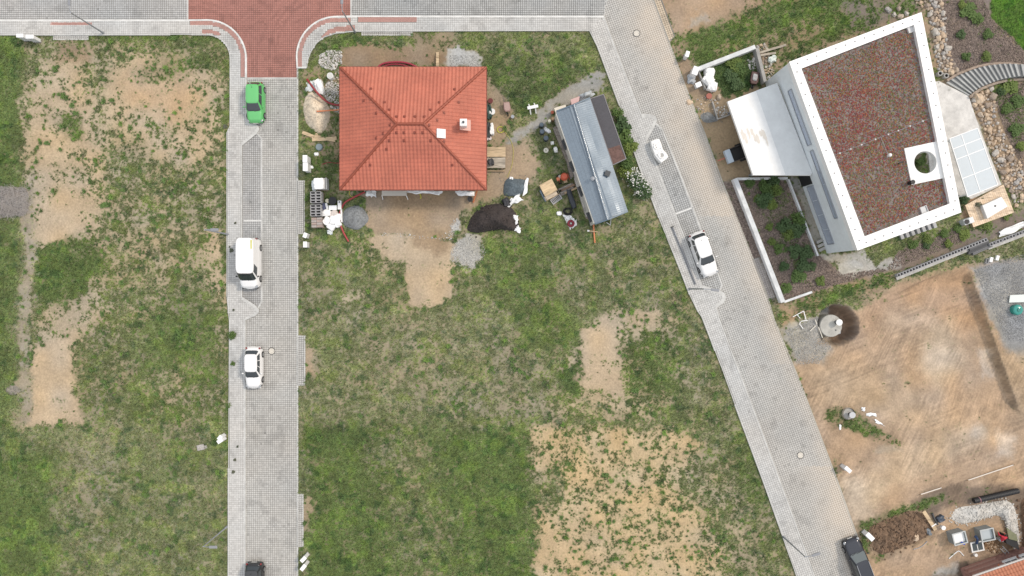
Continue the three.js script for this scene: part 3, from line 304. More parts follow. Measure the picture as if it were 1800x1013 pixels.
// a slope clad in profiled roof tiles: eave A-B, upper edge C-D (C above A's side), waves across and a step at every course
function tileSlope(A, B, C, D, { rib = .34, course = .37, wave = .052, step = .05, per = 6, lift = .02, buckle = 0 } = {}) {
  const L = A.distanceTo(B), e = B.clone().sub(A).normalize(), ca = C.clone().sub(A), uC = ca.dot(e), v = ca.clone().addScaledVector(e, -uC), vl = v.length(); v.normalize(); const uD = D.clone().sub(A).dot(e), n = e.clone().cross(v); if (n.y < 0) n.negate();
  const P = [], cols = Math.max(2, Math.round(L / rib * per)), rows = []; for (let k = 0; k * course < vl; k++) rows.push([k * course, step], [Math.min(vl, (k + 1) * course) - .004, 0]);
  const pt = (u, vv, h) => { const m = u < uC ? vl * u / Math.max(uC, 1e-6) : u > uD ? vl * (L - u) / Math.max(L - uD, 1e-6) : vl, q = Math.min(vv, m), w = Math.cos(u / rib * 6.2832); return A.clone().addScaledVector(e, u).addScaledVector(v, q).addScaledVector(n, lift + h + (buckle ? buckle * (fbm(u * .55 + 3, q * .8 + 7, 2) - .5) * 2 * Math.min(1, q) : 0) + wave * (.5 + .5 * w) * (w > 0 ? 1 : .85)); };
  for (let i = 0; i < cols; i++) for (let j = 0; j < rows.length - 1; j++) { const a = pt(i / cols * L, ...rows[j]), b = pt((i + 1) / cols * L, ...rows[j]), c = pt((i + 1) / cols * L, ...rows[j + 1]), d = pt(i / cols * L, ...rows[j + 1]); P.push(a.x, a.y, a.z, b.x, b.y, b.z, c.x, c.y, c.z, a.x, a.y, a.z, c.x, c.y, c.z, d.x, d.y, d.z); }
  const g = new THREE.BufferGeometry(); g.setAttribute('position', new THREE.Float32BufferAttribute(P, 3)); g.computeVertexNormals(); return { g, n, e, v };
}
function ridgeCaps(a, b, r = .13, len = .4) { const L = a.distanceTo(b), n = Math.max(1, Math.round(L / len)), G = []; for (let i = 0; i < n; i++) { const p = a.clone().lerp(b, i / n), q = a.clone().lerp(b, Math.min(1, (i + 1.08) / n)), g = new THREE.CylinderGeometry(r * .9, r * 1.08, p.distanceTo(q), 10), o = new THREE.Object3D(); g.rotateX(Math.PI / 2); o.position.copy(p).lerp(q, .5); o.lookAt(p); o.updateMatrix(); G.push(g.applyMatrix4(o.matrix)); } return G; }
const glassM = phys(.02, .025, .03, .08, { metalness: 0, clearcoat: 1 }), gWhite = grain(256, 5, 0.1, [[5, 1], [20, 0.7], [90, 0.6]]), whiteM = mat(.98, .98, .97, .75, { map: gWhite }), plasterM = mat(.85, .86, .86, .9, { map: gConc }), plasterCool = mat(.88, .94, .97, .9, { map: gWhite }), concM = mat(.42, .41, .39, .9, { map: gConc }), woodM = mat(.5, .37, .23, .8, { map: gWood }), paleWoodM = mat(.62, .47, .3, .8, { map: gWood }), greyWoodM = mat(.3, .265, .235, .9, { map: gWood }), blackM = mat(.018, .018, .02, .6), dgreyM = mat(.09, .095, .1, .7, { map: gFine }), steelM = mat(.42, .44, .46, .45, { metalness: .6 }), galvM = mat(.34, .36, .39, .5, { metalness: .3 });
function windowPart(parent, name, c, w, h, face, fm = whiteM) { // face: outward direction in plan; frame with a recessed pane and a sill
  const a = Math.atan2(face[0], face[1]), f = new THREE.Group(); const m = part(name, [box(w, .07, .09, 0, h / 2 - .035, 0), box(w, .07, .09, 0, -h / 2 + .035, 0), box(.07, h - .14, .09, w / 2 - .035, 0, 0), box(.07, h - .14, .09, -w / 2 + .035, 0, 0), box(.05, h - .14, .07, 0, 0, 0)], fm, parent); m.position.copy(c); m.rotation.y = a; part('pane', box(w - .14, h - .14, .02, 0, 0, -.01), glassM, m); part('sill', box(w + .1, .04, .22, 0, -h / 2 - .02, .08), fm, m); return m; }
{ // red-roofed house
  const t = thing('bungalow', 'bungalow with a red tiled hip roof beside the white block pallets', 'house'), eh = 3.1, rh = 5.4;
  const A = W(598, 119, eh), B = W(854, 119, eh), C = W(854, 333, eh), D = W(598, 333, eh), R0 = W(697, 218, rh), R1 = W(745, 218, rh);
  const gRoof = grain(512, 7, .3, [[5, 1], [18, .6], [60, .5], [150, .9]], [0, .06, .06]), red = mat(.56, .17, .108, .55, { map: gRoof }), redDark = mat(.27, .07, .045, .55, { map: gFine });
  const roof = new THREE.Group(); roof.name = 'roof'; t.add(roof);
  const sl = [[A, B, R0, R1], [B, C, R1, R1], [C, D, R1, R0], [D, A, R0, R0]].map(q => { const s = tileSlope(...q); part('tiled_slope', s.g, red, roof); return s; });
  for (const [a, b] of [[A, R0], [B, R1], [C, R1], [D, R0], [R0, R1]]) part('ridge_cap', ridgeCaps(a.clone().add(V3(0, .05, 0)), b.clone().add(V3(0, .06, 0))), mat(.36, .095, .055, .55, { map: gFine }), roof);
  part('gutter', strip([A, B, C, D].map((p, i) => [p.x + [-.05, .05, .05, -.05][i], p.z + [-.05, -.05, .05, .05][i]]), .12, eh - .1, eh + .015, true), redDark, t);
  const wall = [[A.x + .6, A.z + .6], [B.x - .6, B.z + .6], [C.x - .6, C.z - .6], [D.x + .6, D.z - .6]]; part('wall', prism(wall, -.1, eh - .06), mat(.6, .59, .57, .9, { map: gConc }), t); part('soffit', prism([A, B, C, D].map(p => [p.x, p.z]), eh - .06, eh), mat(.5, .38, .26, .8, { map: gWood }), t); part('plinth', strip([...wall], .08, -.1, .45, true), blackM, t);
  const zS = wall[2][1], xE = wall[1][0]; for (const [x, w] of [[-14.2, 1.6], [-10.8, 2.4], [-5.2, 1.6]]) windowPart(t, 'window', V3(x, 1.6, zS + .02), w, 1.4, [0, 1]); for (const z of [-18, -12.6]) windowPart(t, 'window', V3(xE + .02, 1.6, z), 1.3, 1.3, [1, 0]); windowPart(t, 'window', V3(wall[0][0] - .02, 1.6, -16.5), 1.3, 1.3, [-1, 0]); windowPart(t, 'window', V3(wall[0][0] - .02, 1.6, -12), 1.3, 1.3, [-1, 0]); const dr = part('door', rbox(1, 2.1, .08, -7.8, 1.2, zS + .03), mat(.12, .12, .13, .6), t); part('handle', box(.03, .2, .05, -7.45, 1.2, zS + .1), steelM, dr);
  const ch = part('chimney', box(.52, 1.3, .52, 0, .35, 0), whiteM, t); { const p = W(816, 220, 4.25); ch.position.copy(p); part('chimney_cap', rbox(.64, .1, .64, 0, 1.04, 0), whiteM, ch); part('flue', cyl(.1, .1, .16, 0, 1.08, 0), dgreyM, ch); part('flashing', mv(box(1.05, .025, 1), .1, .14, .02, 0, 0, -.385), mat(.62, .36, .3, .6), ch); }
  const sk = new THREE.Group(); { const p = W(775, 235, 4.92), n = sl[1].n; sk.name = 'skylight'; sk.position.copy(p); sk.rotation.z = -Math.atan2(n.x, n.y); part('frame', [box(.82, .14, .08, 0, .05, .37), box(.82, .14, .08, 0, .05, -.37), box(.08, .14, .66, .37, .05, 0), box(.08, .14, .66, -.37, .05, 0)], whiteM, sk); part('dome', rbox(.66, .1, .66, 0, .07, 0, 0, .04), mat(.85, .86, .86, .3), sk); t.add(sk); }
  const ventG = mergeGeometries([ready(mv(new THREE.CylinderGeometry(.05, .13, .1, 8, 1), 0, .1, 0)), ready(mv(new THREE.BoxGeometry(.2, .07, .24), 0, .07, 0))]);
  for (const [px, py, k] of [[652, 157, 0], [676, 181, 0], [684, 194, 0], [697, 206, 0], [711, 206, 0], [729, 206, 0], [746, 206, 0], [756, 194, 0], [772, 181, 0], [799, 158, 0], [806, 180, 1], [780, 199, 1], [768, 212, 1], [754, 220, 1], [780, 249, 1], [640, 178, 3], [662, 199, 3], [686, 220, 3], [662, 243, 3], [674, 235, 3], [685, 233, 2], [697, 233, 2], [710, 233, 2], [729, 233, 2], [743, 233, 2], [684, 247, 2], [710, 247, 2], [757, 247, 2], [680, 262, 2], [651, 290, 2], [795, 290, 2]]) { const s = sl[k], base = [A, B, C, D][k]; let h = 4; for (let i = 0; i < 6; i++) { const p = W(px, py, h); h = base.y - (s.n.x * (p.x - base.x) + s.n.z * (p.z - base.z)) / s.n.y; } const m = part('vent_tile', ventG.clone(), redDark, roof); m.position.copy(W(px, py, h)).add(V3(0, .02, 0)); m.rotation.set(Math.atan2(s.n.z, s.n.y), 0, -Math.atan2(s.n.x, s.n.y)); }
  noGrow.push({ p: [[612, 133], [842, 133], [842, 322], [612, 322]] });
}
{ // long shed with the blue metal roof and its dark flat annex
  const t = thing('garden_shed', 'long narrow shed with a shiny blue grey metal gable roof', 'shed'), eh = 2.6, rh = 3.06;
  const a = W(977.6, 196, eh), b = W(1046, 394, eh), c = W(1103.7, 372, eh), d = W(1037, 172.4, eh), r0 = W(1008.5, 184.5, rh), r1 = W(1068, 386.5, rh), blue = phys(.21, .265, .32, .34, { metalness: .2, clearcoat: .7, clearcoatRoughness: .12, map: gFine });
  part('roof_slope', tileSlope(a, b, r0, r1, { rib: .2, course: .34, wave: .007, step: .014, per: 5, buckle: .04 }).g, blue, t); part('roof_slope', tileSlope(c, d, r1, r0, { rib: .2, course: .34, wave: .007, step: .014, per: 5, buckle: .04 }).g, blue, t); part('ridge_cap', rod(r0.clone().add(V3(0, .02, 0)), r1.clone().add(V3(0, .02, 0)), .13, 12), blue, t);
  const up = (v, k) => v.clone().add(V3(0, k, 0)); for (const [p, q] of [[a, r0], [r0, d], [b, r1], [r1, c]]) part('verge_trim', bar(up(p, p === r0 || p === r1 ? .075 : .05), up(q, q === r0 || q === r1 ? .07 : .055), .12, .1), mat(.12, .17, .22, .5), t);
  const ax = b.clone().sub(a).normalize(), pr = d.clone().sub(a).normalize(), wp = [a.clone().addScaledVector(ax, .15).addScaledVector(pr, -.1), b.clone().addScaledVector(ax, -.1).addScaledVector(pr, -.1), c.clone().addScaledVector(ax, -.15).addScaledVector(pr, -.15), d.clone().addScaledVector(ax, .15).addScaledVector(pr, -.15)]; part('wall', prism(wp.map(p => [p.x, p.z]), -.05, eh - .02), mat(.72, .71, .66, .85, { map: gConc }), t);
  for (const [p, q, r] of [[a, d, r0], [b, c, r1]]) { const P = []; P.push(p.x, p.y - .03, p.z, q.x, q.y - .03, q.z, r.x, r.y - .03, r.z); const g = new THREE.BufferGeometry(); g.setAttribute('position', new THREE.Float32BufferAttribute(P, 3)); part('gable', g, mat(.72, .71, .66, .85), t); }
  for (const k of [2.9, 5.1, 7.6, 10.2]) windowPart(t, 'window', V3(0, 1.95, 0).add(wp[0].clone().setY(0)).addScaledVector(ax, k).addScaledVector(pr, -.02), .9, .75, [-pr.x, -pr.z], dgreyM);
  { const h = part('roof_hatch', rbox(.5, .12, .5), dgreyM, t); h.position.copy(W(1068, 305, 3.02)); h.rotation.y = -.33; const v = part('vent_cowl', [cyl(.12, .12, .35), cyl(.2, .04, .1, 0, .35, 0)], galvM, t); v.position.copy(W(1041, 315, 2.95)); }
  const x = thing('lean_to', 'flat dark brown felt roof of the annex joined to the blue shed', 'annex'), q = [[1037.5, 173.5], [1061, 166], [1100.5, 279], [1077.5, 290]], wq = wpoly(q, 2.3); part('flat_roof', prism(wq, 2.2, 2.3, [], .01), mat(.1, .097, .108, .85, { map: gFine }), x); part('roof_trim', strip(wq, .08, 2.12, 2.33, true), mat(.2, .19, .2, .6), x); const cq = wq.reduce((s, p) => [s[0] + p[0] / 4, s[1] + p[1] / 4], [0, 0]), iq = wq.map(p => [lerp(p[0], cq[0], .09), lerp(p[1], cq[1], .09)]); part('wall', prism(iq, -.05, 2.2), greyWoodM, x); const rp = part('rust_stain', flat(wpoly([[1067, 262], [1089, 255], [1100, 279], [1077.5, 289]], 2.3), 2.304), mat(.17, .1, .085, .9, { map: gSoil }), x); rp.userData.label = 'rust brown felt at the lower end';
  noGrow.push({ p: [[985, 198], [1060, 170], [1096, 278], [1098, 368], [1048, 388]] });
}
// white house with the planted flat roof
const houseTop = [[1388, 109], [1620, 22], [1690, 373], [1508, 440]];
{
  const t = thing('flat_roofed_house', 'white cubic house with a red sedum roof and a round roof opening', 'house'), ph = 6, sh = 5.62;
  const out = wpoly(houseTop, ph), inn = wpoly([[1408.5, 120], [1607.4, 42.6], [1670.5, 358.4], [1520, 416.5]], ph), white = mat(1, 1, .985, .7, { map: gWhite });
  const side = f => [lerp(out[1][0], out[2][0], f), lerp(out[1][1], out[2][1], f)], k = (p, q, f) => [lerp(p[0], q[0], f), lerp(p[1], q[1], f)];
  const slab = wpoly([[1590, 261], [1645, 249], [1660, 313], [1603, 325]], 5.75), hc = W(1627, 285.5, 5.75), hole = Array.from({ length: 40 }, (_, i) => [hc.x + Math.cos(i / 40 * 6.2832) * 1.0, hc.z + Math.sin(i / 40 * 6.2832) * 1.0]), holeBig = Array.from({ length: 40 }, (_, i) => [hc.x + Math.cos(i / 40 * 6.2832) * 1.01, hc.z + Math.sin(i / 40 * 6.2832) * 1.01]);
  const notchA = side(.60), notchB = side(.90), mid = k(out[0], out[3], .62), nA = k(notchA, k(out[0], out[3], .55), .42), nB = k(notchB, k(out[0], out[3], .9), .42);
  const ins = p => k(p, [(out[0][0] + out[2][0]) / 2, (out[0][1] + out[2][1]) / 2], .002);
  part('wall', prism([out[0], out[1], notchA, nA, nB, notchB, out[2], out[3]].map(ins), -.1, 5.3), plasterCool, t);
  part('roof_slab', prism(out.map(ins), 5.3, sh - .06, [holeBig]), white, t);
  part('parapet', prism(out, sh - .06, ph - .04, [inn]), white, t); part('parapet_cap', prism(out.map(p => k(p, hcMid(out), -.003)), ph - .04, ph, [inn.map(p => k(p, hcMid(out), .004))]), mat(.88, .88, .87, .5), t);
  function hcMid(p) { return [p.reduce((s, q) => s + q[0], 0) / p.length, p.reduce((s, q) => s + q[1], 0) / p.length]; }
  part('substrate', flat(inn, sh, [holeBig]), mat(.24, .205, .19, 1, { map: gSoil }), t);
  part('ring_slab', prism(slab, sh - .05, 5.75, [hole]), white, t); part('post', cyl(.09, .09, 5.4, notchA[0] - .35, -.05, notchA[1] + 1.2), white, t); part('post', cyl(.09, .09, 5.4, notchB[0] - .3, -.05, notchB[1] - 1), white, t);
  // sedum
  const L = [], mm = wpoly([[1408.5, 120], [1607.4, 42.6], [1670.5, 358.4], [1520, 416.5]], ph), b = bboxOf(mm), g0 = (() => { const G = []; for (let i = 0; i < 6; i++) { const g = new THREE.TetrahedronGeometry(rr(.022, .045)); g.rotateX(rnd() * 3); g.rotateY(rnd() * 6); G.push(ready(g.translate(rr(-.05, .05), rr(.01, .045), rr(-.05, .05)))); } return mergeGeometries(G); })();
  for (let z = b[1]; z < b[3]; z += .088) for (let x = b[0]; x < b[2]; x += .088) { const px = x + rr(-.05, .05), pz = z + rr(-.05, .05); if (!inPoly(mm, px, pz) || Math.hypot(px - hc.x, pz - hc.z) < 1.1 || inPoly(slab, px, pz)) continue; const e = -sdPoly(mm, px, pz); if (rnd() > .3 + .6 * fbm(px * .9, pz * .9, 3) + (e < .35 ? -.35 : 0)) continue; L.push([px, pz]); }
  const o = new THREE.InstancedMesh(g0, mat(1, 1, 1, .9), L.length), M = new THREE.Matrix4(), q = new THREE.Quaternion(), c = new THREE.Color(), pal = [[.36, .095, .08], [.28, .075, .068], [.4, .19, .075], [.27, .235, .075], [.24, .18, .155], [.15, .19, .06]]; o.name = 'sedum'; o.userData.kind = 'stuff';
  L.forEach(([x, z], i) => { const s = rr(.7, 1.4); M.compose(V3(x, sh, z), q.setFromAxisAngle(V3(0, 1, 0), rnd() * 6.28), V3(s, s, s)); o.setMatrixAt(i, M); const warm = fbm(x * .35 + 20, z * .35, 3) + .22 * sst(-24, -14, z) - .22, u = rnd(); const p = pal[u < warm ? (rnd() < .5 ? 0 : 1) : u < warm + .2 ? 2 : u < warm + .34 ? 3 : u < .88 ? 4 : 5], v = rr(.7, 1.35); c.setRGB(p[0] * v, p[1] * v, p[2] * v); o.setColorAt(i, c); }); t.add(o);
  // bolts along the cap
  const boltG = cyl(.065, .065, .025, 0, 0, 0, 8); for (let s = 0; s < 4; s++) { const p = k(out[s], inn[s], .42), r = k(out[(s + 1) % 4], inn[(s + 1) % 4], .42), n = [13, 16, 11, 16][s]; for (let i = 0; i < n; i++) { const z = k(p, r, (i + .35) / n), m = part('bolt', boltG.clone(), mat(.2, .2, .21, .5), t); m.position.set(z[0], ph - .002, z[1]); } }
  // lightning wire with its rod and supports
  const wy = sh + .14, wa = W(1467, 273, wy), wb = W(1641, 206, wy), wm = W(1549, 242, wy); part('lightning_wire', rod(wa, wb, .014, 6), galvM, t); part('lightning_wire', rod(wm, W(1561, 272, wy), .014, 6), galvM, t); for (const f of [.06, .17, .28, .42, .55, .65, .77, .9]) { const p = wa.clone().lerp(wb, f); const m = part('wire_support', [cyl(.075, .06, .1)], whiteM, t); m.position.set(p.x, sh, p.z); }
  { const m = part('roof_vent', [cyl(.11, .11, .25), mv(new THREE.SphereGeometry(.17, 14, 10), 0, .34, 0)], whiteM, t); const p = W(1561, 274, sh); m.position.copy(p); const m2 = part('roof_vent', [cyl(.17, .17, .6, 0, 0, 0, 18), cyl(.2, .2, .05, 0, .6, 0, 18)], blackM, t); m2.position.copy(W(1598, 322, sh)); const m3 = part('roof_vent', [rbox(.5, .16, .1, 0, .32, 0), cyl(.05, .05, .32)], blackM, t); m3.position.copy(W(1581, 287, sh)); m3.rotation.y = .3; }
  for (const [px, py] of [[1600, 52], [1623, 369]]) { const m = part('roof_drain', [box(.62, .2, .05, 0, .1, .28), box(.62, .2, .05, 0, .1, -.28), box(.05, .2, .51, .28, .1, 0), box(.05, .2, .51, -.28, .1, 0), box(.5, .03, .5, -.02, .1, 0)], mat(.6, .6, .6, .7), t); m.position.copy(W(px, py, sh)); m.rotation.y = .36; }
  // ribbon windows of the west wall, an entrance niche below
  const wA = out[0], wB = out[3], face = [wB[1] - wA[1], -(wB[0] - wA[0])]; const fl = Math.hypot(...face), F2 = [-face[0] / fl, -face[1] / fl]; const at = (f, y, o = .02) => V3(lerp(wA[0], wB[0], f) + F2[0] * o, y, lerp(wA[1], wB[1], f) + F2[1] * o), ang = Math.atan2(F2[0], F2[1]), len = Math.hypot(wB[0] - wA[0], wB[1] - wA[1]);
  const ribbon = (f0, f1, y, h, n) => { const m = part('window', [box(len * (f1 - f0), .06, .12, 0, h / 2, 0), box(len * (f1 - f0), .06, .12, 0, -h / 2, 0), box(.06, h - .06, .12, -len * (f1 - f0) / 2, 0, 0), box(.06, h - .06, .12, len * (f1 - f0) / 2, 0, 0)], galvM, t); m.position.copy(at((f0 + f1) / 2, y)); m.rotation.y = ang; const w = len * (f1 - f0) / n; for (let i = 0; i < n; i++) part('pane', box(w - .05, h - .08, .03, -len * (f1 - f0) / 2 + (i + .5) * w, 0, -.01), phys(.4, .46, .56, .18, { clearcoat: 1 }), m); };  // pane colour is lightened to hold a reflection of the sky
  ribbon(.12, .42, 4.3, .75, 3); ribbon(.45, .82, 4.3, .6, 2); ribbon(.62, .95, 1.6, 1.3, 4); { const m = part('door', box(1.3, 2.2, .06), blackM, t); m.position.copy(at(.575, 1.1, .02)); m.rotation.y = ang; }  // the dark of the entrance opening is painted as a flat black panel
  noGrow.push({ p: [[1350, 145], [1560, 65], [1620, 380], [1460, 440]] });
  // carport
  const cp = thing('carport', 'stained white flat carport roof against the sedum roofed house', 'carport'), ch = 2.9, quad = wpoly([[1279, 178.5], [1366, 146], [1428, 304], [1425, 308.5], [1324, 308]], ch); part('roof_slab', prism(quad, ch - .3, ch, [], .015), white, cp); const midA = wpoly([[1329, 159.5], [1366, 146], [1428, 304], [1425, 308], [1381, 307.5]], ch); part('membrane', prism(midA, ch + .001, ch + .02), mat(.78, .81, .82, .8, { map: gWhite }), cp); for (const p of [[1292, 186], [1330, 300]]) { const w = W(p[0], p[1], ch); part('post', box(.2, ch - .28, .2, w.x + .35, (ch - .3) / 2 - .02, w.z, -.35), galvM, cp); }
  const stainG = [], stain = (x, y, rx, ry, a) => { const p = ell(x, y, rx, ry, 16, a, .5); stainG.push(flat(wpoly(p, ch + .02), ch + .006 + stainG.length * .002)); }; for (let i = 0; i < 9; i++) stain(1306 + i * 5.2, 236 + Math.sin(i * 1.7) * 7 + i * .6, rr(1.5, 3.2), rr(5, 11), -.3); part('dirt_stain', stainG, mat(.84, .79, .72, .95, { map: gWhite }), cp);
}
{ // canopy, deck and terrace behind the white house
  const t = thing('terrace_slab', 'pale concrete terrace slab between the white house and curved steps', 'terrace'); part('slab', prism(wl([[1600, 150], [1650, 143], [1702, 169], [1722, 228], [1760, 326], [1708, 350], [1690, 348], [1634, 300], [1629, 248]]), -.1, .09, [], .01), mat(.74, .72, .69, .9, { map: gConc }), t);
  const g = thing('glass_canopy', 'glass roofed canopy with white frame behind the white house', 'canopy'), h = 2.6, c = [[1669, 244], [1718, 225.5], [1753.5, 325], [1701, 346]].map(p => W(...p, h)), at = (u, v) => c[0].clone().lerp(c[1], u).lerp(c[3].clone().lerp(c[2], u), v), fr = mat(.8, .8, .8, .5), vs = [0, .18, .36, .69, 1], us = [0, .42, 1];
  for (const v of vs) part('crossbar', bar(at(0, v), at(1, v), .07, .12), fr, g); for (const u of us) part('rafter', bar(at(u, 0).add(V3(0, .002, 0)), at(u, 1).add(V3(0, .002, 0)), .07, .124), fr, g); for (let i = 0; i < 4; i++) for (let j = 0; j < 2; j++) { const q = [at(us[j], vs[i]), at(us[j + 1], vs[i]), at(us[j + 1], vs[i + 1]), at(us[j], vs[i + 1])].map(p => [p.x, p.z]); part('pane', prism(q, h + .03, h + .042), phys(.74, .79, .82, .12, { transmission: .35, thickness: 0, ior: 1.5 }), g); }
  for (const [u, v] of [[.03, .03], [.97, .03], [.97, .97], [.03, .97]]) { const p = at(u, v); part('post', box(.09, h + .05, .09, p.x, h / 2 - .07, p.z, -.35), fr, g); }
  const d = thing('wooden_deck', 'pale timber deck carrying the white hot tub', 'deck'), dc = [[1697, 361], [1764.5, 324.5], [1783.4, 373.4], [1711.6, 399.5]].map(p => W(...p, .4)), da = (u, v) => dc[0].clone().lerp(dc[1], u).lerp(dc[3].clone().lerp(dc[2], u), v); const N = 22; for (let i = 0; i < N; i++) { const q = [da((i + .04) / N, 0), da((i + .96) / N, 0), da((i + .96) / N, 1), da((i + .04) / N, 1)].map(p => [p.x, p.z]); part('board', prism(q, .36, .4), i % 3 ? mat(.86, .68, .5, .75, { map: gWood }) : mat(.8, .62, .44, .75, { map: gWood }), d); } part('frame', strip(dc.map(p => [lerp(p.x, da(.5, .5).x, .03), lerp(p.z, da(.5, .5).z, .03)]), .1, -.05, .355, true), woodM, d);
  const tub = thing('hot_tub', 'white covered hot tub on the pale timber deck', 'hot tub'), tc = [[1727, 361.6], [1761, 346], [1772, 363], [1736, 384.5]].map(p => W(...p, .85)); part('shell', prism(tc.map(p => [p.x, p.z]), .4, .78, [], .03), mat(.6, .6, .6, .6), tub); part('cover', prism(tc.map(p => [p.x, p.z]), .785, .87, [], .03), mat(.82, .81, .8, .7), tub); const cc = tc[0].clone().lerp(tc[2], .5); part('valve', cyl(.09, .09, .03, cc.x, .868, cc.z), dgreyM, tub);
  const hp = thing('heat_pump', 'grey heat pump unit with a black fan beside the deck', 'heat pump', X(1694), 0, Z(390), .35); part('casing', rbox(.95, .75, .55, 0, .42, 0, 0, .03), mat(.5, .52, .53, .6), hp); part('lid', rbox(.45, .03, .57, .26, .81, 0), mat(.68, .7, .71, .5), hp); part('fan', [cyl(.23, .23, .03, -.22, .795, 0, 20)], blackM, hp); part('foot', box(.9, .07, .08, 0, .02, .18), dgreyM, hp); part('foot', box(.9, .07, .08, 0, .02, -.18), dgreyM, hp);
  // steps along the south wall
  const st = thing('concrete_steps', 'flight of seven grey block steps along the south parapet wall', 'steps'); for (let i = 0; i < 7; i++) { const p = W(1589 + i * 9.6, 411 - i * 3.3, .3 + i * .16); part('step', box(.3, .3 + i * .16, .75, p.x - .15, (.3 + i * .16) / 2 - .05, p.z + .15, .36), mat(.52, .52, .52, .9, { map: gConc }), st); }
}
{ // curved garden stair
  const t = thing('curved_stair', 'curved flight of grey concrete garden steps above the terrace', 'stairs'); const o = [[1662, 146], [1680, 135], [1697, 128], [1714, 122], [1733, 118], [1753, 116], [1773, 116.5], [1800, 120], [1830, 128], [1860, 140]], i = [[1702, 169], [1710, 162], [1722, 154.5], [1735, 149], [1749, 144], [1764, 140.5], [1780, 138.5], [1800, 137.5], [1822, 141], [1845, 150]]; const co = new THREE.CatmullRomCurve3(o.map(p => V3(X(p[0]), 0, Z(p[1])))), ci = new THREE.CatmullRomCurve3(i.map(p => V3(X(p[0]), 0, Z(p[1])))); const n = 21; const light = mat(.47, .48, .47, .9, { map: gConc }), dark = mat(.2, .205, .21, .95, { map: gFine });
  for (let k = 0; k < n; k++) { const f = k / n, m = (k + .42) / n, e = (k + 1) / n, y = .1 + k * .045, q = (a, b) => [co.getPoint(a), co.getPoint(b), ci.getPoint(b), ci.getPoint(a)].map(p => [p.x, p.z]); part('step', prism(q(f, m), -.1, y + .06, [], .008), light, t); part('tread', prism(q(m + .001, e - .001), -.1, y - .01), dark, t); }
  part('stringer', strip(o.map(p => [X(p[0]), Z(p[1]) - .16]), .22, -.1, .35), mat(.38, .3, .24, .95, { map: gSoil }), t); part('stringer', strip(i.map(p => [X(p[0]) + .04, Z(p[1]) + .16]), .24, -.1, .3), mat(.38, .31, .25, .95, { map: gSoil }), t);
}
{ // garden walls
  const wall = (label, pts, w, h, m = plasterM, cap = true) => { const t = thing('garden_wall', label, 'wall'); const q = wpoly(pts, h); part('wall', strip(q, w, -.2, h - .03), m, t); if (cap) part('coping', strip(q, w + .05, h - .03, h), mat(.74, .76, .77, .7, { map: gConc }), t); };
  wall('long white retaining wall between the mulch bed and the diagonal street', [[1292.5, 314], [1377, 531.5]], .38, .75); wall('short white wall closing the lower end of the mulch bed', [[1379, 531], [1428, 513.5]], .16, .45); wall('white wall along the top of the mulch bed below the carport', [[1296, 314.5], [1385, 313.5]], .18, .5); wall('thin white kerb wall beside the passage under the ribbon windows', [[1386.5, 315], [1438.5, 450]], .11, .5);
  wall('bright white garden wall on the uphill side of the small planted yard', [[1228, 121], [1328, 82]], .34, .9, whiteM); wall('grey concrete wall joining the planted yard to the white house', [[1331, 84], [1346, 144]], .3, .9, concM, false); wall('low grey edging wall behind the white sacks', [[1229, 126], [1241, 156]], .12, .5, concM, false); wall('grey edging corner beside the rubble at the street', [[1253, 178], [1262, 209], [1284, 201]], .11, .35, concM, false);
  const s = thing('garden_steps', 'three grey steps at the end of the passage by the white house', 'steps'); for (let k = 0; k < 3; k++) part('step', strip(wl([[1434 + k * 2.6, 427 + k * 7], [1447 + k * 2.4, 421 + k * 7]]), .28, -.1, .3 - k * .09), concM, s);
}
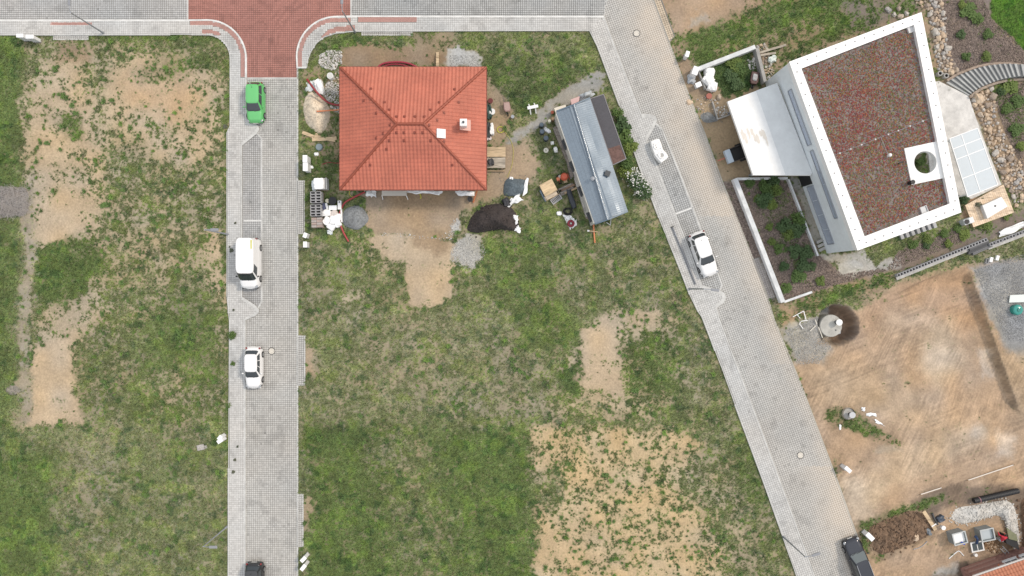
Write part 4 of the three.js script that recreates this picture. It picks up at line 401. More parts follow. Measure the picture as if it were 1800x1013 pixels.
{ // unfinished house at the lower corner
  const t = thing('brick_house', 'unfinished house of hollow red bricks with white gutter and orange roof', 'house'), eh = 2.8, a = W(1712, 1015, eh), b = W(1830, 974, eh), dir = b.clone().sub(a).normalize(), nrm = V3(-dir.z, 0, dir.x), P = (u, v) => [a.x + dir.x * u + nrm.x * v, a.z + dir.z * u + nrm.z * v], L = a.distanceTo(b) + 4;
  part('wall', prism([P(.4, .45), P(L, .45), P(L, 7.55), P(.4, 7.55)], -.1, eh - .05), mat(.36, .2, .165, .9, { map: gSoil }), t); const rise = 1.6, o3 = (u, v, y) => { const p = P(u, v); return V3(p[0], y, p[1]); }; part('roof_slope', tileSlope(o3(0, 0, eh), o3(L, 0, eh), o3(0, 4, eh + rise), o3(L, 4, eh + rise), { rib: .3, course: .36 }).g, mat(.52, .2, .11, .6, { map: gFine }), t); part('roof_slope', tileSlope(o3(L, 8, eh), o3(0, 8, eh), o3(L, 4, eh + rise), o3(0, 4, eh + rise), { rib: .3, course: .36 }).g, mat(.52, .2, .11, .6, { map: gFine }), t); part('ridge_cap', ridgeCaps(o3(0, 4, eh + rise + .06), o3(L, 4, eh + rise + .06)), mat(.4, .14, .07, .6), t); for (const u of [.45, L - .1]) { const g = new THREE.BufferGeometry(); g.setAttribute('position', new THREE.Float32BufferAttribute([...o3(u, .2, eh - .05).toArray(), ...o3(u, 7.8, eh - .05).toArray(), ...o3(u, 4, eh + rise - .02).toArray()], 3)); part('gable', g, mat(.36, .2, .165, .9), t); } part('gutter', strip([P(-.05, -.06), P(L, -.06)], .18, eh - .12, eh + .02), mat(.62, .6, .58, .6), t);
  for (const u of [4.4, 6.1]) { const p = P(u, .42); windowPart(t, 'window', V3(p[0], 1.9, p[1]), 1.35, .8, [-nrm.x, -nrm.z]); } for (let r = 0; r < 9; r++) for (let c = 0; c < 12; c++) { const u = .65 + c * .31 + (r % 2) * .15; if (u > 3.8) continue; const p = P(u, .44), m = part('brick', box(.295, .225, .05, 0, 0, 0), [mat(.4, .22, .18, .9), mat(.34, .185, .15, .9), mat(.43, .27, .225, .9)][(r * 5 + c * 3) % 3], t); m.position.set(p[0], .2 + r * .24, p[1]); m.rotation.y = Math.atan2(-nrm.x, -nrm.z); }
  const d = thing('drain_pipe', 'short orange drain pipe leaning on the unfinished brick house', 'pipe'); const p0 = W(1752, 984, .2), p1 = W(1759, 1001, 2.4); part('tube', rod(p0, p1, .1, 12), mat(.6, .2, .09, .5), d); part('socket', rod(p1.clone().lerp(p0, .12), p1, .125, 12), mat(.6, .2, .09, .5), d); const w = P(2.2, -.35), bk = solo('bucket', [cyl(.13, .16, .3)], whiteM, 'small white bucket standing by the orange drain pipe', 'bucket', w[0], gy(w[0], w[1]) - .01, w[1]);
}
for (const n of noGrow) n.b = bboxOf(n.p);
// ---------- vehicles ----------
const tyreM = mat(.02, .02, .021, .85), rimM = mat(.45, .46, .47, .35, { metalness: .8 }), carGlass = phys(.035, .045, .052, .06, { clearcoat: 1 }), lampM = phys(.3, .32, .34, .12, { clearcoat: 1 }), tailM = phys(.22, .01, .012, .15, { clearcoat: 1 }), trimM = mat(.025, .025, .027, .6), plateM = mat(.75, .75, .72, .5);
function grid(nu, nv, f) { const P = [], I = []; for (let i = 0; i <= nu; i++) for (let j = 0; j <= nv; j++) P.push(...f(i / nu, j / nv)); for (let i = 0; i < nu; i++) for (let j = 0; j < nv; j++) { const a = i * (nv + 1) + j, b = a + nv + 1; I.push(a, b, a + 1, b, b + 1, a + 1); } const g = new THREE.BufferGeometry(); g.setAttribute('position', new THREE.Float32BufferAttribute(P, 3)); g.setIndex(I); g.computeVertexNormals(); return g; }
const curve = (pts, x) => { for (let i = 1; i < pts.length; i++) if (x <= pts[i][0]) { const t = (x - pts[i - 1][0]) / (pts[i][0] - pts[i - 1][0]), s = t * t * (3 - 2 * t); return lerp(pts[i - 1][1], pts[i][1], lerp(t, s, .6)); } return pts[pts.length - 1][1]; };
// a car: front towards +z. deck: height of bonnet / shoulder / boot along the length, cab: lower and upper outline of the glasshouse
function car(name, label, c, px, py, turn, o) {
  const { L, Wd, deck, cab, roofY, belt, paint } = c, t = thing(name, label, o.cat || 'car', 0, 0, 0, turn), hw = Wd / 2, y0 = .2; { const p = W(px, py, .75); t.position.set(p.x, .03, p.z); }
  const wAt = z => hw * Math.pow(1 - Math.pow(Math.abs(z / (L / 2)), c.nose || 7), 1 / 3.2) * (1 - .05 * Math.max(0, z / (L / 2)) ** 2);
  part('body', grid(36, 16, (u, v) => { const z = (Math.sin((u - .5) * Math.PI) * .55 + (u - .5) * 2 * .45) * L / 2 * .9995, w = Math.max(.02, wAt(z)), yt = curve(deck, z / (L / 2)), a = (v - .5) * Math.PI, k = Math.sin(a), sx = Math.sign(k) * Math.pow(Math.abs(k), .42), cy = Math.pow(Math.max(0, Math.cos(a)), .55), e = Math.abs(z) > L / 2 * .93 ? .12 : 0; return [sx * w * (1 - .04 * cy), lerp(y0 + e, yt, cy), z]; }), paint, t);
  part('underbody', rbox(Wd * .86, .2, L * .93, 0, .27, 0, 0, .05), trimM, t);
  const oz = (q, s) => (q[1] + q[0]) / 2 + s * (q[1] - q[0]) / 2, N = 6, edge = f => Math.pow(1 - Math.pow(Math.abs(f), N), 1 / N), lv = f => [0, 1, 2].map(i => lerp(cab[0][i], cab[1][i], f)), yC = f => lerp(belt - .06, roofY - .05, f);
  part('cabin', grid(40, 6, (u, v) => { const [z0, z1, w] = lv(v), a = u * 6.2832, cx = Math.cos(a), sz = Math.sin(a), sg = (x, n) => Math.sign(x) * Math.pow(Math.abs(x), 2 / n); return [w * sg(cx, N), yC(v), oz([z0, z1], sg(sz, N))]; }), o.pillar || paint, t);
  part('roof', grid(20, 20, (u, v) => { const [z0, z1, w] = lv(1), fx = u * 2 - 1, fz = v * 2 - 1, k = Math.max(Math.abs(fx), Math.abs(fz)), a = Math.atan2(fz, fx), cs = Math.cos(a), sn = Math.sin(a), sg = (x, n) => Math.sign(x) * Math.pow(Math.abs(x), 2 / n); return [k * w * 1.005 * sg(cs, N), roofY - .05 + .055 * (1 - k ** 4), oz([z0, z1], k * 1.005 * sg(sn, N))]; }), paint, t);
  const front = (n, s, t0, t1, m) => part(n, grid(14, 6, (u, v) => { const f = lerp(t0, t1, v), [z0, z1, w] = lv(f), fx = (u * 2 - 1) * .87; return [w * fx, yC(f) + .004, oz([z0, z1], s * edge(fx)) + s * .012]; }), m, t), sideWin = (s, a, b, t0, t1) => part('side_window', grid(8, 5, (u, v) => { const f = lerp(t0, t1, v), [z0, z1, w] = lv(f), fz = lerp(a, b, u); return [s * (w * edge(fz) + .012), yC(f), oz([z0, z1], fz)]; }), carGlass, t);
  front('windscreen', 1, .1, .93, o.glass || carGlass); if (o.rails) for (const s of [-1, 1]) part('roof_rail', bar(V3(s * cab[1][2] * .93, roofY + .0, cab[1][0] + .15), V3(s * cab[1][2] * .93, roofY + .0, cab[1][1] - .1), .04, .05), rimM, t); if (!o.noRear) front('rear_window', -1, .25, .9, carGlass); for (const s of [-1, 1]) for (const [a, b] of o.windows) sideWin(s, a, b, .16, .86);
  const wr = c.wheel || .31, wg = mv(new THREE.CylinderGeometry(wr, wr, .2, 22), 0, 0, 0, 0, 0, Math.PI / 2), rg = mv(new THREE.CylinderGeometry(wr * .66, wr * .66, .215, 14), 0, 0, 0, 0, 0, Math.PI / 2); for (const s of [-1, 1]) for (const z of c.axles) { const w = new THREE.Group(); w.name = 'wheel'; w.position.set(s * (hw - .1), wr - .01, z); part('tyre', wg.clone(), tyreM, w); part('rim', rg.clone(), rimM, w); t.add(w); }
  for (const s of [-1, 1]) { const zf = L / 2 - .2, yf = curve(deck, .9) - .1, h = part('headlight', mv(new THREE.SphereGeometry(1, 12, 8).scale(.16, .07, .17), s * hw * .72, yf - .03, zf - .06, s * .25), lampM, t), zr = -L / 2 + .15, tl = part('tail_light', mv(new THREE.SphereGeometry(1, 12, 8).scale(.1, c.tall || .12, .1), s * hw * .78, Math.min(belt, curve(deck, -.92)) - .16, zr), tailM, t), [z0, z1, w] = cab[0], m = part('mirror', mv(new THREE.SphereGeometry(1, 10, 8).scale(.11, .08, .07), s * (hw + .06), belt + .04, z1 - .45), o.mirror || paint, t); part('mirror_arm', box(.14, .03, .04, s * (hw - .02), belt, z1 - .45), trimM, m); }
  part('bumper', rbox(Wd * .8, .16, .14, 0, .38, L / 2 - .09, 0, .06), o.bumper || paint, t); part('bumper', rbox(Wd * .8, .16, .14, 0, .42, -L / 2 + .09, 0, .06), o.bumper || paint, t); part('number_plate', box(.5, .11, .02, 0, .45, L / 2 + .005), plateM, t); part('number_plate', box(.5, .11, .02, 0, .6, -L / 2 - .002), plateM, t); part('wiper', bar(V3(-.5, yC(.1) + .03, cab[0][1] - .06), V3(.05, yC(.16) + .035, cab[0][1] - .12), .025), trimM, t); part('wiper', bar(V3(0.1, yC(.1) + .03, cab[0][1] - .04), V3(.55, yC(.16) + .035, cab[0][1] - .16), .025), trimM, t);
  if (o.aerial) part('aerial', [cyl(.03, .015, .05, 0, roofY, cab[1][0] + .3, 8), rod(V3(0, roofY + .03, cab[1][0] + .28), V3(0, roofY + .2, cab[1][0] + .12), .008, 5)], trimM, t);
  return t;
}
const paint = (r, g, b) => phys(r, g, b, .35, { clearcoat: 1, clearcoatRoughness: .06 });
const hatchDeck = [[-1, .62], [-.93, .9], [-.6, .97], [0, .98], [.3, .98], [.55, .95], [.85, .82], [.95, .66], [1, .5]], sedanDeck = [[-1, .6], [-.95, .88], [-.85, .97], [-.5, 1], [.2, .97], [.5, .93], [.85, .8], [.95, .66], [1, .5]];
car('parked_car', 'bright green hatchback parked beside the red paved junction', { L: 3.98, Wd: 1.72, deck: hatchDeck, cab: [[-1.9, 1.0, .8], [-1.5, .24, .6]], roofY: 1.5, belt: .98, paint: paint(.11, .47, .14), axles: [1.23, -1.25], nose: 9 }, 447.5, 179.5, 0, { windows: [[-.78, -.1], [-.02, .72]], aerial: true, bumper: paint(.08, .33, .1) });
{ const v = car('parked_van', 'white delivery van with yellow marks on its roof', { L: 4.95, Wd: 1.98, deck: [[-1, 1], [-.97, 1.2], [0, 1.22], [.55, 1.2], [.7, 1.12], [.9, .92], [1, .6]], cab: [[-2.46, 1.72, .97], [-2.36, 1.0, .83]], roofY: 1.98, belt: 1.15, paint: paint(.82, .82, .82), axles: [1.5, -1.5], nose: 12, wheel: .33, tall: .25 }, 438, 463, 0, { cat: 'van', windows: [[.42, .84]], mirror: trimM, bumper: trimM, noRear: true }); for (const x of [.62, .7]) part('roof_mark', box(.045, .006, .85, x, 1.995, -1.75), mat(.6, .58, .05, .6), v); part('windscreen_band', bar(V3(-.7, 1.93, 1.06), V3(.7, 1.93, 1.06), .1, .05), trimM, v); }
car('parked_car', 'small white saloon car parked next to the manhole cover', { L: 4.05, Wd: 1.66, deck: sedanDeck, cab: [[-1.8, .98, .77], [-1.3, .3, .58]], roofY: 1.42, belt: .95, paint: paint(.8, .8, .8), axles: [1.2, -1.22] }, 444.5, 646.5, 0, { windows: [[-.76, -.28], [-.22, .26], [.32, .78]] });
car('parked_car', 'black car cut by the photo edge at the bottom of the street', { L: 4.2, Wd: 1.74, deck: hatchDeck, cab: [[-1.95, 1.0, .8], [-1.55, .3, .62]], roofY: 1.48, belt: .98, paint: paint(.02, .021, .023), axles: [1.27, -1.28] }, 446, 1027.5, 0, { windows: [[-.78, -.1], [-.02, .72]], aerial: true });
car('parked_car', 'white estate car in the parking bay of the diagonal street', { L: 4.45, Wd: 1.82, deck: hatchDeck, cab: [[-2.08, 1.08, .83], [-1.62, .26, .64]], roofY: 1.46, belt: .97, paint: paint(.82, .82, .82), axles: [1.35, -1.35] }, 1237.5, 446.5, .345, { windows: [[-.8, -.42], [-.36, .12], [.18, .76]], aerial: true });
car('parked_car', 'glossy black estate car by the dirt at the diagonal street end', { L: 4.7, Wd: 1.84, deck: sedanDeck, cab: [[-2.1, 1.1, .83], [-1.7, .25, .64]], roofY: 1.45, belt: .98, paint: phys(.022, .024, .034, .22, { clearcoat: 1, clearcoatRoughness: .03, metalness: .35 }), axles: [1.4, -1.4] }, 1511, 988, Math.PI + .36, { windows: [[-.8, -.42], [-.36, .12], [.18, .76]], aerial: true, bumper: paint(.014, .015, .018), rails: true, glass: phys(.11, .13, .13, .06, { clearcoat: 1 }) });  // windscreen glass is lightened in colour to stand for its reflection
{ // trailer half under the carport
  const t = thing('utility_trailer', 'dark trailer with a pale front board poking from under the carport', 'trailer', X(1295), 0, Z(271), .36), s = mat(.07, .06, .055, .7); part('bed', box(2, .08, 1.3, .2, .55, 0), blackM, t); part('side_board', box(2, .4, .05, .2, .77, .65), s, t); part('side_board', box(2, .4, .05, .2, .77, -.65), s, t); part('tail_board', box(.05, .4, 1.25, 1.2, .77, 0), s, t); part('front_board', rbox(.55, .5, 1.3, -1.1, .75, 0), mat(.42, .49, .56, .5), t); part('drawbar', bar(V3(-1.2, .5, 0), V3(-2.1, .45, 0), .1), mat(.4, .12, .08, .6), t); const wg = mv(new THREE.CylinderGeometry(.3, .3, .18, 18), 0, 0, 0, 0, Math.PI / 2); for (const z of [-.76, .76]) part('wheel', wg.clone().translate(.3, .29, z), tyreM, t); part('jockey_leg', cyl(.03, .03, .5, -1.9, 0, 0), steelM, t); }
// ---------- street furniture ----------
function lamp(label, px, py, dx, dz) { const t = thing('street_lamp', label, 'street lamp', X(px), gyp(px, py) - .02, Z(py), Math.atan2(-dz, dx), 'lamps along the two streets'); part('pole', [cyl(.085, .05, 5.2, 0, 0, 0, 10)], galvM, t); part('base_collar', cyl(.12, .1, .5, 0, 0, 0, 10), galvM, t); part('arm', tube([V3(0, 5.15, 0), V3(.25, 5.28, 0), V3(.6, 5.32, 0)], .035, 8), galvM, t); const h = part('lamp_head', [rbox(.75, .09, .26, .95, 5.33, 0, 0, .04)], mat(.25, .26, .28, .5), t); part('diffuser', box(.5, .02, .2, 1, 5.275, 0), mat(.7, .7, .68, .3), h); }
lamp('street lamp arching over the road at the white cabinets and top verge', 183, 59, 0, -1); lamp('street lamp on the verge corner above the red roofed bungalow', 624.5, 57, 0, -1); lamp('street lamp standing next to the white van', 401, 412, 1, 0); lamp('street lamp on the tall grass verge beyond the sandy field', 399, 926, 1, 0); lamp('street lamp at the lower end of the diagonal street', 1376, 943, 1, -.3); lamp('street lamp on the pavement beside the white estate car', 1212, 508, 1, .1);
const coverM = mat(.66, .62, .55, .85, { map: gConc }); function manhole(label, px, py) { const t = thing('manhole_cover', label, 'manhole', X(px), .028, Z(py)); part('ring', [mv(new THREE.TorusGeometry(.32, .035, 6, 28), 0, .012, 0, 0, Math.PI / 2)], dgreyM, t); part('lid', cyl(.3, .3, .03, 0, 0, 0, 28), coverM, t); for (const a of [0, 3.14]) part('lift_slot', box(.07, .004, .025, Math.cos(a) * .2, .032, Math.sin(a) * .2), dgreyM, t); }
manhole('round cream manhole cover beside the small white saloon car', 477.5, 617.5); manhole('round cream manhole cover at the upper end of the diagonal street', 1119, 59); manhole('round cream manhole cover low down on the diagonal street', 1407, 800.5);
const cabM = mat(.78, .79, .8, .55); function cabinet(label, px, py, turn, w = .55, h = 1.15, d = .3) { const t = thing('utility_cabinet', label, 'cabinet', X(px), gyp(px, py) - .03, Z(py), turn, 'white service cabinets on the plots'); part('case', rbox(w, h, d, 0, h / 2 + .02, 0, 0, .02), cabM, t); part('lid', rbox(w + .07, .06, d + .07, 0, h + .05, 0, 0, .02), mat(.84, .85, .86, .5), t); part('door', rbox(w - .08, h - .3, .02, 0, h / 2 + .1, d / 2 + .008), mat(.7, .71, .72, .5), t); part('plinth', box(w + .04, .2, d + .04, 0, .05, 0), concM, t); }
cabinet('left one of the two white cabinets on the top left verge', 49, 70, 0, .6, 1.1); cabinet('right one of the two white cabinets on the top left verge', 66, 72, 0, .7, 1.1); cabinet('upper white cabinet beside the street by the wrapped brick pallet', 542.5, 283, 1.57, .6, 1.2, .38); cabinet('lower white cabinet beside the street by the wrapped brick pallet', 543, 297, 1.57, .75, 1.2, .4); cabinet('white cabinet just below the driveway edge near the white bags', 541, 415, 1.2, .42, .9); cabinet('lone square white cabinet on the grass across from the van', 541, 431, 1.57, .5, .9); cabinet('upper white cabinet by the sandy field pavement edge', 394, 766, .9, .42, 1); cabinet('lower white cabinet by the sandy field pavement edge', 394, 771.5, .6, .5, 1); cabinet('upper of the two white cabinets at the green lawn bottom', 539, 976, .8, .55, 1.1); cabinet('lower of the two white cabinets at the green lawn bottom', 539, 990, .9, .6, 1.1); cabinet('small white cabinet in the grass near the upper manhole', 1204, 101, 1.3, .5, 1); cabinet('big white cabinet at the corner of the bright white garden wall', 1217, 131, 1.25, .75, 1.2, .5); cabinet('low white box beside the white sacks and bare dirt', 1225, 152, .4, .5, .6, .4); cabinet('white cabinet on the dirt by the lower manhole', 1482, 821, 2.4, .65, 1); cabinet('white cabinet near the parked black estate car', 1521, 938, 2.35, .8, .9, .38);
{ const t = thing('steel_post', 'long dark steel post lying on the pavement beside the parking bay', 'post'), a = W(1182, 399, .2), b = W(1223, 500, .2); part('shaft', rod(a.setY(.22), b.setY(.21), .085, 12), mat(.2, .21, .23, .5, { metalness: .4 }), t); part('flange', rod(a.clone().lerp(b, -.006), a.clone().lerp(b, .006), .16, 14), dgreyM, t); part('door_hatch', bar(a.clone().lerp(b, .1).add(V3(0, .085, 0)), a.clone().lerp(b, .16).add(V3(0, .085, 0)), .08, .01), galvM, t); }
// ---------- yard and site objects ----------
const redPipe = mat(.28, .03, .035, .5), orangeM = mat(.62, .22, .1, .5), yellowM = mat(.5, .47, .08, .6), foilM = mat(.86, .87, .88, .5), sackM = mat(1, 1, .99, .8, { map: gWhite }), clearM = mat(.62, .66, .67, .3), sandM = mat(.78, .66, .51, 1, { map: gSoil }), gravelM = mat(.27, .285, .295, 1, { map: gSoil }), soilM = mat(.065, .053, .05, 1, { map: gSoil }), earthM = mat(.25, .16, .1, 1, { map: gSoil }), blockM = mat(.47, .47, .48, .9, { map: gFine }), pinkWood = mat(.42, .33, .29, .9, { map: gWood });
const G = (px, py, h = 0) => { const v = W(px, py, h); return V3(v.x, gy(v.x, v.z), v.z); };   // where the thing stands whose top, h metres up, shows at this pixel
// crumpled sack / sheet
function sack(w, h, d, amp = .12, f = 5) { const g = new THREE.BoxGeometry(w, h, d, 8, 5, 8), p = g.attributes.position, s = rnd() * 90; for (let i = 0; i < p.count; i++) { let x = p.getX(i) / w * 2, y = p.getY(i) / h * 2, z = p.getZ(i) / d * 2; const l = Math.pow(Math.abs(x) ** 4 + Math.abs(y) ** 4 + Math.abs(z) ** 4, .25) || 1; x /= Math.max(l, .001) / Math.max(Math.abs(x), Math.abs(y), Math.abs(z)); y /= l / Math.max(Math.abs(x), Math.abs(y), Math.abs(z), .3); const n = (vn(x * f * .5 + s, z * f * .5 + y * 1.7) - .5) * 2 * amp; p.setXYZ(i, x * w / 2 * (1 + n), (y + 1) * h / 2 * (1 + n) , z * d / 2 * (1 - n)); } g.computeVertexNormals(); return g; }
function sheet(pxs, h, amp, y0 = .02, m = 16) { const g = new THREE.BufferGeometry(), P = [], I = [], a = pxs.map(q => W(q[0], q[1], y0 + h * .5)), s = rnd() * 50; for (let j = 0; j <= m; j++) for (let i = 0; i <= m; i++) { const u = i / m, v = j / m, p = a[0].clone().lerp(a[1], u).lerp(a[3].clone().lerp(a[2], u), v), e = (vn(u * 5 + s, v * 5) - .5) * amp * 2, k = Math.sin(Math.PI * u) * Math.sin(Math.PI * v); p.x += (vn(u * 4 + s, v * 4 + 9) - .5) * amp * 1.6; p.z += (vn(u * 4 + 20, v * 4 + s) - .5) * amp * 1.6; P.push(p.x, gy(p.x, p.z) + y0 + h * k + Math.abs(e) * .8, p.z); } for (let j = 0; j < m; j++) for (let i = 0; i < m; i++) { const q = j * (m + 1) + i; I.push(q, q + m + 1, q + 1, q + m + 1, q + m + 2, q + 1); } g.setAttribute('position', new THREE.Float32BufferAttribute(P, 3)); g.setIndex(I); g.computeVertexNormals(); return g; }
const put = (o, px, py, h = 0, turn = 0) => { const v = G(px, py, h); o.position.set(v.x, v.y - .015, v.z); o.rotation.y = turn; return o; };
const tg = (n, l, c, px, py, h = 0, turn = 0, gr) => put(thing(n, l, c, 0, 0, 0, 0, gr), px, py, h, turn);
const one = (n, geo, m, l, c, px, py, h = 0, turn = 0, gr) => put(solo(n, geo, m, l, c, 0, 0, 0, 0, gr), px, py, h, turn);
const world = (n, geo, m, l, c) => solo(n, geo, m, l, c);
function stonesIn(pxPoly, n, r0, r1, sink = .25) { const b = bboxOf(pxPoly), L = []; let k = 0; while (L.length < n && k++ < n * 30) { const x = rr(b[0], b[2]), y = rr(b[1], b[3]); if (!inPoly(pxPoly, x, y)) continue; const r = r0 + (r1 - r0) * Math.pow(rnd(), 2.2); if (L.some(q => Math.hypot(q[0] - x, q[1] - y) < (q[2] + r) * S * .68)) continue; L.push([x, y, r]); } return L; }
const rockG = Array.from({ length: 7 }, () => ready(irregular(1, 1, rr(.8, 1.2), rr(.55, .8), rr(.7, 1.1)))), rockM = [[.6, .46, .33], [.52, .43, .34], [.44, .42, .4], [.66, .52, .38], [.38, .31, .25], [.56, .52, .47]].map(c => mat(...c, .9, { map: gSoil }));
function rockThing(name, label, cat, polyPx, n, r0, r1, mats = rockM, small = 0) { const t = thing(name, label, cat); for (const [x, y, r] of stonesIn(polyPx, n, r0, r1)) { const m = new THREE.Mesh(rockG[Math.floor(rnd() * 7)], mats[Math.floor(rnd() * mats.length)]); m.name = 'stone'; m.position.set(X(x), gyp(x, y) + r * .25, Z(y)); m.scale.setScalar(r); m.rotation.set(rr(-.3, .3), rnd() * 6.28, rr(-.3, .3)); t.add(m); } if (small) { const Gs = []; for (const [x, y, r] of stonesIn(polyPx, small, r0 * .3, r0 * .8)) { const g = rockG[Math.floor(rnd() * 7)].clone().scale(r, r, r); g.rotateY(rnd() * 6); Gs.push(g.translate(X(x), gyp(x, y) + r * .3, Z(y))); } part('chippings', Gs, mats[0], t, 'stuff'); } return t; }
const whiteRock = [[.62, .6, .57], [.55, .53, .5], [.45, .44, .42], [.68, .66, .63]].map(c => mat(...c, .95, { map: gSoil }));
// a heap with clods and stones lying on and around it
function heapThing(name, label, cat, outline, h, o, m, n, r0, r1, cm) { const t = thing(name, label, cat), g = heap(outline, h, o), p = g.attributes.position, C = []; for (let i = 0; i < n; i++) { const k = Math.floor(Math.pow(rnd(), .6) * p.count), r = r0 + (r1 - r0) * rnd() ** 2, q = rockG[i % 7].clone().scale(r, r, r); q.rotateY(rnd() * 6); const e = k >= p.count - (o.seg || 48) * 2 ? .5 : .12, x = p.getX(k) + rr(-e, e), z = p.getZ(k) + rr(-e, e); C.push(q.translate(x, Math.max(p.getY(k), gy(x, z) + .01) + r * .1, z)); } part('heap', g, m, t); part('clods', C, cm || m, t, 'stuff'); return t; }
// west yard of the bungalow
rockThing('rubble_heap', 'heap of white broken stones at the bungalow corner near the junction', 'rubble', [[561, 98], [575, 89], [600, 90], [600, 112], [584, 124], [565, 118], [560, 108]], 110, .09, .22, whiteRock, 160);
rockThing('rubble_heap', 'strip of white broken stones between the sand pile and bungalow wall', 'rubble', [[572, 150], [582, 142], [599, 150], [600, 205], [586, 192], [572, 172]], 100, .09, .22, whiteRock, 140);
rockThing('rubble_heap', 'loose tan stones beside the bungalow eave above the white barrel', 'rubble', [[588, 112], [600, 112], [600, 150], [588, 146]], 30, .06, .16, rockM, 50);
{ const t = tg('barrel', 'round white barrel among the broken stones', 'barrel', 580, 133, .7); part('drum', cyl(.27, .29, .7), sackM, t); part('rim', mv(new THREE.TorusGeometry(.28, .03, 6, 24), 0, .7, 0, 0, Math.PI / 2), whiteM, t); part('lid', cyl(.25, .22, .05, 0, .69, 0, 20), mat(.6, .6, .58, .6), t); }
one('building_sack', sack(.75, .75, 1.4, .2), sackM, 'crumpled white sack lying at the head of the sand pile', 'sack', 561, 153, .5, .2);
world('plastic_film', sheet([[539, 146], [552, 140], [556, 158], [536, 162]], .12, .12), clearM, 'clear plastic film at the upper edge of the sand pile', 'film');
heapThing('sand_pile', 'pile of pale building sand between the street and bungalow', 'sand pile', [[536, 170], [546, 160], [562, 166], [575, 180], [581, 196], [579, 215], [566, 236], [552, 232], [537, 216], [532, 190]], .85, { pow: 1.1, amp: .07 }, sandM, 60, 0.02, 0.06);
const pipeThing = (label, pts, r, m, h = r) => { const t = thing('pipe', label, 'pipe'), v = pts.map(p => { const g = G(p[0], p[1]); g.y += (p[2] ?? h); return g; }); part('tube', tube(v, r, 30, 8), m, t); const e = v.length - 1; part('end_collar', rod(v[0], v[0].clone().lerp(v[1], .06 / Math.max(.07, v[0].distanceTo(v[1]) )), r * 1.18, 10), m, t); return t; };
pipeThing('dark red corrugated pipe running over the sand pile', [[545, 145, 1], [556, 160, 1.1], [570, 176, .8], [582, 184, .5], [604, 188, .3]], .1, redPipe); pipeThing('thin orange pipe resting on the sand pile', [[561, 200, .85], [580, 198, .75], [604, 196, .7]], .07, orangeM); pipeThing('outer crimson conduit arching above the bungalow north eave', [[660, 124, .2], [672, 114, .2], [692, 110.5, .2], [716, 112, .2], [744, 124, .2]], .1, mat(.33, .035, .06, .5)); pipeThing('inner crimson conduit arching above the bungalow north eave', [[666, 124, .15], [680, 116, .15], [696, 114, .15], [715, 117, .15], [730, 124, .15]], .07, mat(.3, .03, .05, .5)); pipeThing('curved red conduit looping around the grey gravel pile', [[642, 338, .2], [624, 347, .2], [607, 357, .2], [599, 372, .2], [598, 390, .2], [604, 408, .2], [613, 425, .12]], .09, mat(.36, .045, .05, .5)); pipeThing('thin red cable lying in the grass left of the bungalow', [[567, 289, .03], [577, 286, .03], [590, 287, .04], [601, 287, .04]], .035, redPipe); pipeThing('short orange downpipe end at the bungalow south corner', [[841, 336, 1.5], [836, 346, .6], [832, 356, .1]], .08, orangeM); pipeThing('orange drain pipe lying in the grass at the shed end', [[1043, 394, .1], [1044, 410, .1], [1045.5, 427, .1]], .08, orangeM);
{ const t = thing('plank_walkway', 'pale timber planks laid as a walkway below the sand pile', 'planks'); for (const [a, b, w] of [[[532, 233], [552, 241], .32], [[549, 246], [592, 243.5], .34], [[553, 240], [590, 247.5], .3], [[556, 235], [563, 248], .2]]) { const p = G(...a), q = G(...b); p.y = .09 + w * .1; q.y = .09 + w * .1; part('plank', bar(p, q, w, .04), paleWoodM, t); } const p = thing('plank', 'single pale plank leaning behind the bungalow north eave', 'plank'); part('board', bar(W(769, 92, .1), W(769, 122, .6), .28, .05), paleWoodM, p); part('batten', bar(W(767, 100, .3), W(771, 100, .3), .08, .05), woodM, p); }
{ const t = tg('shaft_cover', 'round grey green plastic shaft cover in the grass by the bungalow', 'shaft cover', 560.5, 258.5, .15); part('lid', cyl(.33, .3, .1, 0, .1, 0, 24), mat(.2, .25, .27, .6), t); part('ring', cyl(.36, .36, .12, 0, 0, 0, 24), mat(.12, .15, .16, .7), t); }
one('foil_scrap', sack(.4, .15, .3, .3), foilM, 'small white foil scrap below the grey shaft cover', 'scrap', 556, 271, .1); one('foil_scrap', sack(.35, .15, .3, .3), foilM, 'small white foil scrap next to the lower service cabinet', 'scrap', 547, 294, .1);
function palletBase(t, w, d) { for (const z of [-d / 2 + .06, 0, d / 2 - .06]) part('runner', box(w, .09, .1, 0, .045, z), woodM, t); for (let i = 0; i < 6; i++) part('slat', box(.11, .025, d, -w / 2 + .06 + i * (w - .12) / 5, .103, 0), woodM, t); }
{ const t = tg('wrapped_pallet', 'pallet of bricks half wrapped in white film beside the cabinets', 'pallet', 562, 323, 1, .05); palletBase(t, 1.1, 1.15); part('brick_stack', rbox(1, .85, 1.05, 0, .55, 0, 0, .03), mat(.6, .58, .55, .9, { map: gFine }), t); const f = part('film', sack(1.1, .95, 1.05, .07, 9), foilM, t); f.position.set(-.12, .13, -.02); part('film_flap', mv(sack(.45, .12, .9, .35, 7), -.68, .5, .05), clearM, t); part('edge_board', box(.06, .9, 1.1, .62, .6, 0), mat(.6, .6, .6, .7), t); }
const blockG = (() => { const w = .5, d = .26, i = .04; return ready(prism([[-w / 2, -d / 2], [w / 2, -d / 2], [w / 2, d / 2], [-w / 2, d / 2]], 0, .235, [[[-w / 2 + i, -d / 2 + i], [w / 2 - i, -d / 2 + i], [w / 2 - i, d / 2 - i], [-w / 2 + i, d / 2 - i]]])); })();
const layBlock = (t, x, y, z, turn = 0, m = blockM) => { const o = new THREE.Mesh(blockG, m); o.name = 'block'; o.position.set(x, y, z); o.rotation.y = turn; t.add(o); return o; };
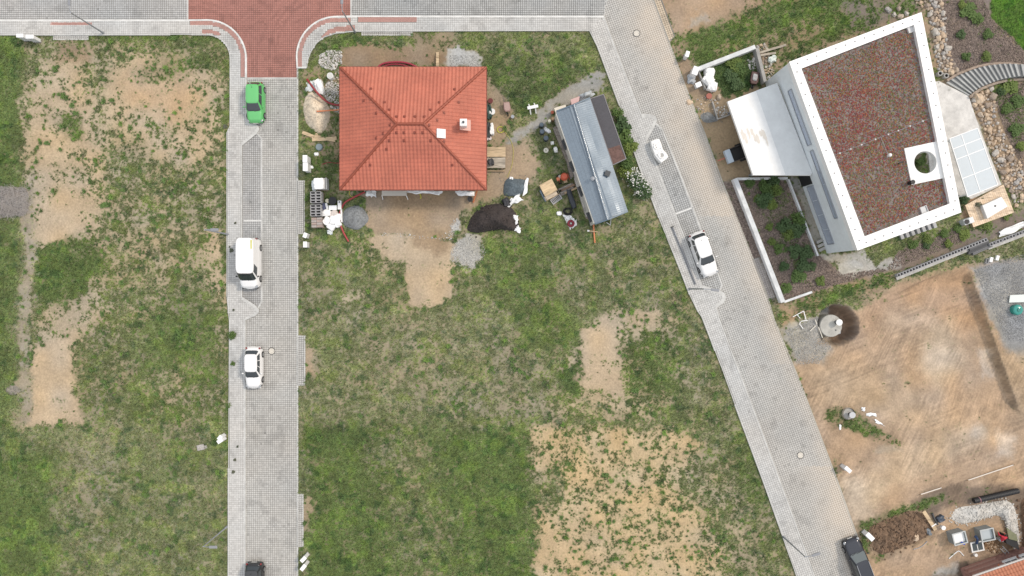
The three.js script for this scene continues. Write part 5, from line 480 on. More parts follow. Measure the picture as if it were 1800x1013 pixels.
for (const [py, l] of [[347, 'upper pallet of grey hollow concrete blocks by the driveway edge'], [370, 'lower pallet of grey hollow concrete blocks next to white bags']]) { const t = tg('block_pallet', l, 'pallet', 555, py, .95, .02, 'pallets of hollow blocks'); palletBase(t, 1.1, 1.15); for (let k = 0; k < 4; k++) for (let c = 0; c < 2; c++) for (let r = 0; r < 4; r++) layBlock(t, -.26 + c * .52, .12 + k * .237, -.42 + r * .28); part('core', box(.98, .02, 1.05, 0, .125, 0), blackM, t); }
{ const t = tg('paver_pallet', 'pallet of brownish grey paving slabs below the hollow blocks', 'pallet', 556, 391, .8, .03); palletBase(t, 1.1, 1); for (let k = 0; k < 4; k++) for (let c = 0; c < 2; c++) for (let r = 0; r < 4; r++) part('slab', rbox(.5, .15, .22, -.26 + c * .52, .2 + k * .155, -.37 + r * .245, 0, .01), (r + c + k) % 2 ? pinkWood : mat(.46, .41, .38, .9, { map: gFine }), t); }
[[573, 374, .6, 'upper left'], [586, 376, .5, 'pinkish grey'], [574, 388, .5, 'lower left'], [585, 387, .7, 'topmost'], [593, 392, .45, 'lower right'], [582, 398, .35, 'lowest'], [592, 381, .5, 'right hand']].forEach(([x, y, h, w], i) => one('cement_bag', sack(.85, .32 + h * .4, .62, .14, 6), i === 1 ? mat(.6, .54, .5, .9) : sackM, `${w} white cement bag in the heap beside the block pallets`, 'bag', x, y, h * .8, i * .5, 'white cement bags by the pallets'));
one('foil_scrap', sack(.5, .25, .45, .35), clearM, 'grey white foil scrap below the cement bags', 'scrap', 580, 408, .2);
{ const t = tg('insulation_box', 'flat white box lying above the cement bags', 'box', 584, 365, .6, .02); part('carton', rbox(.75, .45, .42, 0, .25, 0), whiteM, t); part('lid', rbox(.77, .03, .44, 0, .49, 0), foilM, t); const u = tg('insulation_box', 'tall narrow white box beside the red conduit', 'box', 595.5, 360, .7, 0); part('carton', rbox(.34, .5, .85, 0, .27, 0), whiteM, u); part('hole', cyl(.08, .08, .02, 0, .515, -.28), dgreyM, u); const b = tg('bucket', 'black tub behind the white insulation box', 'bucket', 584, 353, .5); part('pail', cyl(.32, .4, .5), blackM, b); part('content', cyl(.36, .36, .02, 0, .44, 0), mat(.06, .07, .06, .9), b); const c = tg('barrel', 'beige paper drum near the hollow block pallet', 'barrel', 575, 353, .5); part('drum', cyl(.19, .19, .45), mat(.55, .5, .36, .8), c); part('lid', cyl(.2, .2, .04, 0, .44, 0), mat(.62, .57, .44, .8), c); one('building_sack', sack(.35, .5, .8, .25), mat(.08, .09, .16, .7), 'dark blue rubbish sack wedged beside the block pallets', 'sack', 569, 364, .5, .1); one('building_sack', sack(.3, .45, .7, .2), sackM, 'narrow white sack next to the dark blue rubbish sack', 'sack', 573, 363, .4, .1); }
heapThing('gravel_pile', 'low pile of blue grey gravel inside the red conduit loop', 'gravel pile', [[603, 372], [612, 364], [632, 361], [645, 374], [649, 386], [640, 398], [628, 405], [606, 398], [600, 386]], .6, { pow: .9, amp: .05 }, gravelM, 420, 0.02, 0.05);
one('edge_board', box(.12, .35, 1.3, 0, .17, 0), whiteM, 'short white board between the red conduit and gravel pile', 'board', 600, 379, .3, .05);
{ // south wall clutter of the bungalow
  world('protective_foil', sheet([[641, 335], [662, 335], [660, 346], [645, 347]], .2, .2, .3), foilM, 'crumpled white foil below the bungalow eave by the red conduit', 'foil'); world('protective_foil', sheet([[716, 333], [780, 335], [772, 344], [716, 339]], .1, .18, .5), foilM, 'long white foil strip under the middle of the bungalow eave', 'foil'); world('protective_foil', sheet([[800, 335], [834, 336], [834, 344], [804, 344]], .12, .12, .3), foilM, 'white foil sheet under the bungalow eave at its orange downpipe', 'foil');
  const t = tg('scaffold_trestle', 'white trestle table under the bungalow south eave', 'trestle', 693, 338, .8); part('top', box(2.4, .05, .5, 0, .8, .1), mat(.6, .56, .5, .8), t); for (const x of [-1.25, 1.2]) for (const z of [-.3, .45]) part('leg', bar(V3(x, 0, z + .15), V3(x * .95, .8, z * .6), .07), whiteM, t);
  const u = tg('bucket', 'black bucket on the grey ground near the orange downpipe', 'bucket', 826, 350, .4); part('pail', cyl(.2, .25, .38, 0, 0, 0, 18), blackM, u); part('rim', mv(new THREE.TorusGeometry(.25, .02, 6, 18), 0, .38, 0, 0, Math.PI / 2), dgreyM, u);
  pipeThing('yellow hose hanging below the bungalow south eave at the left', [[618, 331, .1], [614, 340, .03], [618, 346, .03], [630, 344, .04], [642, 336, .1]], .035, yellowM); pipeThing('short yellow hose end under the bungalow eave', [[738, 341, .03], [740, 346, .03], [739, 350, .03]], .06, yellowM); }
rockThing('rubble_heap', 'row of small pale stones at the lower edge of the dirt terrace', 'rubble', [[670, 408], [720, 412], [775, 418], [800, 385], [806, 380], [808, 400], [790, 424], [720, 419], [672, 415]], 70, .04, .11, whiteRock, 60);
heapThing('soil_pile', 'pile of dark garden soil beside the bungalow corner', 'soil pile', [[820, 404], [826, 384], [842, 366], [866, 358], [892, 360], [905, 372], [913, 392], [906, 406], [880, 404], [850, 409], [832, 410]], 1.5, { pow: 1.1, amp: .16, freq: 2.6, rings: 22, seg: 70 }, soilM, 420, 0.03, 0.1);
world('tarpaulin', sheet([[897, 378], [911, 379], [910, 392], [906, 396]], .12, .12, .2), foilM, 'upper white tarpaulin corner at the dark soil pile', 'tarpaulin'); world('tarpaulin', sheet([[902, 406], [908, 396], [917, 400], [915, 409]], .12, .14, .1), foilM, 'lower white tarpaulin corner at the dark soil pile', 'tarpaulin');
heapThing('gravel_pile', 'dark blue grey gravel pile edged by white tarpaulin', 'gravel pile', [[886, 322], [893, 313], [906, 314], [925, 317], [927, 330], [914, 344], [898, 346], [885, 342]], .55, { pow: .8, amp: .05 }, mat(.14, .175, .2, 1, { map: gSoil }), 420, 0.02, 0.05);
world('tarpaulin', sheet([[893, 364], [896, 350], [914, 341], [918, 352]], .25, .2, .15), foilM, 'large crumpled white tarpaulin below the dark gravel pile', 'tarpaulin'); world('tarpaulin', sheet([[918, 346], [924, 316], [929, 312], [926, 340]], .08, .08, .25), foilM, 'white tarpaulin edge along the right side of the dark gravel pile', 'tarpaulin'); one('rubbish_sack', sack(.7, .5, .8, .25), mat(.03, .03, .035, .5), 'black rubbish sack beside the large white tarpaulin', 'sack', 890, 355, .4, .4); one('foil_scrap', sack(.35, .2, .3, .3), foilM, 'white scrap at the top edge of the dark gravel pile', 'scrap', 899, 313, .5);
{ // east yard of the bungalow
  const t = tg('timber_platform', 'pale plywood platform at the east wall of the bungalow', 'platform', 871, 277, .5); part('panel', box(1.95, .05, .95, 0, .48, -.55), paleWoodM, t); part('panel', box(1.9, .05, 1.0, 0, .44, .5), mat(.5, .44, .36, .85, { map: gWood }), t); for (const x of [-.9, .9]) for (const z of [-.95, .95]) part('leg', box(.08, .46, .08, x, .22, z), woodM, t); part('front_batten', box(2, .08, .1, -.1, .2, 1.25), woodM, t); one('rubbish_sack', sack(.55, .35, .6, .25), mat(.05, .05, .055, .6), 'black sack on the plywood platform', 'sack', 863, 285, .7, .3).position.y += .48;
  const b = [[862, 177, .3, .3, mat(.15, .03, .03, .6), 'dark red bucket at the east eave of the bungalow'], [865, 196, .5, .35, whiteM, 'white pail beside the bungalow east eave']]; for (const [x, y, h, r, m, l] of b) { const o = tg('bucket', l, 'bucket', x, y, h); part('pail', cyl(r * .7, r * .85, h), m, o); part('content', cyl(r * .75, r * .75, .02, 0, h - .06, 0), dgreyM, o); } one('building_sack', sack(.55, .5, 1.3, .25), mat(.03, .07, .06, .6), 'dark green sack along the bungalow east wall', 'sack', 859, 196, .5, .05); one('building_sack', sack(.5, .5, 1.4, .2), mat(.03, .035, .035, .6), 'black wrapped roll along the bungalow east wall', 'sack', 858, 228, .5); one('building_sack', sack(.45, .45, 1.1, .2), sackM, 'white sack leaning at the bungalow east wall', 'sack', 864, 226, .5, .1); one('building_sack', sack(.5, .3, .4, .25), mat(.7, .62, .62, .8), 'small pinkish bag at the bungalow east wall', 'sack', 859, 242, .3, .3);
  const w = tg('wheelbarrow', 'wheelbarrow with a reddish tray on the grass east of the bungalow', 'wheelbarrow', 891, 187, .5, .15); part('tray', prism([[-.3, -.42], [.3, -.42], [.34, .3], [.2, .5], [-.2, .5], [-.34, .3]], .32, .52, [], .04), mat(.35, .22, .2, .7), w); part('load', prism([[-.24, -.34], [.24, -.34], [.26, .25], [.15, .4], [-.15, .4], [-.26, .25]], .51, .535), mat(.42, .3, .27, .95), w); part('wheel', mv(new THREE.TorusGeometry(.15, .05, 8, 18), 0, .2, .72, Math.PI / 2), tyreM, w); for (const s of [-1, 1]) { part('handle', rod(V3(s * .25, .4, -1), V3(s * .12, .25, .7), .025), dgreyM, w); part('leg', rod(V3(s * .24, 0, -.35), V3(s * .24, .36, -.3), .025), dgreyM, w); }
  const k = tg('bucket', 'small grey bucket near the reddish wheelbarrow', 'bucket', 901, 205, .25); part('pail', cyl(.14, .17, .26), galvM, k); part('content', cyl(.15, .15, .01, 0, .24, 0), mat(.4, .4, .4, .8), k);
  const h = tg('sawhorse', 'white wooden sawhorse on the grass near the gravel path', 'sawhorse', 936.5, 188, .7, .2); part('beam', box(1.05, .14, .28, 0, .65, 0), whiteM, h); for (const x of [-.28, .25]) for (const s of [-1, 1]) part('leg', bar(V3(x, 0, s * .5), V3(x, .62, s * .06), .12, .09), whiteM, h);
  const r = Array.from({ length: 40 }, (_, i) => { const a = i * .52, q = .32 + .04 * Math.sin(i * 1.7); const p = G(880 + Math.cos(a) * q * S, 228 + Math.sin(a) * q * S * .9); p.y += .03 + (i % 7) * .006; return p; }); const hs = thing('garden_hose', 'coiled yellow green garden hose east of the bungalow', 'hose'); part('coil', tube(r, .025, 160, 5), yellowM, hs); part('tail', tube([[884, 228], [892, 238], [898, 248], [902, 262], [900, 290], [892, 312]].map(p => { const q = G(...p); q.y += .03; return q; }), .02, 40, 5), yellowM, hs); }
// around the blue shed
const tub = (l, px, py, r, h, m, m2) => { const t = tg('water_butt', l, 'barrel', px, py, h); part('drum', cyl(r * .95, r, h, 0, 0, 0, 22), m, t); part('lid', cyl(r * .9, r * .8, .04, 0, h, 0, 22), m2, t); };
const tm = mat(.05, .065, .08, .6), tm2 = mat(.09, .12, .15, .5); tub('topmost of three dark round barrels beside the shed', 952, 219, .22, .8, tm, tm2); tub('middle one of three dark round barrels beside the shed', 953, 231, .24, .8, tm, tm2); tub('lowest of three dark round barrels beside the shed', 960, 242.5, .25, .8, tm, tm2); tub('cream drum by the upper corner of the shed', 966, 212.5, .16, .7, mat(.5, .48, .38, .7), mat(.6, .58, .48, .6)); tub('brown drum by the upper corner of the shed', 972, 209, .17, .7, mat(.2, .12, .07, .7), mat(.3, .2, .12, .6));
{ const t = tg('planter_ring', 'round white tub with a dark hole in the grass by the shed', 'tub', 960, 264, .3); part('ring', mv(new THREE.TorusGeometry(.17, .09, 8, 22), 0, .2, 0, 0, Math.PI / 2), mat(.62, .6, .52, .8), t); part('bowl', cyl(.2, .26, .2), mat(.5, .48, .42, .8), t); const b = tg('crate', 'small white crate beside the shed lumber', 'crate', 971, 251, .35, .2); part('shell', prism(rect(-.15, -.15, .15, .15), 0, .33, [rect(-.12, -.12, .12, .12)]), whiteM, b); part('floor', box(.26, .02, .26, 0, .2, 0), sackM, b); one('building_sack', sack(.35, .35, .5, .2), sackM, 'small white sack leaning on the shed lumber', 'sack', 977, 263, .3, .3); const rp = tg('flower_pot', 'orange red pot at the upper shed corner', 'pot', 971, 197, .3); part('pot', cyl(.12, .16, .25), mat(.45, .12, .07, .7), rp); part('soil', cyl(.14, .14, .01, 0, .23, 0), soilM, rp); one('foil_scrap', sack(.7, .2, .35, .3), foilM, 'white foil scrap between the barrels and lumber', 'scrap', 962, 228, .3, -.6); }
const stack = (l, a, b, w, h, rows, layers, ms) => { const t = thing('timber_stack', l, 'timber'), p = G(...a), q = G(...b), d = q.clone().sub(p), n = V3(-d.z, 0, d.x).normalize(); for (let k = 0; k < layers; k++) for (let i = 0; i < rows; i++) { const o = (i + .5) / rows - .5, s = rr(-.25, .25), e = d.clone().normalize(); part('timber', bar(p.clone().addScaledVector(n, o * w).addScaledVector(e, s).setY(p.y + (k + .5) * h / layers + .02), q.clone().addScaledVector(n, o * w).addScaledVector(e, s).setY(q.y + (k + .5) * h / layers + .02), w / rows * .92, h / layers * .95), ms[(i * 2 + k + Math.floor(rr(0, 3))) % ms.length], t); } };
stack('stack of weathered boards along the upper half of the shed wall', [976, 228], [1001, 288], .5, .6, 3, 3, [pinkWood, greyWoodM, mat(.36, .29, .25, .9, { map: gWood })]); stack('stack of grey battens leaning against the middle of the shed', [996, 275], [1004, 312], .3, .7, 2, 3, [greyWoodM, galvM]); stack('stack of pale whitish boards along the lower half of the shed wall', [1014, 315], [1035, 383], .62, .5, 4, 3, [mat(.52, .5, .46, .9, { map: gWood }), mat(.42, .38, .34, .9, { map: gWood }), pinkWood]); stack('short pile of brown boards beside the red mixer', [986, 338], [1008, 328], .75, .35, 4, 2, [mat(.3, .2, .14, .9, { map: gWood }), greyWoodM, woodM]);
{ const t = tg('cement_mixer', 'orange red cement mixer beside the shed lumber', 'mixer', 992, 311, .9, .3); part('drum', [cyl(.2, .38, .3, 0, .55, 0, 18), cyl(.38, .38, .15, 0, .85, 0, 18), cyl(.38, .24, .3, 0, 1, 0, 18)], mat(.5, .1, .05, .6), t); part('frame', [bar(V3(-.5, .5, 0), V3(.5, .5, 0), .06), bar(V3(-.5, .05, -.35), V3(-.5, .5, 0), .05), bar(V3(-.5, .05, .35), V3(-.5, .5, 0), .05), bar(V3(.5, .05, -.35), V3(.5, .5, 0), .05), bar(V3(.5, .05, .35), V3(.5, .5, 0), .05)], mat(.45, .1, .06, .6), t); part('motor_case', rbox(.3, .4, .3, -.6, .6, 0), mat(.5, .16, .08, .6), t); for (const s of [-1, 1]) part('wheel', mv(new THREE.TorusGeometry(.13, .05, 8, 16), -.5, .17, s * .4), tyreM, t); const b = tg('bucket', 'cream bucket below the orange red mixer', 'bucket', 984.5, 311, .3); part('pail', cyl(.15, .19, .3), mat(.6, .57, .5, .7), b); part('content', cyl(.16, .16, .01, 0, .27, 0), mat(.45, .45, .42, .9), b); const c = tg('plywood_box', 'pale wooden board lying near the orange red mixer', 'board', 993, 315, .35, .3); part('board', box(.35, .04, .7, 0, .32, 0), paleWoodM, c); part('support', box(.3, .3, .6, 0, .15, 0), woodM, c); }
{ const t = tg('compost_crate', 'big wooden crate with a pale plywood lid left of the shed', 'crate', 965, 332, .7, .48); part('lid', box(1.35, .05, 1.25, 0, .72, -.12), mat(.66, .5, .31, .8, { map: gWood }), t); part('shelf', box(1.3, .04, .45, -.12, .6, .68), mat(.6, .5, .38, .8, { map: gWood }), t); for (let k = 0; k < 4; k++) { part('slat', box(1.4, .14, .03, 0, .1 + k * .165, .88), woodM, t); part('slat', box(1.4, .14, .03, 0, .1 + k * .165, -.7), woodM, t); part('slat', box(.03, .14, 1.55, -.68, .1 + k * .165, .09), greyWoodM, t); part('slat', box(.03, .14, 1.55, .68, .1 + k * .165, .09), greyWoodM, t); } part('side_cloth', box(.12, .3, 1.2, -.8, .2, .3), mat(.2, .25, .3, .8), t);
  const g = tg('drain_grate', 'grey slotted concrete grate leaning below the plywood crate', 'grate', 978, 350, .3, .62); part('frame', prism(rect(-.55, -.28, .55, .28), 0, .22, Array.from({ length: 7 }, (_, i) => rect(-.46 + i * .135, -.2, -.39 + i * .135, .2))), blockM, g); part('base', box(1, .02, .5, 0, .02, 0), blackM, g);
  one('dark_tarpaulin', sack(.5, .6, 1.9, .12), mat(.035, .04, .05, .6), 'dark folded tarpaulin along the shed lumber', 'tarpaulin', 1005, 350, .5, .32); const r = Array.from({ length: 60 }, (_, i) => { const a = i * .5, q = .36 + .1 * Math.sin(i * .9); const p = G(998 + Math.cos(a) * q * S, 372 + Math.sin(a) * q * S * .8); p.y += .04 + (i % 9) * .02; return p; }); world('cable_coil', [tube(r, .03, 240, 5)], blackM, 'tangled black cable coil in the grass below the crate', 'cable');
  const s = thing('ground_sheet', 'white ground sheet under the dark red hose reel', 'sheet'); part('sheet', sheet([[989, 377], [1004, 379], [1013, 390], [1002, 404]], .02, .06, .05), foilM, s); part('fold', sheet([[1002, 398], [1013, 386], [1014, 396], [1006, 402]], .03, .05, .09), sackM, s); const hr = tg('hose_reel', 'dark red coil of hose on the white ground sheet', 'hose reel', 1003.5, 393, .3); for (let k = 0; k < 3; k++) part('coil', mv(new THREE.TorusGeometry(.24 + (k === 1 ? .02 : 0), .105, 8, 28), 0, .2 + k * .09, 0, 0, Math.PI / 2), mat(.22, .02, .035, .6), hr); part('hub', cyl(.1, .1, .3, 0, .08, 0), mat(.5, .48, .45, .7), hr);
  one('foil_scrap', sack(.45, .2, .35, .35), foilM, 'crumpled white scrap left of the black cable coil', 'scrap', 983, 375, .1); const st = thing('wooden_stake', 'pale stake crossing the orange drain pipe', 'stake'); const sp = G(1032, 406), sq = G(1050, 408); part('stake', bar(sp.setY(sp.y + .22), sq.setY(sq.y + .22), .1, .04), paleWoodM, st); part('tip', bar(sp.clone().lerp(sq, .0), sp.clone().lerp(sq, .2), .16, .05), whiteM, st);
  const pn = thing('leaning_board', 'white panel leaning at the upper end of the shed', 'panel'); part('board', prism(wpoly([[974, 190], [994, 184], [996, 190], [977, 198]], .9), .5, .9), mat(.72, .66, .56, .8), pn); part('foot', prism(wpoly([[976, 192], [992, 186], [993, 189], [978, 196]], .5), -.05, .5), woodM, pn); const pk = thing('pink_board', 'pink insulation board behind the upper end of the shed', 'board'); part('board', prism(wpoly([[1003, 175], [1019, 169], [1018, 178], [1005, 184]], 1.2), 1.1, 1.2), mat(.62, .42, .4, .8), pk); part('stack', prism(wpoly([[1004, 176], [1018, 171], [1017, 178], [1006, 183]], 1.1), -.05, 1.1), mat(.55, .38, .36, .8), pk); world('grey_tarpaulin', sheet([[1016, 168], [1036, 158], [1047, 166], [1020, 182]], .7, .25, .4), mat(.45, .48, .5, .5), 'crumpled grey tarpaulin heap behind the upper end of the shed', 'tarpaulin'); const ps = thing('stepping_slab', 'pale concrete slab bridging from the annex to the pavement', 'slab'); part('slab', prism(wl([[1070, 196], [1090, 188], [1096, 203], [1077, 211]]), -.05, .12, [], .01), mat(.55, .48, .4, .9, { map: gConc }), ps); part('edge', strip(wl([[1070.5, 196], [1077.5, 210]]), .05, -.05, .125), concM, ps); const ld = thing('trestle_frame', 'thin grey angled frame at the lower gable of the shed', 'frame'); part('strut', bar(W(1066, 391, .3), W(1073, 396, .1), .06), galvM, ld); part('strut', bar(W(1074, 385, .3), W(1073, 396, .1), .06), galvM, ld); }
// ---------- shrubs ----------
function leafCloud(n, rx, ry, rz, size, clumps = 7) { const P = [], c = Array.from({ length: clumps }, () => { const a = rnd() * 6.28, r = Math.sqrt(rnd()) * .62; return [Math.cos(a) * r * rx, rr(.3, .8) * ry, Math.sin(a) * r * rz, rr(.3, .55)]; }); for (let i = 0; i < n; i++) { const k = c[i % clumps], u = rnd() * 6.28, v = Math.acos(rr(-1, 1)), q = k[3] * Math.cbrt(rr(.3, 1)), x = k[0] + Math.sin(v) * Math.cos(u) * q * rx, y = Math.max(.02, k[1] + Math.cos(v) * q * ry), z = k[2] + Math.sin(v) * Math.sin(u) * q * rz, a = rnd() * 6.28, t = rr(-.7, .7), l = size * rr(.6, 1.3), w = l * .5, dx = Math.cos(a) * Math.cos(t), dy = Math.sin(t), dz = Math.sin(a) * Math.cos(t), ox = -Math.sin(a), oz = Math.cos(a), tip = [x + dx * l, y + dy * l, z + dz * l], L = [x + dx * l * .45 + ox * w, y + dy * l * .5 + rr(-.2, .2) * w, z + dz * l * .45 + oz * w], R = [x + dx * l * .45 - ox * w, y + dy * l * .5 + rr(-.2, .2) * w, z + dz * l * .45 - oz * w]; P.push(x, y, z, ...L, ...tip, x, y, z, ...tip, ...R); } const g = new THREE.BufferGeometry(); g.setAttribute('position', new THREE.Float32BufferAttribute(P, 3)); g.computeVertexNormals(); return ready(g); }
const crowns = [leafCloud(520, 1, 1, 1, .2, 8), leafCloud(460, 1, 1, 1, .22, 6), leafCloud(560, 1, 1, 1, .18, 11)], bloom = leafCloud(260, 1.02, 1.08, 1.02, .13, 12), stemG = ready(mergeGeometries(Array.from({ length: 5 }, (_, i) => ready(rod(V3(0, -.05, 0), V3(Math.cos(i * 1.26) * .4, .6, Math.sin(i * 1.26) * .4), .03, 5))))), barkM = mat(.13, .09, .06, .9);
const leafM = { green: [[.1, .17, .035], [.085, .15, .032]], dark: [[.06, .115, .035], [.07, .125, .04]], lime: [[.16, .22, .04], [.13, .19, .035]], grey: [[.12, .14, .09], [.14, .15, .1]] }; for (const k in leafM) leafM[k] = leafM[k].map(c => phys(...c, .8, { transmission: .25, thickness: 0 })); const bloomM = mat(.72, .71, .68, .9);
const ORD = ['first', 'second', 'third', 'fourth', 'fifth', 'sixth', 'seventh', 'eighth', 'ninth', 'tenth'], seen = {}, nth = k => ORD[seen[k] = (seen[k] ?? -1) + 1];
function shrub(label, kind, px, py, rx, h, group, flower) { const t = tg('shrub', label, 'shrub', px, py, h * .5, rnd() * 6.28, group); const s = (n, g, m) => { const o = new THREE.Mesh(g, m); o.name = n; o.scale.set(rx, h, rx * rr(.8, 1.15)); t.add(o); return o; }; s('crown', crowns[Math.floor(rnd() * 3)], leafM[kind][Math.floor(rnd() * 2)]); s('stem', stemG, barkM); if (flower) s('blossom', bloom, bloomM); }
for (const [x, y, r, h, k] of [[1319, 322, .55, .6, 'green'], [1341, 327, .75, .9, 'green'], [1359, 321, .8, 1, 'dark'], [1365, 335, .75, .9, 'lime'], [1351, 337, .6, .7, 'green'], [1345, 352, .9, .9, 'dark'], [1333, 347, .5, .6, 'lime'], [1358, 358, .6, .6, 'lime'], [1403, 384, .8, 1, 'green'], [1380, 397, .9, .9, 'dark'], [1401, 402, .9, .9, 'dark'], [1352, 398, .5, .5, 'lime'], [1387, 411, .75, .7, 'lime'], [1356, 425, .45, .5, 'lime'], [1369, 437, .6, .5, 'green'], [1397, 441, .8, .7, 'dark'], [1415, 444, .8, .8, 'dark'], [1409, 466, .9, .7, 'dark'], [1427, 468, .45, .5, 'dark'], [1379, 470, .6, .5, 'dark'], [1405, 488, .8, .5, 'green'], [1443, 495, .5, .4, 'lime'], [1382, 507, .6, .5, 'green']].sort((a, b) => a[1] - b[1])) shrub(`${nth('a' + k)} ${k === 'lime' ? 'yellow green' : k} shrub down the mulch bed behind the long white wall`, k, x, y, r, h, 'shrubs of the mulch bed');
for (const [x, y, r, h, k] of [[1289, 112, .8, .5, 'lime'], [1300, 122, .8, .5, 'green'], [1283, 134, .7, .5, 'dark'], [1296, 146, .8, .5, 'dark']].sort((a, b) => a[1] - b[1])) shrub(`${nth('b' + k)} low ${k === 'lime' ? 'light green' : k} shrub down the small walled yard`, k, x, y, r, h, 'shrubs of the walled yard');
[[1086, 199, .7, .9, 'green', 'topmost'], [1093, 222, 1, 1.1, 'dark', 'second'], [1098, 243, .95, 1.1, 'green', 'third'], [1106, 262, .8, 1, 'lime', 'fourth'], [1103, 285, .9, 1, 'green', 'fifth'], [1100, 301, .8, .9, 'lime', 'lowest']].forEach(([x, y, r, h, k, w]) => shrub(`${w} shrub in the row between the shed annex and pavement`, k, x, y, r, h, 'shrubs beside the annex'));
[[1113, 312, .9, 1, 'upper'], [1123, 325, 1.05, 1.1, 'middle'], [1131, 339, .85, .9, 'lower']].forEach(([x, y, r, h, w]) => shrub(`${w} shrub covered in white blossom beside the pavement`, 'dark', x, y, r, h, 'white flowering shrubs', true));
shrub('small green shrub below the round roof opening', 'green', 1618, 286, .42, .6); shrub('dark shrub at the corner of the timber deck', 'dark', 1695, 351, .45, .7); shrub('rusty toned potted shrub standing near the hot tub', 'grey', 1720, 361, .45, .6); shrub('tiny dark shrub on the deck next to the canopy', 'dark', 1726, 347, .25, .4); for (const [x, y, r, k] of [[1605, 430, .6, 'green'], [1632, 421, .55, 'lime'], [1661, 410, .5, 'green'], [1697, 414, .7, 'lime'], [1683, 401, .5, 'green'], [1735, 395, .7, 'lime'], [1768, 377, .7, 'lime'], [1630, 432, .4, 'dark'], [1666, 428, .5, 'lime']].sort((a, b) => a[0] - b[0])) shrub(`${nth('c' + k)} ${k === 'lime' ? 'pale green' : k} low plant from the left below the white house`, k, x, y, r, .35, 'plants below the white house');
for (const [x, y, r, k] of [[1702, 20, .9, 'green'], [1720, 35, .7, 'green'], [1690, 8, .5, 'lime'], [1735, 60, .6, 'green'], [1699, 100, .5, 'green'], [1735, 100, .6, 'lime'], [1690, 60, .5, 'dark'], [1775, 150, .9, 'lime'], [1790, 175, .8, 'green'], [1772, 190, .7, 'green'], [1787, 225, .9, 'green'], [1795, 255, .6, 'lime'], [1760, 160, .5, 'dark']].sort((a, b) => a[1] - b[1])) shrub(`${nth('d' + k)} ${k === 'lime' ? 'bright green' : k} plant down the mulch slope around the curved stair`, k, x, y, r, .4, 'plants on the mulch slope');
shrub('large weed clump growing over the pavement edge of the west field', 'green', 408, 590, .45, .4); shrub('round weed tuft on the pavement opposite the small white saloon', 'green', 410, 639, .25, .2); for (const [x, y, r] of [[407, 440, .3], [404, 434, .15], [414, 392, .2], [411, 545, .2], [413, 808, .25], [411, 830, .3], [418, 785, .2], [397, 222, .4]].sort((a, b) => a[1] - b[1])) shrub(`${nth('w')} small weed tuft down the pavement of the west field`, 'grey', x, y, r * .7, .1, 'weed tufts on the pavement');
for (const t of scene.children) if (t.userData.group === 'weed tufts on the pavement' || /weed/.test(t.userData.label || '')) t.position.y = .12;
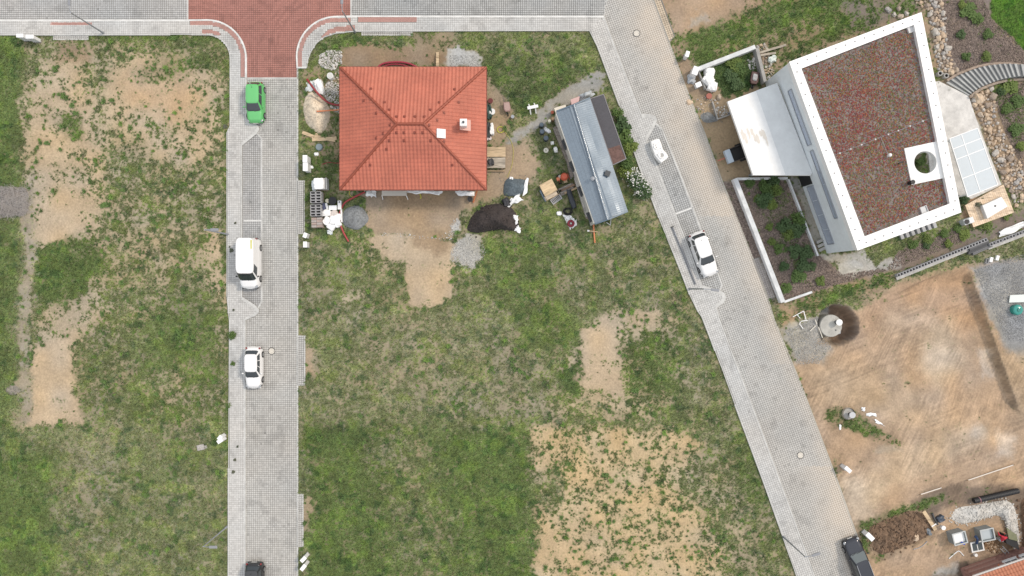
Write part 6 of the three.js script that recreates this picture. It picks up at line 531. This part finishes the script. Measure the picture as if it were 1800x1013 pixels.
// ---------- right hand side: walled yard, stones, site ----------
{ [[1247, 128, .9, 'upper'], [1245, 140, 1, 'middle'], [1252, 152, .9, 'lower']].forEach(([x, y, s, w], i) => one('bulk_bag', sack(1.05 * s, .8, .95 * s, .16, 6), sackM, `${w} white bulk bag in the pile inside the walled yard`, 'bag', x, y, .5, i * .7, 'white bulk bags in the walled yard'));
  [['upper', 1155, 257, 1.05, 1.3], ['lower', 1163, 273, 1.1, 1.1]].forEach(([w, x, y, a, b], i) => { const t = tg('bulk_bag', `${w} white bulk bag standing in the parking bay`, 'bag', x, y, .8, .3 + i * .4, 'white bulk bags in the parking bay'); part('bag', sack(a, .8, b, .045, 9), sackM, t); part('collar', mv(new THREE.TorusGeometry(.27, .07, 6, 18).scale(1, 1.15, .8), 0, .8, 0, 0, Math.PI / 2), sackM, t); part('opening', mv(new THREE.CircleGeometry(.2, 14), 0, .815, 0, 0, -Math.PI / 2), mat(.4, .39, .37, .9), t); for (const [lx, lz] of [[-.32, -.36], [.32, -.36], [.32, .36]]) part('loop', tube([V3(lx, .7, lz), V3(lx * .8, .88, lz * .8), V3(lx * .6, .76, lz * .9)], .025, 8, 5), sackM, t); part('loop', tube([V3(-.3, .72, .3), V3(-.2, .86, .2), V3(0, .74, .25)], .025, 8, 5), sackM, t); });
  const t = tg('wheelbarrow', 'dark wheelbarrow full of scrap inside the walled yard', 'wheelbarrow', 1327, 137, .5, -.15); part('tray', prism([[-.36, -.6], [.36, -.6], [.4, .3], [.25, .6], [-.25, .6], [-.4, .3]], .3, .55, [], .04), mat(.09, .045, .04, .6), t); part('load', mv(sack(.45, .14, .6, .3), 0, .5, -.05), mat(.4, .4, .4, .7), t); part('wheel', mv(new THREE.TorusGeometry(.15, .05, 8, 18), 0, .2, .82, Math.PI / 2), tyreM, t); for (const s of [-1, 1]) { part('handle', rod(V3(s * .28, .42, -1.2), V3(s * .12, .25, .8), .025), dgreyM, t); part('leg', rod(V3(s * .26, 0, -.45), V3(s * .26, .36, -.4), .025), dgreyM, t); }
  rockThing('stone_stack', 'stacked tan building stones outside the grey yard wall', 'stones', [[1329, 80], [1345, 76], [1352, 100], [1362, 130], [1348, 140], [1338, 112]], 55, .1, .24, rockM, 50); rockThing('stone_stack', 'small stones heaped beside the dark wheelbarrow', 'stones', [[1314, 104], [1326, 104], [1328, 122], [1318, 122]], 14, .1, .2, whiteRock, 10); rockThing('rubble_heap', 'scattered tan rubble at the street below the white sacks', 'rubble', [[1222, 172], [1240, 166], [1262, 176], [1260, 196], [1240, 202], [1224, 192]], 70, .04, .13, rockM, 60); rockThing('rubble_heap', 'white pebbles inside the grey edging corner', 'rubble', [[1256, 190], [1274, 186], [1282, 199], [1264, 205]], 24, .06, .13, whiteRock, 20);
  heapThing('gravel_pile', 'small grey gravel heap at the street beside the carport', 'gravel pile', [[1231, 202], [1246, 197], [1258, 206], [1262, 212], [1248, 216], [1236, 214]], .3, { amp: .05 }, mat(.3, .31, .31, 1, { map: gSoil }), 420, 0.02, 0.05); const b = tg('bucket', 'red brown bucket full of rubble near the white sacks', 'bucket', 1247, 168.5, .35); part('pail', cyl(.22, .28, .35), mat(.36, .12, .09, .7), b); part('content', cyl(.24, .24, .02, 0, .31, 0), mat(.4, .17, .13, .9), b); rockThing('boulder', 'single flat tan boulder on the dirt of the yard', 'boulder', ell(1265, 171, 3, 2), 1, .3, .34); one('boulder', irregular(.38, 1, 1, .6, .8), rockM[3], 'pale boulder on the street edge by the rubble', 'boulder', 1213, 179, .2);
  const pl = thing('timber_planks', 'long planks lying across the stacked stones', 'planks'); for (const [a, c] of [[[1329, 94.5], [1382, 79]], [[1337, 97], [1364, 93]], [[1344, 78], [1350, 88]]]) { const p = W(...a, .4), q = W(...c, .35); part('plank', bar(p, q, .2, .06), mat(.5, .44, .36, .9, { map: gWood }), pl); } one('building_sack', sack(.75, .4, .6, .3), mat(.66, .72, .68, .6), 'pale green white sack near the stacked stones', 'sack', 1359, 103, .4, .4); one('foil_scrap', sack(.8, .3, .8, .35), mat(.4, .42, .44, .7), 'grey crumpled film at the big white cabinet', 'scrap', 1216, 138, .3);
  rockThing('rock_bank', 'bank of tan boulders beside the sedum roofed house', 'rocks', [[1605, -12], [1650, -12], [1662, 30], [1664, 80], [1682, 125], [1662, 138], [1648, 122], [1632, 20], [1612, 8]], 120, .16, .45, rockM, 90); rockThing('rock_bank', 'bank of tan boulders below the curved garden stair', 'rocks', [[1706, 172], [1745, 155], [1752, 205], [1770, 250], [1800, 300], [1830, 345], [1785, 362], [1766, 322], [1745, 280], [1725, 215]], 190, .14, .44, rockM, 140); rockThing('boulder', 'large golden boulder at the foot of the curved stair', 'boulder', ell(1716, 174, 2, 2), 1, .55, .6); rockThing('boulder', 'two tan boulders beyond the upper corner of the white house', 'boulders', rect(1560, 12, 1596, 30), 5, .25, .5);
  [[1653, 129, 'left'], [1664, 133, 'right']].forEach(([x, y, w]) => { const r = tg('concrete_ring', `${w} open concrete pipe end beside the white parapet`, 'pipe', x, y, .4); part('ring', [mv(new THREE.TorusGeometry(.2, .06, 8, 20), 0, .4, 0, 0, Math.PI / 2), mv(new THREE.CylinderGeometry(.24, .24, .4, 18, 1, true), 0, .2, 0)], concM, r); part('inside', cyl(.17, .17, .02, 0, .2, 0), blackM, r); }); }
{ // shaft in its pit
  const t = thing('concrete_tank', 'round concrete tank with a white cap standing in its pit', 'tank', 0, 0, 0), c = W(1461, 573, -.1), b = gy(c.x, c.z); t.position.set(c.x, b - .05, c.z); const top = -.1 - b; part('shell', cyl(1.1, 1.1, top, 0, 0, 0, 40), mat(.46, .45, .42, .9, { map: gConc }), t); part('lid', mv(new THREE.CylinderGeometry(1.06, 1.1, .08, 40), 0, top + .04, 0), mat(.5, .49, .45, .9, { map: gConc }), t); const q = W(1476, 567, .5), n = part('neck', cyl(.22, .22, .5, q.x - c.x, top + .08, q.z - c.z, 20), blackM, t); part('cap', cyl(.32, .3, .1, q.x - c.x, top + .55, q.z - c.z, 24), mat(.85, .85, .83, .5), n); part('lifting_eye', cyl(.07, .07, .03, .45, top + .08, .42), dgreyM, t); one('foil_scrap', sack(.5, .15, .35, .4), foilM, 'white scrap lying in the pit beside the concrete tank', 'scrap', 1486, 586, 0); 
  const f = thing('barrier_frame', 'broken white barrier laths on the grass above the pit', 'laths'); for (const [a, c2] of [[[1393, 557], [1412, 547]], [[1401, 554], [1406, 560]], [[1412, 547], [1416, 562]], [[1406, 571], [1411, 578]], [[1407, 565], [1419, 563]], [[1406, 566], [1405, 571]]]) { const p = G(...a), q2 = G(...c2); part('lath', bar(p.setY(p.y + .15), q2.setY(q2.y + .13), .07, .04), whiteM, f); } const g = thing('barrier_frame', 'two pale laths leaning over the pit rim by the tank', 'laths'); for (const [a, c2] of [[[1424, 582], [1434, 573]], [[1439, 575], [1446, 594]], [[1433, 562], [1436, 570]]]) part('lath', bar(W(...a, .15), W(...c2, .1), .08, .05), mat(.6, .57, .5, .8), g);
  const s = tg('concrete_shaft', 'open concrete shaft ring with a grey lid in the weeds', 'shaft', 1493, 728, .3); part('ring', mv(new THREE.CylinderGeometry(.58, .62, .35, 28, 1, true), 0, .16, 0), mat(.5, .44, .36, .9, { map: gConc }), s); part('floor', cyl(.56, .56, .03, 0, .16, 0, 28), mat(.38, .37, .35, .9), s); const nn = part('neck', cyl(.2, .2, .5, .15, .15, .05), blackM, s); part('cap', cyl(.31, .3, .08, .15, .6, .05, 22), mat(.5, .51, .53, .6), nn); world('plastic_film', sheet([[1514, 717], [1522, 715], [1520, 724], [1516, 722]], .08, .1), foilM, 'small crumpled white film above the weeds', 'film'); world('plastic_film', sheet([[1522, 727], [1540, 726], [1542, 733], [1524, 731]], .08, .1), foilM, 'middle strip of white film beside the weeds', 'film'); world('plastic_film', sheet([[1535, 736], [1544, 740], [1557, 750], [1540, 743]], .05, .08), foilM, 'long torn white film on the clay below the weeds', 'film'); one('foil_scrap', sack(.2, .1, .5, .3), foilM, 'narrow white scrap in the weeds by the concrete shaft', 'scrap', 1477, 751, .05); }
{ // wall of formwork blocks
  const row = (label, a, b, m) => { const t = thing('block_wall', label, 'wall'), p = G(...a, .3), q = G(...b, .3), d = q.clone().sub(p), L = d.length(), n = Math.floor(L / .61), turn = Math.atan2(-d.z, d.x); for (let k = 0; k < 2; k++) for (let i = 0; i < n; i++) { const c = p.clone().addScaledVector(d, (i + .5) / n), w = new THREE.Mesh(wallBlock, m); w.name = 'block'; w.position.set(c.x, k * .25 - .02, c.z); w.rotation.y = turn; t.add(w); } const e = V3(-d.z, 0, d.x).normalize(); part('footing', strip([[p.x + e.x * .32, p.z + e.z * .32], [q.x + e.x * .32, q.z + e.z * .32]], .3, -.1, .12), mat(.55, .54, .52, .9, { map: gConc }), t); };
  const wallBlock = ready(prism(rect(-.3, -.15, .3, .15), 0, .245, [rect(-.26, -.11, -.03, .11), rect(.03, -.11, .26, .11)])); row('long row of hollow formwork blocks above the clay building site', [1576, 485], [1734, 421], blockM); row('upper row of hollow formwork blocks running off at the photo edge', [1738, 431], [1830, 396], blockM); stack('dark slatted pile of boards against the formwork blocks', [1702, 443], [1736, 428], .9, .3, 7, 1, [dgreyM, mat(.15, .15, .155, .8), mat(.07, .07, .075, .8)]);
  for (const [x, y, l] of [[1737, 459, 'hollow block at the left of three near the gravel'], [1744, 456.5, 'pale block in the middle of three near the gravel'], [1755, 453.5, 'pale block at the right of three near the gravel']]) { const t = tg('concrete_block', l, 'block', x, y, .25, 1.3); const w = new THREE.Mesh(x === 1737 ? blockG : ready(rbox(.48, .24, .3, 0, .12, 0)), x === 1737 ? blockM : whiteM); w.name = 'block'; t.add(w); part('mortar', box(.3, .02, .14, 0, .012, 0), dgreyM, t); }
  world('plastic_film', sheet([[1757, 408], [1800, 388], [1830, 384], [1760, 418]], .2, .25, .1), foilM, 'large white film behind the upper formwork blocks', 'film'); const w = thing('white_board', 'white corrugated sheet lying on the dark gravel', 'sheet'); part('sheet', prism(wl([[1774, 519], [1815, 517], [1815, 531], [1772, 532]]), gyp(1790, 525) + .1, gyp(1790, 525) + .16), mat(.68, .72, .7, .6), w); part('batten', box(1.8, .12, .3, X(1792), gyp(1790, 525) + .04, Z(525)), woodM, w);
  const g = tg('plastic_tank', 'round teal green plastic tank at the photo edge', 'tank', 1792, 545, .6); part('shell', [cyl(.5, .5, .4, 0, 0, 0, 26), mv(new THREE.SphereGeometry(.5, 22, 10, 0, 6.2832, 0, 1.5708).scale(1, .45, 1), 0, .4, 0)], phys(.03, .3, .25, .25, { clearcoat: .6 }), g); part('lid', cyl(.2, .2, .06, 0, .6, 0), mat(.02, .2, .17, .4), g); for (let i = 0; i < 8; i++) part('rib', rod(V3(Math.cos(i * .785) * .5, .02, Math.sin(i * .785) * .5), V3(Math.cos(i * .785) * .49, .42, Math.sin(i * .785) * .49), .03, 6), mat(.025, .25, .21, .4), g);
  const pt = thing('sewer_pipe', 'thick black corrugated sewer pipe lying on the dark earth', 'pipe'), a = W(1712, 881, .3), b = W(1790, 863, .3); part('tube', rod(a, b, .25, 18), blackM, pt); for (let i = 0; i < 30; i++) part('rib', rod(a.clone().lerp(b, (i + .1) / 30), a.clone().lerp(b, (i + .5) / 30), .268, 18), mat(.03, .032, .036, .5), pt); part('band', rod(a.clone().lerp(b, .12), a.clone().lerp(b, .13), .275, 18), mat(.5, .25, .28, .6), pt);
  const r = (l, p, q) => { const t = thing('string_line', l, 'lath'), u = G(...p), v = G(...q); part('lath', bar(u.setY(u.y + .12), v.setY(v.y + .12), .09, .05), mat(.68, .62, .55, .8), t); part('peg', box(.06, .3, .06, u.x, u.y, u.z), woodM, t); part('peg', box(.06, .3, .06, v.x, v.y, v.z), woodM, t); }; r('thin white lath on pegs left of the dark earth', [1617, 869], [1655, 857]); r('long white lath on pegs above the black sewer pipe', [1700, 844], [1781, 817]); }
{ // lower corner site
  heapThing('spoil_heap', 'brown heap of dug earth beside the parked black estate car', 'earth heap', [[1526, 930], [1560, 912], [1600, 897], [1628, 905], [1638, 925], [1628, 945], [1590, 962], [1550, 975], [1530, 960]], .6, { amp: .3, freq: 3.5, rings: 26, seg: 90 }, mat(.22, .145, .095, 1, { map: gSoil }), 700, 0.03, 0.16); rockThing('boulder', 'pale square stone on the brown earth heap', 'boulder', ell(1606, 942, 2, 2), 1, .4, .45, [rockM[3]]);
  const bk = heap([[1668, 910], [1680, 893], [1710, 888], [1745, 882], [1770, 880], [1785, 893], [1792, 930], [1793, 960], [1780, 962], [1774, 935], [1762, 912], [1740, 906], [1712, 917], [1690, 922], [1675, 918]], .35, { rings: 16, seg: 90, amp: .08, freq: 3, top: [1760, 896] }); { const t = thing('gravel_bank', 'pale crushed stone bank curving round the lower site', 'stone bank'), m = mat(.62, .6, .56, .95, { map: gSoil }), p = bk.attributes.position, C = []; for (let i = 0; i < 900; i++) { const k = Math.floor(rnd() ** .7 * p.count), r = rr(.03, .09), q = rockG[i % 7].clone().scale(r, r, r), e = k > p.count - 200 ? .3 : .1; C.push(q.translate(p.getX(k) + rr(-e, e), p.getY(k) + (k > p.count - 95 ? .07 : .01), p.getZ(k) + rr(-e, e))); } part('heap', bk, m, t); part('crushed_stone', C, m, t, 'stuff'); } 
  const p = thing('plank', 'long pale plank leaning on the earth heap', 'plank'); part('board', bar(W(1624, 899, .6), W(1645, 932, .3), .34, .05), paleWoodM, p); part('cleat', bar(W(1638, 926, .4), W(1646, 921, .4), .1, .05), whiteM, p); const b = tg('bucket', 'white bucket standing on the clay of the lower site', 'bucket', 1660, 929, .4); part('pail', cyl(.17, .21, .36), whiteM, b); part('content', cyl(.18, .18, .01, 0, .32, 0), dgreyM, b); one('rubbish_sack', sack(.7, .35, .6, .25), mat(.06, .075, .1, .5), 'dark grey sack beside the pale plank', 'sack', 1655, 913, .3, .5); pipeThing('dark steel profile lying next to the pale plank', [[1638, 902, .1], [1642, 912, .1], [1648, 922, .1]], .08, dgreyM); one('rubbish_sack', sack(.4, .3, .7, .25), mat(.16, .18, .2, .5), 'grey sack at the lower end of the pale plank', 'sack', 1634, 936, .3, .6); pipeThing('bent white lath lying near the grey container', [[1668, 982, .04], [1684, 969, .04], [1686, 969, .04], [1694, 977, .04]], .05, whiteM); pipeThing('thin grey lath on the clay below the earth heap', [[1606, 966, .03], [1618, 962, .03], [1630, 952, .03]], .035, galvM);
  const bin = (l, x, y, turn, lid) => { const t = tg('site_container', l, 'container', x, y, 1, turn), m = mat(.3, .33, .33, .6, { map: gFine }); part('shell', prism(rect(-.62, -.55, .62, .55), 0, 1, [rect(-.56, -.49, .56, .49)]), m, t); part('floor', box(1.1, .04, .96, 0, .1, 0), m, t); part('rim', strip(rect(-.62, -.55, .62, .55), .1, .97, 1.03, true), mat(.45, .47, .47, .5), t); part('content', box(1.1, .03, .96, 0, .8, 0), lid, t); for (const k of [-.3, .3]) part('rib', box(.06, .9, .04, k, .5, .57), mat(.25, .28, .28, .6), t); return t; };
  bin('grey site container with a white lid and blue cloth', 1688, 947, .25, whiteM); one('blue_cloth', sack(.4, .1, .2, .3), mat(.05, .09, .45, .8), 'small blue cloth on the white container lid', 'cloth', 1696, 957, 1.1, -.4).position.y += .85; bin('grey site container beside the worker in red', 1737, 941, .2, mat(.42, .46, .48, .6)); pipeThing('dark blue folded strap between the two grey containers', [[1705, 938, .9], [1710, 944, .7], [1714, 954, .3]], .12, mat(.03, .06, .14, .7));
  const fr = tg('window_frame', 'white plastic window frame lying by the grey containers', 'frame', 1720, 962, .3, .2); part('frame', prism(rect(-.62, -.5, .62, .5), .14, .24, [rect(-.5, -.38, -.03, .38), rect(.03, -.38, .5, .38)]), whiteM, fr); part('pane', box(1, .02, .78, 0, .18, 0), phys(.1, .12, .13, .1, { clearcoat: 1 }), fr); part('support', box(.9, .14, .12, 0, .06, 0), woodM, fr);
  rockThing('rubble_heap', 'brown heap of clods and stones below the worker', 'rubble', [[1731, 955], [1756, 949], [1761, 958], [1757, 972], [1744, 972], [1732, 964]], 60, .08, .2, [mat(.26, .16, .09, 1, { map: gSoil }), mat(.34, .22, .13, 1, { map: gSoil }), rockM[0]], 60); const d = thing('steel_ladder', 'grey ladder lying by the brick house corner', 'ladder'); const la = W(1760, 962, .3), lb = W(1780, 983, .3), ln = V3(-(lb.z - la.z), 0, lb.x - la.x).normalize().multiplyScalar(.16); for (const s of [-1, 1]) part('rail', bar(la.clone().addScaledVector(ln, s), lb.clone().addScaledVector(ln, s), .06, .06), galvM, d); for (let i = 1; i < 7; i++) { const c = la.clone().lerp(lb, i / 7); part('rung', rod(c.clone().addScaledVector(ln, .95), c.clone().addScaledVector(ln, -.95), .025, 6), galvM, d); }
  const w = thing('storage_bin', 'dark open bin with an olive lid at the lower right', 'bin'); part('lid', prism(wpoly([[1770, 928], [1787, 940], [1790, 952], [1774, 948]], .9), .8, .9), mat(.24, .25, .15, .8, { map: gFine }), w); part('box', prism(wpoly([[1768, 940], [1789, 951], [1793, 968], [1770, 956]], .8), -.05, .78), mat(.03, .032, .035, .7), w); heapThing('spoil_heap', 'dark brown earth bank at the photo edge', 'earth heap', [[1796, 878], [1830, 875], [1850, 930], [1840, 990], [1800, 975], [1797, 930]], .9, { amp: .12 }, mat(.2, .125, .08, 1, { map: gSoil }), 700, 0.03, 0.16); }
{ // odds and ends of the west field
  const t = thing('brush_pile', 'grey heap of dead straw and twigs beside the west field', 'brush pile'); part('heap', heap([[-12, 332], [15, 326], [46, 332], [52, 355], [46, 378], [15, 384], [-12, 378]], .45, { amp: .12, freq: 4 }), mat(.27, .25, .235, 1, { map: gSoil }), t); const tw = []; for (let i = 0; i < 700; i++) { const x = rr(-10, 48), y = rr(331, 380), a = rnd() * 6.28, l = rr(.2, .9), p = V3(X(x), gyp(x, y) + rr(.2, .5) * sst(32, 8, Math.abs(x - 20)) + .06, Z(y)); tw.push(rod(p, p.clone().add(V3(Math.cos(a) * l, rr(-.06, .06), Math.sin(a) * l)), .01, 4)); } part('twigs', tw, mat(.42, .39, .37, .95), t, 'stuff'); const s = tg('stone_slab', 'flat grey stone slab half sunk in the tall grass', 'slab', 352, 787, .1, .2); part('slab', rbox(.7, .16, .55, 0, .06, 0), rockM[2], s); part('chip', rbox(.25, .12, .3, .5, .04, .05), rockM[2], s); const d = thing('dry_straw_patch', 'small pale heap of dry straw at the field edge', 'straw'); part('heap', heap(ell(22, 686, 14, 9), .18, { amp: .08, freq: 5 }), mat(.3, .27, .23, 1, { map: gSoil }), d); part('stalk', rod(V3(X(14), .14, Z(684)), V3(X(32), .16, Z(690)), .02, 5), mat(.4, .36, .28, .9), d); }
{ // mulch chips on the beds
  const zones = [[[1298, 318], [1384, 318], [1440, 450], [1480, 482], [1560, 472], [1580, 442], [1690, 400], [1690, 425], [1580, 470], [1430, 512], [1380, 528]], [[1655, 0], [1730, 0], [1745, 35], [1775, 62], [1800, 90], [1800, 112], [1740, 112], [1690, 125], [1668, 90]], [[1272, 322], [1290, 320], [1370, 520], [1352, 525], [1294, 380]], [[1745, 165], [1800, 145], [1800, 300], [1770, 240]]]; const Ls = []; for (const z of zones) { const b = bboxOf(z), n = (b[2] - b[0]) * (b[3] - b[1]) * .55; for (let i = 0; i < n; i++) { const x = rr(b[0], b[2]), y = rr(b[1], b[3]); if (inPoly(z, x, y) && !onHard(x, y)) Ls.push([x, y]); } }
  const o = new THREE.InstancedMesh(ready(box(.11, .02, .04)), mat(1, 1, 1, .95), Ls.length), M = new THREE.Matrix4(), q = new THREE.Quaternion(), e = new THREE.Euler(), c = new THREE.Color(); Ls.forEach(([x, y], i) => { e.set(rr(-.5, .5), rnd() * 6.28, rr(-.5, .5)); const s = rr(.6, 1.6); M.compose(V3(X(x), gyp(x, y) + .02, Z(y)), q.setFromEuler(e), V3(s, s, s)); o.setMatrixAt(i, M); const v = rr(.5, 1.9); c.setRGB(.17 * v, .133 * v, .113 * v); o.setColorAt(i, c); }); o.name = 'bark_mulch'; o.userData.kind = 'stuff'; tag(o, 'brown bark mulch chips covering the garden beds', 'mulch'); scene.add(o);
  const gz = [[ell(822, 444, 30, 29), [.36, .36, .35]], [[[1712, 475], [1800, 445], [1800, 600], [1770, 600]], [.26, .265, .27]], [[[602, 372], [632, 361], [649, 386], [628, 405]], [.3, .31, .32]], [[[1380, 580], [1440, 558], [1465, 605], [1440, 640], [1400, 640]], [.32, .32, .31]], [[[790, 97], [842, 97], [842, 120], [790, 120]], [.36, .36, .35]]], L2 = []; for (const [z, k] of gz) { const b = bboxOf(z), n = (b[2] - b[0]) * (b[3] - b[1]) * .7; for (let i = 0; i < n; i++) { const x = rr(b[0], b[2]), y = rr(b[1], b[3]); if (inPoly(z, x, y) && !(x > 600 && x < 650)) L2.push([x, y, k]); } } const g = new THREE.InstancedMesh(rockG[1].clone(), mat(1, 1, 1, .95), L2.length); L2.forEach(([x, y, k], i) => { const s = rr(.02, .05); e.set(rnd() * 3, rnd() * 6, 0); M.compose(V3(X(x), gyp(x, y) + .005, Z(y)), q.setFromEuler(e), V3(s, s, s)); g.setMatrixAt(i, M); const v = rr(.5, 1.6); c.setRGB(k[0] * v, k[1] * v, k[2] * v); g.setColorAt(i, c); }); g.name = 'gravel'; g.userData.kind = 'stuff'; tag(g, 'loose grey gravel strewn over the yards and building site', 'gravel'); scene.add(g); }
// ---------- the worker ----------
{
  const cap = (p, a, b, ra, rb) => { const ab = b.clone().sub(a), t = clamp(p.clone().sub(a).dot(ab) / ab.lengthSq()); return p.distanceTo(a.clone().addScaledVector(ab, t)) - lerp(ra, rb, t); }, smin = (a, b, k) => { const h = clamp(.5 + .5 * (b - a) / k); return lerp(b, a, h) - k * h * (1 - h); };
  function field(bones, c, half, res, k = .04) { const mc = new MarchingCubes(res, new THREE.MeshStandardMaterial(), false, false, 60000); mc.isolation = 0; mc.reset(); const p = V3(0, 0, 0); for (let z = 0; z < res; z++) for (let y = 0; y < res; y++) for (let x = 0; x < res; x++) { p.set(c.x + (x / res * 2 - 1) * half, c.y + (y / res * 2 - 1) * half, c.z + (z / res * 2 - 1) * half); let d = 9; for (const b of bones) d = smin(d, cap(p, ...b), k); mc.field[x + y * res + z * res * res] = -d; } mc.update(); const n = mc.count, g = new THREE.BufferGeometry(), P = new Float32Array(n * 3); for (let i = 0; i < n; i++) { P[3 * i] = c.x + mc.positionArray[3 * i] * half; P[3 * i + 1] = c.y + mc.positionArray[3 * i + 1] * half; P[3 * i + 2] = c.z + mc.positionArray[3 * i + 2] * half; } g.setAttribute('position', new THREE.BufferAttribute(P, 3)); g.setAttribute('normal', new THREE.BufferAttribute(mc.normalArray.slice(0, n * 3), 3)); g.computeVertexNormals(); return g; }
  // bent forward (+z), one hand on the container rim, the other reaching down
  const t = tg('person', 'worker in a red jacket and grey trousers bending over by the container', 'person', 1750, 945, .1, Math.PI - .25), v = V3;
  const hipL = v(-.1, .92, 0), hipR = v(.1, .92, 0), kneeL = v(-.12, .5, .06), kneeR = v(.13, .5, .02), ankL = v(-.13, .1, 0), ankR = v(.15, .1, -.06), waist = v(0, 1.0, .08), chest = v(0, 1.2, .36), neck = v(0, 1.27, .5), shL = v(-.2, 1.2, .42), shR = v(.2, 1.2, .42), elL = v(-.3, .98, .55), elR = v(.36, 1.0, .48), wrL = v(-.24, .8, .72), wrR = v(.42, .86, .68), head = v(0, 1.33, .66);
  const fing = (w, dir, s) => { const out = [], d = dir.clone().normalize(), sd = v(1, 0, 0); const palm = w.clone().addScaledVector(d, .09); out.push([w, palm, .032, .036]); [[-.03, .07], [-.01, .085], [.012, .08], [.033, .06]].forEach(([o, l]) => { const a = palm.clone().addScaledVector(sd, o), m = a.clone().addScaledVector(d, l * .55), e = m.clone().addScaledVector(d, l * .3).add(v(0, -l * .35, 0)); out.push([a, m, .0095, .009], [m, e, .009, .008]); }); const b = w.clone().addScaledVector(d, .03).addScaledVector(sd, s * .03), m = b.clone().addScaledVector(sd, s * .03).addScaledVector(d, .035); out.push([b, m, .012, .011], [m, m.clone().addScaledVector(d, .03), .011, .009]); return out; };
  const skinM = mat(.5, .3, .21, .6); const body = mergeGeometries([field([[hipL, kneeL, .085, .06], [kneeL, ankL, .055, .04], [hipR, kneeR, .085, .06], [kneeR, ankR, .055, .04], [hipL, hipR, .1, .1], [waist, chest, .11, .14], [chest, neck, .1, .05], [neck, head, .05, .05], [shL, elL, .05, .042], [elL, wrL, .04, .028], [shR, elR, .05, .042], [elR, wrR, .04, .028], [shL, shR, .07, .07]], v(0, .75, .3), .82, 72), field([[head.clone().add(v(0, -.02, .0)), head.clone().add(v(0, .0, .06)), .085, .07], [head.clone().add(v(0, -.07, .07)), head.clone().add(v(0, -.03, .1)), .05, .04], [head.clone().add(v(0, -.04, .12)), head.clone().add(v(0, -.06, .14)), .016, .014], [head.clone().add(v(-.085, -.03, .01)), head.clone().add(v(-.09, 0, .01)), .016, .02], [head.clone().add(v(.085, -.03, .01)), head.clone().add(v(.09, 0, .01)), .016, .02]], head, .2, 48, .02), field(fing(wrL, wrL.clone().sub(elL), 1), wrL.clone().add(v(0, -.05, .06)), .2, 56, .012), field(fing(wrR, wrR.clone().sub(elR), -1), wrR.clone().add(v(0, -.04, .07)), .2, 56, .012)].map(ready)); part('body', body, skinM, t);
  part('jacket', field([[waist.clone().add(v(0, -.05, -.04)), chest, .15, .18], [chest, neck, .16, .08], [shL, elL, .085, .07], [elL, wrL.clone().lerp(elL, .15), .065, .05], [shR, elR, .085, .07], [elR, wrR.clone().lerp(elR, .15), .065, .05], [shL, shR, .1, .1]], v(0, 1.05, .38), .6, 64), mat(.52, .03, .05, .8), t); part('trousers', field([[hipL, kneeL, .11, .085], [kneeL, ankL, .08, .065], [hipR, kneeR, .11, .085], [kneeR, ankR, .08, .065], [hipL, hipR, .13, .13]], v(0, .55, 0), .62, 56), mat(.3, .31, .33, .85), t); part('hair', field([[head.clone().add(v(0, .02, -.02)), head.clone().add(v(0, .03, .03)), .1, .088]], head, .2, 36), mat(.03, .022, .018, .8), t); for (const a of [ankL, ankR]) part('shoe', mv(new THREE.SphereGeometry(1, 12, 8).scale(.055, .055, .14), a.x, .05, a.z + .06), blackM, t); for (const s of [-1, 1]) part('eye', mv(new THREE.SphereGeometry(.012, 8, 6), s * .034, head.y - .005, head.z + .118), blackM, t);
}
grassField();
scene.traverse(o => { if (o.isMesh) { o.castShadow = true; o.receiveShadow = true; } });
renderer.render(scene, camera);
